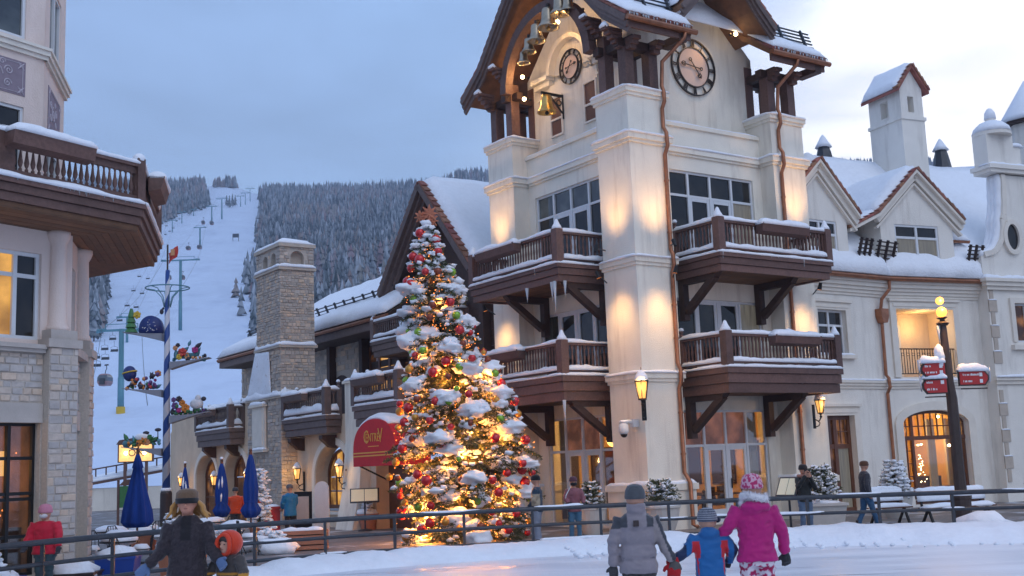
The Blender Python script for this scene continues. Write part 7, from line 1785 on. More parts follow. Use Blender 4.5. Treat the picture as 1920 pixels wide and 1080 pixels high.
# red bin, brick pile, menu stands, A-board
e = empty('litter_bin', (-7.9, 37.4, -.12), .2, 'red square bin between orange jacket and blue jacket people', 'bin'); k = MB(); k.box(-.25, .25, -.25, .25, 0, .95); k.build('bin_body', 'sign_red', e); k = MB(); k.box(-.28, .28, -.28, .28, .95, 1.02); k.build('lid', 'sign_red', e); k = MB(); k.sphere((0, 0, 1.02), (.26, .26, .08), 12, 5, .2, 1); k.build('snow_cap', 'snow', e, True)
e = empty('brick_stack', (-5.8, 31.4, -.12), .15, 'small stack of orange boards with snow behind the fence', 'stack')
for i in range(4): k = MB(); k.box(-.65, .65, -.3, .3, .03 + .13 * i, .13 + .13 * i); k.build('board', 'terracotta', e)
k = MB(); snow_strip(k, (-.6, 0, .52), (.5, 0, .52), .5, .14); k.build('snow_cover', 'snow', e, True)
mat('menu_paper', (.75, .72, .55), .6, emit=(1, .9, .5), estr=.12)
def menu_stand(pos, rz, lab, w=.75):
    e = empty('menu_stand', pos, rz, lab, 'menu stand', 'menu stands'); k = MB(); k.tube([(0, 0, 0), (0, 0, 1.0)], .03, 8); k.lathe([(.25, 0), (.25, .04), (.05, .08)], n=14); k.build('stand', 'iron', e)
    k = MB(Matrix.Translation((0, 0, 1.2)) @ Matrix.Rotation(rad(-25), 4, 'X')); k.box(-w / 2, w / 2, -.02, .03, -.26, .26); k.build('frame', 'iron', e)
    for i in range(2):
        k = MB(Matrix.Translation((0, 0, 1.2)) @ Matrix.Rotation(rad(-25), 4, 'X')); x = -w / 2 + .04 + i * (w - .08) / 2; k.box(x, x + (w - .12) / 2, -.028, -.021, -.22, .22); k.build('menu_page', 'menu_paper', e)
menu_stand((-5.35, 40.4, -.12), .1, 'menu stand with two lit pages beside the red awning', 1.0); menu_stand((6.75, 29.6, -.12), -1.0, 'tilted menu stand left of the woman with camera', .7)
e = empty('menu_board', (-6.95, 37.6, -.12), -.3, 'black framed menu board beside the person in the blue jacket', 'sign'); k = MB(); k.box(-.3, .3, -.03, .03, .1, 1.45); k.build('board', 'black_metal', e); k = MB(); k.box(-.22, .22, -.04, -.031, .5, 1.3); k.build('panel', 'lime_band', e)
e = empty('white_board', (-6.45, 38.2, -.12), -.3, 'white round topped board leaning by the arched lodge window', 'sign'); k = MB(); k.prism([(-.25, 0), (.25, 0), (.25, 1.5)] + [(.25 * math.cos(PI * i / 10), 1.5 + .25 * math.sin(PI * i / 10)) for i in range(1, 10)] + [(-.25, 1.5)], 'y', -.03, .03); k.build('board', 'white_frame', e)
# security camera on the pier
p = UV(-.12, .35, 2.95); e = empty('security_camera', p, YAW + PI, 'white dome security camera on the corner pier below the lantern', 'camera'); k = MB(); k.box(-.1, .1, -.08, .1, -.1, .12); k.build('mount', 'white_frame', e); k = MB(); k.tube([(.0, .0, .05), (.28, .0, .06), (.38, .0, -.02)], .06, 8); k.build('arm', 'white_frame', e); k = MB(); k.lathe([(.05, .1), (.14, .02), (.15, -.16), (.11, -.24)], (.4, 0, -.06), 14); k.build('housing', 'white_frame', e, True); k = MB(); k.sphere((.4, 0, -.3), .1, 10, 6); k.build('dome', 'black_metal', e, True); k = MB(); k.sphere((.38, 0, .06), (.14, .14, .05), 10, 5); k.build('snow_cap', 'snow', e, True)
# ------------------------------------------------------------------ striped pole with flower shelves
def stripe_mat():
    m = bpy.data.materials.new('stripes'); m.use_nodes = True; nt = m.node_tree; N = nt.nodes; L = nt.links; b = N['Principled BSDF']; b.inputs['Roughness'].default_value = .5
    tc = N.new('ShaderNodeTexCoord'); sp = N.new('ShaderNodeSeparateXYZ'); L.new(tc.outputs['Object'], sp.inputs[0]); at = N.new('ShaderNodeMath'); at.operation = 'ARCTAN2'; L.new(sp.outputs[1], at.inputs[0]); L.new(sp.outputs[0], at.inputs[1])
    a = N.new('ShaderNodeMath'); a.operation = 'MULTIPLY_ADD'; a.inputs[1].default_value = -1 / (2 * PI); L.new(at.outputs[0], a.inputs[0]); z = N.new('ShaderNodeMath'); z.operation = 'MULTIPLY'; z.inputs[1].default_value = 1 / 1.15; L.new(sp.outputs[2], z.inputs[0]); L.new(z.outputs[0], a.inputs[2])
    f = N.new('ShaderNodeMath'); f.operation = 'FRACT'; L.new(a.outputs[0], f.inputs[0]); g = N.new('ShaderNodeMath'); g.operation = 'GREATER_THAN'; g.inputs[1].default_value = .5; L.new(f.outputs[0], g.inputs[0])
    mx = N.new('ShaderNodeMix'); mx.data_type = 'RGBA'; mx.inputs[6].default_value = (.52, .54, .60, 1); mx.inputs[7].default_value = (.015, .06, .25, 1); L.new(g.outputs[0], mx.inputs[0]); L.new(mx.outputs[2], b.inputs['Base Color']); M['stripes'] = m
stripe_mat()
for nm, c in dict(p_teal=(.06, .18, .22), p_orange=(.55, .19, .02), p_yellow=(.6, .42, .04), p_red=(.5, .05, .04), p_magenta=(.4, .03, .2), p_purple=(.12, .05, .2), p_green=(.04, .17, .05), p_dark=(.03, .025, .04), p_blue=(.012, .03, .16), p_white=(.6, .62, .66), p_peach=(.55, .27, .12)).items(): mat(nm, c, .5, nscale=9, namt=.2)
mat('shelf_grey', (.22, .24, .29), .6, nscale=4, namt=.1)
def build_maypole():
    T = empty('striped_pole', (-13.27, 44, -.12), 0, 'blue and white striped village pole with shelves of carved figures', 'pole')
    k = MB(); k.tube([(0, 0, 1.3), (0, 0, 6), (0, 0, 10.0)], [.15, .12, .08], 16); k.build('pole_shaft', 'stripes', T, True); k = MB(); k.lathe([(.24, 0), (.22, 1.5), (.17, 1.62)], n=14); k.build('base', 'dark_bar', T); k = MB(); k.lathe([(.2, 1.58), (.2, 1.66), (.16, 1.7)], n=14); k.build('snow_cap', 'snow', T, True)
    k = MB(); k.tube([(0, 0, 10.0), (0, 0, 11.0)], .035, 6); k.build('flagstaff', 'dark_bar', T)
    f = MB(); vs = []; n = 10
    for i in range(n + 1):
        for j in range(5): t = i / n; vs.append((.04 + .34 * t + .02 * math.sin(j), .06 * math.sin(t * 7 + j * .4), 10.95 - .42 * j / 4 - .32 * (1 - t) * .9))
    f.add(vs, [(i * 5 + j, i * 5 + j + 1, (i + 1) * 5 + j + 1, (i + 1) * 5 + j) for i in range(n) for j in range(4)]); fo = f.build('flag', 'p_red', T, True, False); k = MB(); k.box(.14, .3, -.09, -.085, 10.55, 10.8); k.build('emblem', 'p_peach', fo)
    k = MB(); k.tube([(.82 * math.cos(2 * PI * i / 36), .82 * math.sin(2 * PI * i / 36), 9.3) for i in range(37)], .025, 6)
    for i in range(6): a = 2 * PI * i / 6; k.tube([(.12 * math.cos(a), .12 * math.sin(a), 8.55), (.22 * math.cos(a), .22 * math.sin(a), 8.95), (.5 * math.cos(a), .5 * math.sin(a), 9.25), (.8 * math.cos(a), .8 * math.sin(a), 9.3)], .018, 5)
    k.build('ring', 'lift_teal', T, True)
    def shelf(z, sg, ln=1.5):
        k = MB(); n = 10; top = [(sg * (.15 + (ln) * i / n), z - .02 + .12 * (i / n) ** 2) for i in range(n + 1)]; bot = [(sg * (.15 + ln * i / n), z - .26 * (1 - i / n) ** 1.8 - .05 + .12 * (i / n) ** 2) for i in range(n, -1, -1)]
        k.prism(top + bot, 'y', -.22, .22); return k.build('shelf', 'shelf_grey', T)
    def flower(S, x, z, r, c, y=-.12):
        k = MB()
        for i in range(6): a = 2 * PI * i / 6 + x * 9; k.sphere((x + r * .6 * math.cos(a), y - .02 * (i % 2), z + r * .6 * math.sin(a)), (r * .45, r * .2, r * .45), 7, 5)
        k.sphere((x, y - r * .15, z), r * .32, 7, 5); k.build('flower', c, S, True)
    def leaf(S, x, z, r, a, c, y=-.05):
        k = MB(); d = Vector((math.cos(a), 0, math.sin(a))); nn = Vector((-math.sin(a), 0, math.cos(a))); p = Vector((x, y, z)); k.loft([[p + d * (r * t) + nn * w * r + Vector((0, e, 0)) for w, e in ((-h, 0), (0, -.04), (h, 0), (0, .04))] for t, h in ((0, .05), (.3, .25), (.6, .22), (1, .02))]); k.build('leaf', c, S, True)
    rd = random.Random(4)
    def filler(S, sg, z, n, cs):
        for i in range(n):
            x = sg * rd.uniform(.2, 1.55); k = MB(); k.sphere((x, rd.uniform(-.16, .05), z + rd.uniform(.02, .34) * (1.25 - abs(x) * .5)), rd.uniform(.035, .075), 7, 5, .3, i); k.build('carved_bud', rd.choice(cs), S, True)
    S = shelf(7.55, -1)   # night sky dome with a tree and a star
    k = MB(); k.prism([(-.15, 7.55)] + [(-.6 + .45 * math.cos(PI * i / 16), 7.55 + .68 * math.sin(PI * i / 16) ** .7) for i in range(17)], 'y', -.16, .16); k.build('night_dome', 'p_blue', S, True); k = MB()
    for i in range(24): a = rd.uniform(.2, 2.9); q = rd.uniform(.2, .88); k.sphere((-.6 + .42 * q * math.cos(a), -.165, 7.58 + .6 * q * math.sin(a)), rd.uniform(.012, .025), 5, 4)
    k.build('stars', 'p_white', S); k = MB(); [k.lathe([(.26 - .04 * i, 7.62 + .2 * i), (.05, 7.95 + .2 * i)], (-1.38, 0, 0), 9) for i in range(4)]; k.build('carved_tree', 'p_green', S); flower(S, -1.12, 8.28, .15, 'p_yellow'); k = MB(); k.sphere((-.2, -.05, 8.38), (.08, .05, .11), 8, 6); k.sphere((-.14, -.05, 8.5), (.05, .04, .05), 8, 5); k.build('carved_bird', 'p_dark', S, True)
    S = shelf(6.45, 1)
    for i in range(14): leaf(S, rd.uniform(.2, 1.5), 6.5 + rd.uniform(0, .25), rd.uniform(.25, .42), rd.uniform(.2, 2.8), rd.choice(('p_teal', 'p_teal', 'lift_teal')))
    filler(S, 1, 6.45, 22, ('p_teal', 'p_dark', 'lift_teal', 'p_peach', 'p_teal'))
    for x, z, r, c in ((.62, 6.78, .17, 'p_red'), (.5, 6.6, .12, 'p_yellow'), (1.1, 6.85, .13, 'p_magenta'), (.35, 6.95, .1, 'p_peach'), (.8, 6.6, .1, 'p_peach'), (.45, 7.05, .09, 'p_dark')): flower(S, x, z, r, c)
    leaf(S, 1.1, 6.9, .35, .7, 'p_dark', -.12); leaf(S, .85, 7.0, .25, 1.2, 'lift_teal', -.12)
    S = shelf(5.4, -1)
    k = MB(); k.sphere((-1.42, 0, 6.05), (.26, .2, .3), 16, 10); k.build('carved_balloon', 'p_blue', S, True); k = MB(); k.tube([(-1.42 + .262 * math.cos(2 * PI * i / 20), .205 * math.sin(2 * PI * i / 20), 6.1 + .05 * math.cos(2 * PI * i / 20)) for i in range(21)], .03, 6); k.build('balloon_band', 'p_yellow', S, True)
    for i in range(18): k = MB(); x = -.3 - 1.0 * rd.random(); k.sphere((x, -.12 + rd.uniform(-.06, .06), 5.5 + rd.uniform(0, .42) * (1.4 + x * .55)), rd.uniform(.06, .1), 8, 6); k.build('carved_fruit', rd.choice(('p_orange', 'p_orange', 'p_peach', 'p_purple', 'p_red', 'p_dark')), S, True)
    filler(S, -1, 5.42, 22, ('p_dark', 'p_purple', 'p_orange', 'p_magenta', 'p_green'))
    flower(S, -.3, 6.0, .13, 'p_orange'); leaf(S, -.62, 5.8, .3, 1.2, 'p_dark'); leaf(S, -.5, 5.8, .3, 2.0, 'p_dark')
    for i in range(6): leaf(S, rd.uniform(-1.3, -.3), 5.45, .3, rd.uniform(.3, 2.8), rd.choice(('p_teal', 'p_green', 'p_magenta')), -.02)
    S = shelf(4.4, 1)
    for x, z, r, c in ((.75, 4.65, .17, 'p_orange'), (.62, 4.85, .13, 'p_orange'), (.35, 4.75, .14, 'p_purple'), (.5, 5.0, .12, 'p_dark'), (.3, 4.98, .1, 'p_purple'), (.5, 4.58, .1, 'p_magenta')): flower(S, x, z, r, c)
    filler(S, 1, 4.42, 20, ('p_dark', 'p_purple', 'p_green', 'p_magenta'))
    k = MB(); k.sphere((1.15, -.05, 4.8), (.26, .12, .2), 12, 8); k.sphere((1.2, -.05, 5.0), (.12, .09, .15), 10, 7); k.build('carved_sheep', 'p_white', S, True); k = MB(); k.sphere((1.42, -.06, 4.98), (.1, .07, .09), 9, 6); k.tube([(1.36, -.05, 4.85), (1.36, -.05, 4.55)], .03, 5); k.build('carved_head', 'p_dark', S, True)
    for i in range(9): leaf(S, rd.uniform(.2, 1.4), 4.42, rd.uniform(.2, .34), rd.uniform(.4, 2.7), rd.choice(('p_green', 'p_teal', 'p_dark')))
    S = shelf(3.2, -1)
    for x, z, r, c in ((-.85, 3.5, .17, 'p_orange'), (-.7, 3.42, .12, 'p_peach'), (-1.0, 3.42, .11, 'p_orange'), (-.6, 3.62, .1, 'p_green')): flower(S, x, z, r, c)
    filler(S, -1, 3.24, 22, ('p_teal', 'p_green', 'p_dark', 'lift_teal', 'p_orange'))
    k = MB(); k.sphere((-.9, -.05, 3.64), (.28, .14, .14), 12, 7, .3, 2); k.build('snow_cap', 'snow', S, True); k = MB(); k.sphere((-1.5, 0, 3.4), (.17, .12, .15), 10, 7); k.build('carved_fish', 'p_teal', S, True)
    for i in range(12): leaf(S, rd.uniform(-1.5, -.3), 3.3 + rd.uniform(0, .2), rd.uniform(.2, .36), rd.uniform(.2, 2.9), rd.choice(('p_teal', 'p_green', 'p_green', 'lift_teal')))
    for x in (-.3, -.75): k = MB(); k.sphere((x, -.08, 3.88 if x > -.5 else 3.78), (.13, .06, .07), 8, 5); k.tube([(x, -.08, 3.85), (x, -.08, 3.4)], .02, 5); k.build('carved_bird', 'p_dark', S, True)
build_maypole()
# ------------------------------------------------------------------ far hut, sign and notice board at the foot of the run
e = empty('base_hut', (-26.5, 86, -.12), .35, 'snow roofed hut with railing at the foot of the ski run', 'hut'); k = MB(); k.box(-7, 2.6, 0, 6, 0, 1.6); k.build('wall', 'stucco_cool', e); k = MB(); k.loft([[(x, y, z) for x, z in ((-7, 1.5), (3.0, 3.0), (3.0, 3.2), (-7, 1.7))] for y in (-.4, 6.4)]); k.build('roof', 'wood', e); s = MB(); snow_slope(s, (-7, -.4, 1.72), (-7, 6.4, 1.72), (3.0, 6.4, 3.22), (3.0, -.4, 3.22), .4, 12, 14); s.build('snow_cover', 'snow', e, True)
for i in range(14): k = MB(); x = -6.5 + i * .7; k.box(x, x + .1, -.3, -.2, 2.05 + (x + 7) * .15, 2.6 + (x + 7) * .15); k.build('baluster', 'wood', e)
k = MB(); k.bar((-7, -.25, 2.6), (2.9, -.25, 4.08), .12, .1); k.build('rail', 'wood', e)
mat('sign_lit', (.8, .5, .2), .6, emit=(1, .55, .16), estr=.9, nscale=3, namt=.3)
e = empty('lit_sign', (-27.2, 84, 3.8), .1, 'glowing amber sign board on the hut at the foot of the run', 'sign'); k = MB(); k.box(-1.6, .9, 0, .3, -.55, .75); k.prism([(-1.7, .75), (1.0, .75), (.8, 1.05), (-.4, 1.2), (-1.5, 1.05)], 'y', -.05, .35); k.build('frame', 'wood', e); k = MB(); k.box(-1.5, .8, -.03, -.005, -.48, .7); k.build('panel', 'sign_lit', e)
me = text_mesh('ON', .75, .01, Matrix.Translation((-.3, -.05, .1)) @ Matrix(((1, 0, 0, 0), (0, 0, -1, 0), (0, 1, 0, 0), (0, 0, 0, 1)))); me.materials.append(M['wood']); inst('lettering', me, e)
for x in (-1.0, .3): k = MB(); k.sphere((x, -.15, .1), .13, 8, 6); k.build('bulb', 'bulb_white', e)
k = MB(); k.box(-1.2, -1.0, .05, .2, -4.0, -.55); k.box(.3, .5, .05, .2, -4.0, -.55); k.build('post', 'wood', e)
e = empty('notice_board', (-18.3, 55, -.12), .1, 'green notice board with dark posts behind the terrace', 'sign'); k = MB(); k.box(-.45, .45, -.04, .04, .8, 1.8); k.build('board', 'p_green', e); k = MB()
for x in (-.52, .52): k.box(x - .05, x + .05, -.05, .05, 0, 2.0); k.sphere((x, 0, 2.05), .07, 8, 5)
k.prism([(-.5, 1.82), (.5, 1.82), (.2, 2.1), (-.2, 2.1)], 'y', -.05, .05); k.build('frame', 'wood', e)
# low rail and snowy planting between the terrace and the hill
# ------------------------------------------------------------------ people
def attr_mat(name, rough=.75, bump=.25, bscale=40, sheen=.2):
    m = bpy.data.materials.new(name); m.use_nodes = True; nt = m.node_tree; N = nt.nodes; L = nt.links; b = N['Principled BSDF']; b.inputs['Roughness'].default_value = rough; b.inputs['Specular IOR Level'].default_value = .25; b.inputs['Sheen Weight'].default_value = sheen
    at = N.new('ShaderNodeAttribute'); at.attribute_name = 'col'
    tc = N.new('ShaderNodeTexCoord'); nz = N.new('ShaderNodeTexNoise'); nz.inputs['Scale'].default_value = 7; nz.inputs['Detail'].default_value = 5; L.new(tc.outputs['Object'], nz.inputs[0])
    mr = N.new('ShaderNodeMapRange'); mr.inputs['To Min'].default_value = .75; mr.inputs['To Max'].default_value = 1.25; L.new(nz.outputs['Fac'], mr.inputs['Value'])
    sc = N.new('ShaderNodeVectorMath'); sc.operation = 'SCALE'; L.new(at.outputs['Color'], sc.inputs[0]); L.new(mr.outputs[0], sc.inputs['Scale']); L.new(sc.outputs[0], b.inputs['Base Color'])
    nb = N.new('ShaderNodeTexNoise'); nb.inputs['Scale'].default_value = bscale; nb.inputs['Detail'].default_value = 4; L.new(tc.outputs['Object'], nb.inputs[0]); bp = N.new('ShaderNodeBump'); bp.inputs['Strength'].default_value = bump; bp.inputs['Distance'].default_value = .01; L.new(nb.outputs['Fac'], bp.inputs['Height']); L.new(bp.outputs[0], b.inputs['Normal'])
    M[name] = m
mat('lips', (.22, .07, .06), .6)
attr_mat('cloth'); attr_mat('knit', .9, .8, 60); attr_mat('shell', .5, .5, 18); attr_mat('skin', .55, .05, 30, 0)
def remesh(mb, voxel, name, m, parent, col, smooth=2, wr=0.0):
    me = mb.mesh('tmp'); ob = bpy.data.objects.new('tmp', me); COL.objects.link(ob)
    md = ob.modifiers.new('r', 'REMESH'); md.mode = 'VOXEL'; md.voxel_size = voxel; md.use_smooth_shade = True
    if smooth: sm = ob.modifiers.new('s', 'SMOOTH'); sm.iterations = smooth; sm.factor = .5
    dg = bpy.context.evaluated_depsgraph_get(); out = bpy.data.meshes.new_from_object(ob.evaluated_get(dg)); bpy.data.objects.remove(ob); bpy.data.meshes.remove(me)
    if wr:
        nr = [v.normal.copy() for v in out.vertices]
        for v, n_ in zip(out.vertices, nr):
            c = v.co; a = noise.noise(Vector((c.x * 8, c.y * 8, c.z * 13))) + .5 * noise.noise(Vector((c.x * 17, c.y * 17 + 4, c.z * 24)))
            v.co = c + n_ * (wr * (.5 - abs(a) * 1.9))
    out.shade_smooth(); out.materials.clear(); out.materials.append(M[m])
    at = out.attributes.new('col', 'FLOAT_COLOR', 'POINT'); f = col if callable(col) else (lambda p: col)
    at.data.foreach_set('color', [q for v in out.vertices for q in (*f(v.co), 1.0)])
    return inst(name, out, parent)
def rings_torso(prof, n=20, cx=0, cy=0):
    """prof: (z, half width, half depth[, y shift])"""
    out = []
    for p in prof:
        z, a, b = p[:3]; yy = p[3] if len(p) > 3 else 0
        out.append([(cx + a * math.copysign(abs(math.cos(t)) ** .85, math.cos(t)), cy + yy + b * math.copysign(abs(math.sin(t)) ** .85, math.sin(t)), z) for t in [2 * PI * i / n for i in range(n)]])
    return out
def lerp_prof(prof, step):
    zs = [p[0] for p in prof]; out = []; z = zs[0]
    while z <= zs[-1] + 1e-6:
        out.append((z, interp(z, zs, [p[1] for p in prof]), interp(z, zs, [p[2] for p in prof]), interp(z, zs, [(p[3] if len(p) > 3 else 0) for p in prof]))); z += step
    return out
def glove(parent, wrist, hand_dir, palm_n, s, col, voxel=.009, curl=.5, name='glove'):
    """palm plus four unequal bent fingers and a thumb leaving the side of the palm"""
    d = Vector(hand_dir).normalized(); nrm = Vector(palm_n); nrm = (nrm - d * nrm.dot(d)).normalized(); sd = d.cross(nrm).normalized(); w = Vector(wrist); k = s; m = MB()
    m.loft([[w + d * (t * k) + sd * (a * c * k) + nrm * (b * e * k) for c, e in [(math.cos(q), math.sin(q)) for q in [2 * PI * i / 10 for i in range(10)]]] for t, a, b in ((-.03, .028, .026), (.0, .03, .026), (.03, .042, .026), (.07, .048, .024), (.095, .046, .02))])
    for i, (o, L_) in enumerate(((-.034, .062), (-.012, .074), (.011, .07), (.033, .054))):
        p0 = w + d * (.08 * k) + sd * (o * k); p1 = p0 + (d * math.cos(curl * .6) + nrm * math.sin(curl * .6)) * (L_ * .5 * k); p2 = p1 + (d * math.cos(curl * 1.6) + nrm * math.sin(curl * 1.6)) * (L_ * .35 * k); p3 = p2 + (d * math.cos(curl * 2.6) + nrm * math.sin(curl * 2.6)) * (L_ * .25 * k)
        m.tube([p0, p1, p2, p3], [.0125 * k, .0125 * k, .0115 * k, .009 * k], 7)
    t0 = w + d * (.03 * k) - sd * (.035 * k); t1 = t0 + (d * .6 - sd * .7 + nrm * .3).normalized() * (.035 * k); t2 = t1 + (d * .85 - sd * .2 + nrm * .5).normalized() * (.03 * k); m.tube([w + d * .02 * k, t0, t1, t2], [.018 * k, .016 * k, .014 * k, .011 * k], 7)
    return remesh(m, voxel, name, 'knit', parent, col, 1)

def person(pos, face, H, lab, arms, jacket, jcol, trousers, hat=None, group=None, head_s=1.0, voxel=.02, hem=.80, wide=1.0, puff=0.0, gl=(None, None), stride=.0, skin=(.50, .27, .19), hair=None, boots=(.04, .03, .03), mat_j='shell', collar=None, lookdown=0, legs=None, sleeve=1.0, turn=0.0, hem_w=1.06, curl=(.5, .5), grip=((0, 1, -.2), (0, 1, -.2))):
    """local frame: +y is where the person faces, +x their right"""
    T = empty('tmp_person', pos, face); k = H / 1.70; hs = head_s
    Z = lambda z: z * k
    hc = Vector((0, .02 * k, Z(1.70) - .118 * hs * k)); hr = .118 * hs * k
    sh = .175 * k * wide; sz = Z(1.375); hip = .09 * k
    # body: one continuous surface
    b = MB()
    b.sphere(hc, (hr * .70, hr * .86, hr * 1.0), 16, 12); b.sphere(hc + Vector((0, hr * .18, -hr * .45)), (hr * .55, hr * .68, hr * .55), 12, 8)
    b.sphere(hc + Vector((0, hr * .93, -hr * .18)), (hr * .11, hr * .18, hr * .2), 8, 6)
    for sx in (-1, 1): b.sphere(hc + Vector((sx * hr * .72, -hr * .02, -hr * .12)), (hr * .1, hr * .2, hr * .28), 8, 6)
    b.tube([hc + Vector((0, -.02 * k, -hr * .5)), (0, -.01 * k, Z(1.40))], [.055 * k, .06 * k], 10)
    b.loft(rings_torso([(Z(.82), .15 * k * wide, .10 * k), (Z(1.0), .135 * k * wide, .09 * k), (Z(1.25), .16 * k * wide, .10 * k), (Z(1.38), .15 * k * wide, .075 * k), (Z(1.42), .06 * k, .055 * k)]))
    LG = legs or (((hip, 0, Z(.86)), (hip * 1.1, .03 * k + stride * .3, Z(.47)), (hip * 1.15, stride * .9, Z(.09))), ((-hip, 0, Z(.86)), (-hip * 1.1, .03 * k - stride * .3, Z(.47)), (-hip * 1.15, -stride * .9, Z(.09))))
    for q in LG: b.tube(q, [.075 * k, .052 * k, .04 * k], 10)
    for i, (sx, a) in enumerate(((1, arms[0]), (-1, arms[1]))): b.tube([(sx * sh * .9, 0, sz), *a], [.045 * k, .038 * k, .027 * k], 8)
    vb = max(voxel * .75, .012)
    body = remesh(b, vb, 'person', 'skin', None, skin, 1); body.location = pos; body.rotation_euler.z = face; bpy.data.objects.remove(T); T = body; tag(T, lab, 'person', group)
    # eyes, brows and mouth
    f = MB()
    for sx in (-1, 1): f.sphere(hc + Vector((sx * hr * .27, hr * .80, 0)), (hr * .1, hr * .06, hr * .055), 8, 5)
    f.build('eyes', 'black_metal', T); f = MB(); f.sphere(hc + Vector((0, hr * .83, -hr * .48)), (hr * .17, hr * .05, hr * .035), 8, 5); f.build('mouth', 'lips', T)
    # trousers
    m = MB(); m.loft(rings_torso([(Z(.78), .165 * k * wide, .115 * k), (Z(.9), .165 * k * wide, .118 * k), (Z(1.0), .15 * k * wide, .105 * k)]))
    for q in LG: m.tube([q[0], tuple(Vector(q[0]).lerp(Vector(q[1]), .5)), q[1], tuple(Vector(q[1]).lerp(Vector(q[2]), .5)), tuple(Vector(q[1]).lerp(Vector(q[2]), .95))], [.098 * k, .09 * k, .072 * k, .068 * k, .072 * k], 12)
    remesh(m, voxel, 'trousers', 'cloth', T, trousers, 2, .014 * k)
    m = MB()
    for q in LG:
        a = Vector(q[2]); m.tube([a + Vector((0, 0, .12 * k)), a, a + Vector((0, 0, -.03 * k))], [.06 * k, .055 * k, .055 * k], 10); m.sphere(a + Vector((0, .06 * k, -.055 * k)), (.048 * k, .13 * k, .04 * k), 10, 6)
    remesh(m, voxel, 'boots', 'cloth', T, boots)
    # jacket
    m = MB(); base = [(Z(hem), .175 * k * wide * hem_w, .135 * k), (Z(.95), .17 * k * wide, .13 * k), (Z(1.10), .165 * k * wide, .125 * k), (Z(1.27), .185 * k * wide, .135 * k), (Z(1.36), .175 * k * wide, .11 * k), (Z(1.41), .115 * k * wide, .085 * k), (Z(1.44), .075 * k, .078 * k, .005)] if not jacket else jacket(k)
    pr = lerp_prof(base, .012 if puff else .03)
    if puff: pr = [(z, a * (1 + puff * abs(math.sin(PI * z / (.155 * k))) ** .6 - puff * .5), c * (1 + puff * 1.2 * abs(math.sin(PI * z / (.155 * k))) ** .6 - puff * .6), y) for z, a, c, y in pr]
    m.loft(rings_torso(pr))
    for sx, a in ((1, arms[0]), (-1, arms[1])):
        s0 = Vector((sx * sh * .82, 0, sz - .01 * k)); e = Vector(a[0]); h = Vector(a[1]); n = 7
        up = [s0.lerp(e, i / n) for i in range(n)] + [e.lerp(h, i / n * .93) for i in range(n + 1)]
        rr = [(.078 - .018 * i / n) * k * sleeve for i in range(n)] + [(.060 - .012 * i / n) * k * sleeve for i in range(n + 1)]
        if puff: rr = [r * (1 + .09 * math.sin(i * 2.1)) for i, r in enumerate(rr)]
        m.tube(up, rr, 12)
    if collar: collar(m, k, hc, hr)
    remesh(m, voxel, 'jacket', mat_j, T, jcol, 1, (.008 if puff else .012) * k)
    for i, (a, g) in enumerate(zip(arms, gl)):
        h = Vector(a[1]); d = (h - Vector(a[0])).normalized(); glove(T, h - d * .03 * k, d, grip[i], k * 1.12, g or skin, max(.009, voxel * .5), curl[i], 'glove' if g else 'hand')
    if hat: hat(T, hc, hr, k, voxel)
    if hair: hair(T, hc, hr, k, voxel)
    return T
def beanie(col, tall=1.25, pom=None, brim=True, ear=False, nm='hat'):
    def f(T, hc, hr, k, vx):
        m = MB(); z0 = -.05 if not ear else -.3
        m.lathe([(hr * .80, hr * z0), (hr * .92, hr * (z0 + .04)), (hr * .93, hr * (z0 + .32)), (hr * .88, hr * (z0 + .34)), (hr * .90, hr * .4), (hr * .84, hr * .7), (hr * .66, hr * (.98 * tall / 1.15)), (hr * .35, hr * tall * .96), (hr * .04, hr * tall)], hc, 22, sy=1.12); remesh(m, max(.007, vx * .4), nm, 'knit', T, col, 1)
        if pom: m = MB(); m.sphere(hc + Vector((pom[0] * hr, pom[1] * hr, pom[2] * hr)), hr * pom[3], 10, 8, .3, 2); remesh(m, .008, 'pompom', 'knit', T, pom[4], 0)
    return f
def cmix(a, b, t): t = max(0, min(1, t)); return tuple(x * (1 - t) + y * t for x, y in zip(a, b))
GREY = (.235, .205, .225); DKG = (.045, .048, .058)
# --- boy in the grey puffer, seen from behind
def boy_col(p):
    x, y, z = p; ax = abs(x)
    if ax < .10 and y < .02: return GREY if z < 1.36 else (.25, .215, .235)
    yoke = 1.165 + .12 * max(0, (ax - .08)) * 2
    if x > .165: return DKG if x > .185 + max(0, 1.29 - z) * .36 else cmix(GREY, (.30, .25, .21), .3)
    if x < -.175: return DKG if z > 1.19 or (y > .02 and z < 1.1) else GREY
    if z > 1.20: return DKG
    if .895 < z % 10 < .9: return DKG
    return GREY
def high_collar(m, k, hc, hr): m.lathe([(.088 * k, 1.40 * k), (.10 * k, 1.43 * k), (.105 * k, 1.49 * k), (.10 * k, 1.525 * k), (.08 * k, 1.52 * k)], (0, -.005 * k, 0), 18)
person((1.17, 12.0, 0), -.05, 1.60, 'boy in grey and black puffer jacket and dark beanie holding a hand, seen from behind', (((.235, .02, 1.06), (.355, .03, .83)), ((-.245, -.03, 1.06), (-.255, -.01, .80))), None, boy_col, (.05, .045, .045), beanie((.075, .08, .09), 1.25), voxel=.012, puff=.10, gl=((.10, .09, .085), (.05, .05, .055)), collar=high_collar, wide=1.12, sleeve=1.12, hem=.79, head_s=1.06, hem_w=1.04, group='skaters seen from behind')
k = MB(); k.box(-.028, .028, -.012, .012, -.03, .03); lg = k.build('jacket_logo', 'dark_bar', None, False, True, (1.155, 11.855, 1.30)); 
for o in COL.objects:
    if o.name.startswith('person') and o.type == 'MESH': boy = o
lg.parent = boy; lg.location = (-.012, -.142, 1.24)
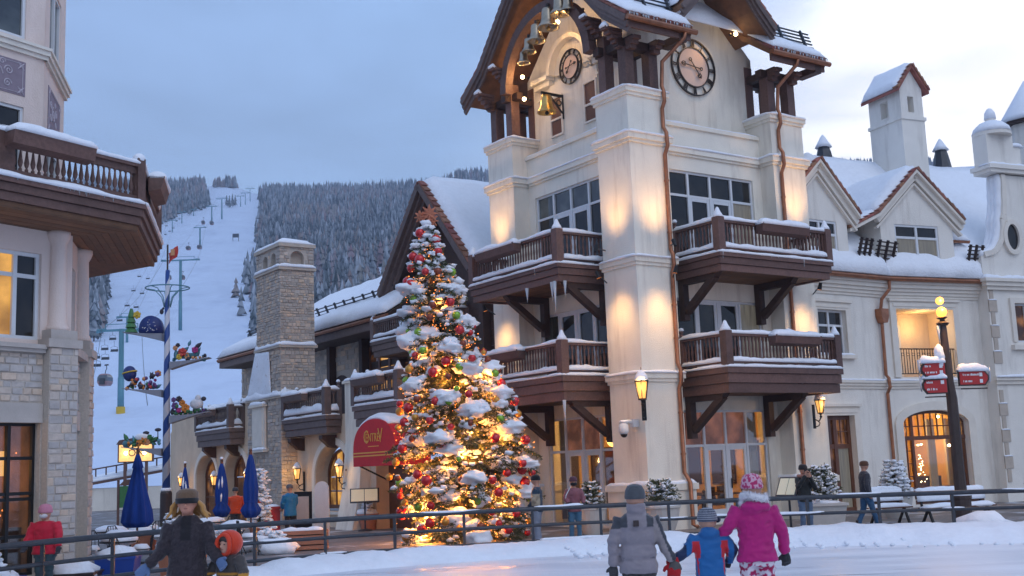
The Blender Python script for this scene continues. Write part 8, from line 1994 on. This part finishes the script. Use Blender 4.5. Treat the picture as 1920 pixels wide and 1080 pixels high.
# --- small child in blue and red
BL = (.010, .105, .30); NV = (.012, .025, .075); RD = (.55, .02, .03)
def kid_col(p):
    x, y, z = p; ax = abs(x)
    if ax > .185: return NV if (z < 1.0 and ax > .24) or z > 1.115 else BL
    if ax > .105 + max(0, (z - .98)) * .2 and .86 < z < 1.03: return RD
    if ax > .125 and z > .7 and z < .88 and ax < .135 + .03 * (z - .7): return RD
    if ax > .15 and z < .86: return NV
    return BL
def stripe_hat(p):
    z = p.z; return (.24, .25, .29) if (z * 46) % 1 < .5 else (.035, .045, .075)
def hood(m, k, hc, hr): m.sphere((0, -.06 * k, 1.40 * k), (.14 * k, .095 * k, .085 * k), 14, 9)
kid = person((1.90, 12.05, 0), 0, 1.34, 'small child in blue jacket with red side panels and striped grey hat', (((.235, -.01, .93), (.20, .10, .80)), ((-.235, -.01, .93), (-.352, .0, .86))), None, kid_col, (.012, .02, .05), beanie(stripe_hat, 1.2, (.95, .1, .1, .3, (.03, .04, .07))), voxel=.012, gl=((.02, .02, .03), (.4, .02, .02)), collar=hood, wide=1.12, head_s=1.22, sleeve=1.2, hem=.62, hem_w=1.08, group='skaters seen from behind')
m = MB(); gl_ = None
e = glove(kid, (-.36, -.02, .84), (-.12, .05, -1), (0, 1, 0), 1.5, (.45, .015, .02), .008, .5, 'red_mitten')
# --- girl in magenta with fur hood
MG = (.42, .008, .145)
def girl_col(p): return MG
def snowpants(p):
    n = noise.noise(Vector((p.x * 22, p.y * 22, p.z * 22))); n2 = noise.noise(Vector((p.x * 40 + 7, p.y * 40, p.z * 40))); return (.62, .56, .60) if n + .5 * n2 < .02 else cmix(MG, (.30, .01, .05), .5 + n)
def pinkhat(p):
    n = noise.noise(Vector((p.x * 38, p.y * 38, p.z * 38))); return (.60, .34, .42) if n < .05 else (.42, .03, .12)
def fur(T, hc, hr, k, vx):
    beanie(pinkhat, 1.25)(T, hc, hr, k, vx)
    m = MB(); rd = random.Random(2)
    for i in range(30):
        a = 2 * PI * i / 30; m.sphere((.122 * k * math.cos(a), -.02 * k + .115 * k * math.sin(a), 1.455 * k + .02 * math.sin(a * 2) * k + (.03 * k if math.sin(a) < 0 else -.03 * k)), rd.uniform(.032, .042) * k, 8, 6)
    remesh(m, .01, 'fur_trim', 'cloth', T, (.70, .68, .70), 0)
    V = []; Fc = []
    for i in range(2600):
        a = rd.uniform(0, 2 * PI); b = rd.uniform(0, 2 * PI); c = Vector((.122 * k * math.cos(a), -.02 * k + .115 * k * math.sin(a), 1.455 * k + .02 * math.sin(a * 2) * k + (.03 * k if math.sin(a) < 0 else -.03 * k))); o = Vector((math.cos(a) * math.cos(b), math.sin(a) * math.cos(b), math.sin(b))); p = c + o * .03 * k; d = (o + Vector((rd.uniform(-.6, .6), rd.uniform(-.6, .6), rd.uniform(-.6, .6)))).normalized(); s = d.cross(Vector((0, 0, 1))).normalized() * .003; n = len(V); V.extend([p + s, p - s, p + d * rd.uniform(.02, .04)]); Fc.append((n, n + 1, n + 2))
    me = bpy.data.meshes.new('fur_hairs'); me.from_pydata(V, [], Fc); me.materials.append(M['fur_white']); stuff(inst('fur_hairs', me, T))
mat('fur_white', (.75, .73, .76), .9)
def girl_hood(m, k, hc, hr): m.sphere((0, -.085 * k, 1.385 * k), (.155 * k, .085 * k, .075 * k), 14, 9)
person((2.37, 12.0, 0), .02, 1.66, 'girl in magenta jacket with white fur trimmed hood and pink patterned hat, seen from behind', (((.262, -.02, 1.10), (.295, .03, .86)), ((-.27, -.02, 1.165), (-.355, .05, 1.08))), None, girl_col, snowpants, fur, voxel=.012, gl=((.03, .03, .035), (.03, .03, .035)), collar=girl_hood, wide=1.1, head_s=1.06, sleeve=1.14, hem=.83, hem_w=1.15, group='skaters seen from behind')
# --- woman in the long dark coat, facing us
def coat(k): return [(.34 * k, .25 * k, .19 * k), (.6 * k, .225 * k, .165 * k), (.9 * k, .195 * k, .145 * k), (1.05 * k, .18 * k, .135 * k), (1.27 * k, .185 * k, .135 * k), (1.36 * k, .175 * k, .11 * k), (1.42 * k, .11 * k, .09 * k), (1.46 * k, .085 * k, .085 * k)]
def coat_col(p):
    n = noise.noise(Vector((p.x * 60, p.y * 60, p.z * 60))); c = cmix((.016, .011, .015), (.048, .037, .044), .45 + .6 * n)
    return c if not (abs(p.x) < .055 and p.y > .05 and p.z > 1.25) else (.012, .01, .013)
def wom_hat(T, hc, hr, k, vx):
    m = MB(); m.lathe([(hr * .9, hr * .1), (hr * .95, hr * .2), (hr * .94, hr * .55), (hr * .92, hr * .85), (hr * .7, hr * 1.08), (hr * .3, hr * 1.18), (hr * .02, hr * 1.2)], hc, 20, sy=1.1); remesh(m, .008, 'hat', 'knit', T, (.15, .09, .055), 1)
    m = MB(); m.lathe([(hr * .93, hr * -.05), (hr * .97, hr * .03), (hr * .98, hr * .34), (hr * .93, hr * .42)], hc + Vector((0, .01, 0)), 20, sy=1.1); remesh(m, .008, 'headband', 'cloth', T, (.012, .011, .012), 1)
def blonde(T, hc, hr, k, vx):
    m = MB(); rd = random.Random(3)
    for i in range(34):
        a = rd.uniform(-2.7, -.45) if i % 2 else rd.choice((-1, 1)) * rd.uniform(.0, .5) + (PI if rd.random() < .5 else 0); a = rd.uniform(PI * .92, PI * 2.08); p = hc + Vector((hr * .92 * math.cos(a), hr * .95 * math.sin(a), hr * .1)); q = p + Vector((math.cos(a) * .05 + rd.uniform(-.02, .02), math.sin(a) * .03 - .0, -.10 * k)); r = q + Vector((math.copysign(.05, math.cos(a)) + rd.uniform(-.03, .03), rd.uniform(-.02, .05), -rd.uniform(.02, .08) * k)); m.tube([p, p.lerp(q, .5) + Vector((math.cos(a) * .02, 0, 0)), q, r], [.018, .024, .02, .006], 6)
    remesh(m, .009, 'hair', 'cloth', T, (.42, .21, .06), 1)
person((-3.40, 12.0, 0), PI + .12, 1.74, 'woman skating in long dark tweed coat, brown hat, black headband and blonde hair', (((.235, .06, 1.16), (.385, .13, 1.0)), ((-.25, .05, 1.14), (-.34, .14, 1.03))), coat, coat_col, (.03, .03, .035), wom_hat, voxel=.013, gl=((.10, .16, .30), (.10, .16, .30)), hair=blonde, wide=1.08, sleeve=1.12, mat_j='cloth', stride=.12, skin=(.55, .25, .17), group='skaters facing the camera')
# --- child in the orange helmet hood
OR = (.62, .045, .012)
def helmet(T, hc, hr, k, vx):
    m = MB(); c0 = hc + Vector((0, -hr * .12, hr * .08)); m.sphere(c0, (hr * 1.22, hr * 1.28, hr * 1.22), 22, 16); m.v = [(x, min(y, c0.y + hr * .62), z) for x, y, z in m.v]; remesh(m, .009, 'orange_hood', 'shell', T, OR, 1)
    m = MB(); c = hc + Vector((0, hr * .62, -hr * .06)); pts = [c + Vector((hr * .84 * math.cos(a), hr * .1 * math.cos(2 * a), hr * .92 * math.sin(a))) for a in [2 * PI * i / 22 for i in range(23)]]; m.tube(pts, hr * .22, 8); remesh(m, .008, 'hood_rim', 'shell', T, OR, 1)
    m = MB(); m.sphere(hc + Vector((0, hr * .62, hr * .42)), (hr * .66, hr * .2, hr * .32), 12, 8); m.build('fringe', 'lamp_brown', T, True)
def och_col(p):
    z = p.z
    if .885 < z < .91 and abs(p.x) < .3: return (.45, .20, .02)
    if p.x < -.15 and .78 < z < .9 : return (.55, .25, .01)
    if abs(p.x - .02 - (z - .6) * .25) < .035 and z < .78 and p.y > 0: return (.5, .10, .015)
    return (.05, .042, .040)
person((-2.97, 12.0, 0), PI - .55, 1.30, 'child skating in bright orange hood and dark coat with yellow stripes', (((.22, .05, .92), (.27, .14, .84)), ((-.24, .04, .90), (-.26, .16, .82))), None, och_col, (.04, .035, .03), helmet, voxel=.012, gl=((.08, .16, .36), (.5, .22, .01)), wide=1.12, head_s=1.2, sleeve=1.15, hem=.55, hem_w=1.15, group='skaters facing the camera')
# --- person in red behind the fence on the left
def mask(T, hc, hr, k, vx): beanie((.52, .20, .27), 1.2)(T, hc, hr, k, vx); m = MB(); m.sphere(hc + Vector((0, hr * .55, -hr * .4)), (hr * .6, hr * .5, hr * .36), 12, 8); remesh(m, .012, 'face_mask', 'cloth', T, (.62, .60, .62), 1)
person((-8.32, 20.6, -.12), PI - .1, 1.63, 'person in red jacket, pink hat and white mask behind the left fence', (((.27, .05, 1.12), (.29, .16, .93)), ((-.27, .05, 1.12), (-.30, .12, .90))), None, (.52, .010, .035), (.04, .07, .085), mask, voxel=.02, gl=((.04, .04, .05), (.04, .04, .05)), wide=1.35, sleeve=1.25, hem=.82, head_s=1.15, group='people on the plaza')
# --- bystanders behind the fence
def hatp(c): return beanie(c, 1.12)
def jm(p): return (.02, .045, .075) if (abs(p.x) < .0 or p.z > 1.3 or p.x > .06) else (.36, .30, .22)
person((.42, 29.6, -.12), 1.35, 1.74, 'man in black hat and navy and beige jacket watching the Christmas tree', (((.22, .05, 1.12), (.16, .2, .95)), ((-.22, .05, 1.12), (-.16, .2, .95))), None, lambda p: (.36, .30, .22) if (abs(p.y) < .1 and p.z < 1.28 and p.x < .2 and p.x > -.4) and p.z > .98 else (.015, .04, .07), (.22, .25, .32), hatp((.012, .012, .014)), voxel=.024, hair=None, group='people on the plaza')
def mask2(T, hc, hr, k, vx): beanie((.10, .04, .055), 1.1)(T, hc, hr, k, vx); m = MB(); m.sphere(hc + Vector((0, hr * .35, -hr * .55)), (hr * .8, hr * .75, hr * .5), 12, 8); remesh(m, .014, 'scarf', 'cloth', T, (.012, .012, .016), 1)
pk = person((1.36, 29.9, -.12), PI + .1, 1.66, 'person in dusty pink jacket with black scarf and shoulder bag by the fence', (((.24, .06, 1.12), (.16, .20, 1.0)), ((-.24, .06, 1.12), (-.2, .18, .98))), None, (.24, .085, .105), (.06, .15, .24), mask2, voxel=.024, boots=(.2, .08, .03), gl=((.05, .03, .03), (.05, .03, .03)), group='people on the plaza')
m = MB(); m.box(.2, .32, -.05, .1, .62, .92); m.build('shoulder_bag', 'dark_bar', pk); m = MB(); m.tube([(.26, .05, .9), (.22, .14, 1.2), (.08, .06, 1.42)], .012, 6); m.build('bag_strap', 'white_frame', pk)
def furh(T, hc, hr, k, vx): beanie((.025, .022, .022), 1.12)(T, hc, hr, k, vx); m = MB(); [m.sphere((.13 * k * math.cos(a), .02 + .11 * k * math.sin(a), 1.43 * k), .045 * k, 8, 6) for a in [2 * PI * i / 14 for i in range(14)]]; remesh(m, .016, 'fur_collar', 'cloth', T, (.34, .17, .13), 0)
ph = person((7.07, 29.3, -.12), PI + .25, 1.74, 'woman in black jacket with fur collar photographing with a raised camera', (((.24, .14, 1.18), (.05, .26, 1.50)), ((-.24, .14, 1.15), (-.04, .25, 1.46))), None, (.014, .016, .016), (.09, .14, .22), furh, voxel=.022, curl=(1.0, 1.0), group='people on the plaza')
m = MB(); m.box(-.06, .08, .22, .28, 1.52, 1.62); m.lathe([(.035, .28), (.03, .34)], (.01, 0, 1.57), 10, 'y'); m.build('camera_body', 'black_metal', ph)
person((9.15, 31.2, -.12), -1.35, 1.76, 'man walking in dark jacket and blue jeans by the residence door', (((.22, -.08, 1.12), (.22, -.02, .88)), ((-.22, .08, 1.12), (-.22, .2, .9))), None, (.035, .037, .05), (.035, .10, .20), None, voxel=.024, stride=.26, hair=lambda T, hc, hr, k, vx: beanie((.10, .05, .03), 1.06, nm='hair')(T, hc, hr, k, vx), group='people on the plaza')
person((-7.25, 37.0, -.12), .6, 1.70, 'person in bright blue jacket and grey hat at the menu board by the lodge', (((.23, .06, 1.12), (.2, .18, .95)), ((-.23, .06, 1.12), (-.2, .18, .95))), None, (.01, .16, .36), (.02, .02, .025), hatp((.12, .12, .13)), voxel=.026, wide=1.15, sleeve=1.15, hem=.72, group='people on the plaza')
person((-8.45, 37.6, -.12), 2.6, 1.62, 'person in orange jacket beside the red bin by the stone chimney', (((.23, .06, 1.12), (.2, .18, .95)), ((-.23, .06, 1.12), (-.2, .18, .95))), None, (.60, .085, .012), (.05, .04, .04), hatp((.2, .08, .06)), voxel=.026, wide=1.15, sleeve=1.15, group='people on the plaza')
person((-9.6, 39.6, -.12), .3, 1.65, 'person in orange jacket half hidden behind the tied blue umbrella', (((.23, .06, 1.12), (.2, .18, .95)), ((-.23, .06, 1.12), (-.2, .18, .95))), None, (.60, .06, .012), (.05, .04, .04), hatp((.05, .05, .06)), voxel=.026, wide=1.15, sleeve=1.15, group='people on the plaza')
# ------------------------------------------------------------------ winter haze
hz = bpy.data.materials.new('haze_air'); hz.use_nodes = True; nt = hz.node_tree; nt.nodes.clear(); o_ = nt.nodes.new('ShaderNodeOutputMaterial'); v_ = nt.nodes.new('ShaderNodeVolumePrincipled'); v_.inputs['Color'].default_value = (.62, .76, 1.0, 1); v_.inputs['Density'].default_value = .0004; v_.inputs['Anisotropy'].default_value = 0.0; nt.links.new(v_.outputs[0], o_.inputs['Volume']); M['haze_air'] = hz
m = MB(); m.box(-2200, 2200, -60, 2300, -3, 420); stuff(m.build('haze', 'haze_air'))
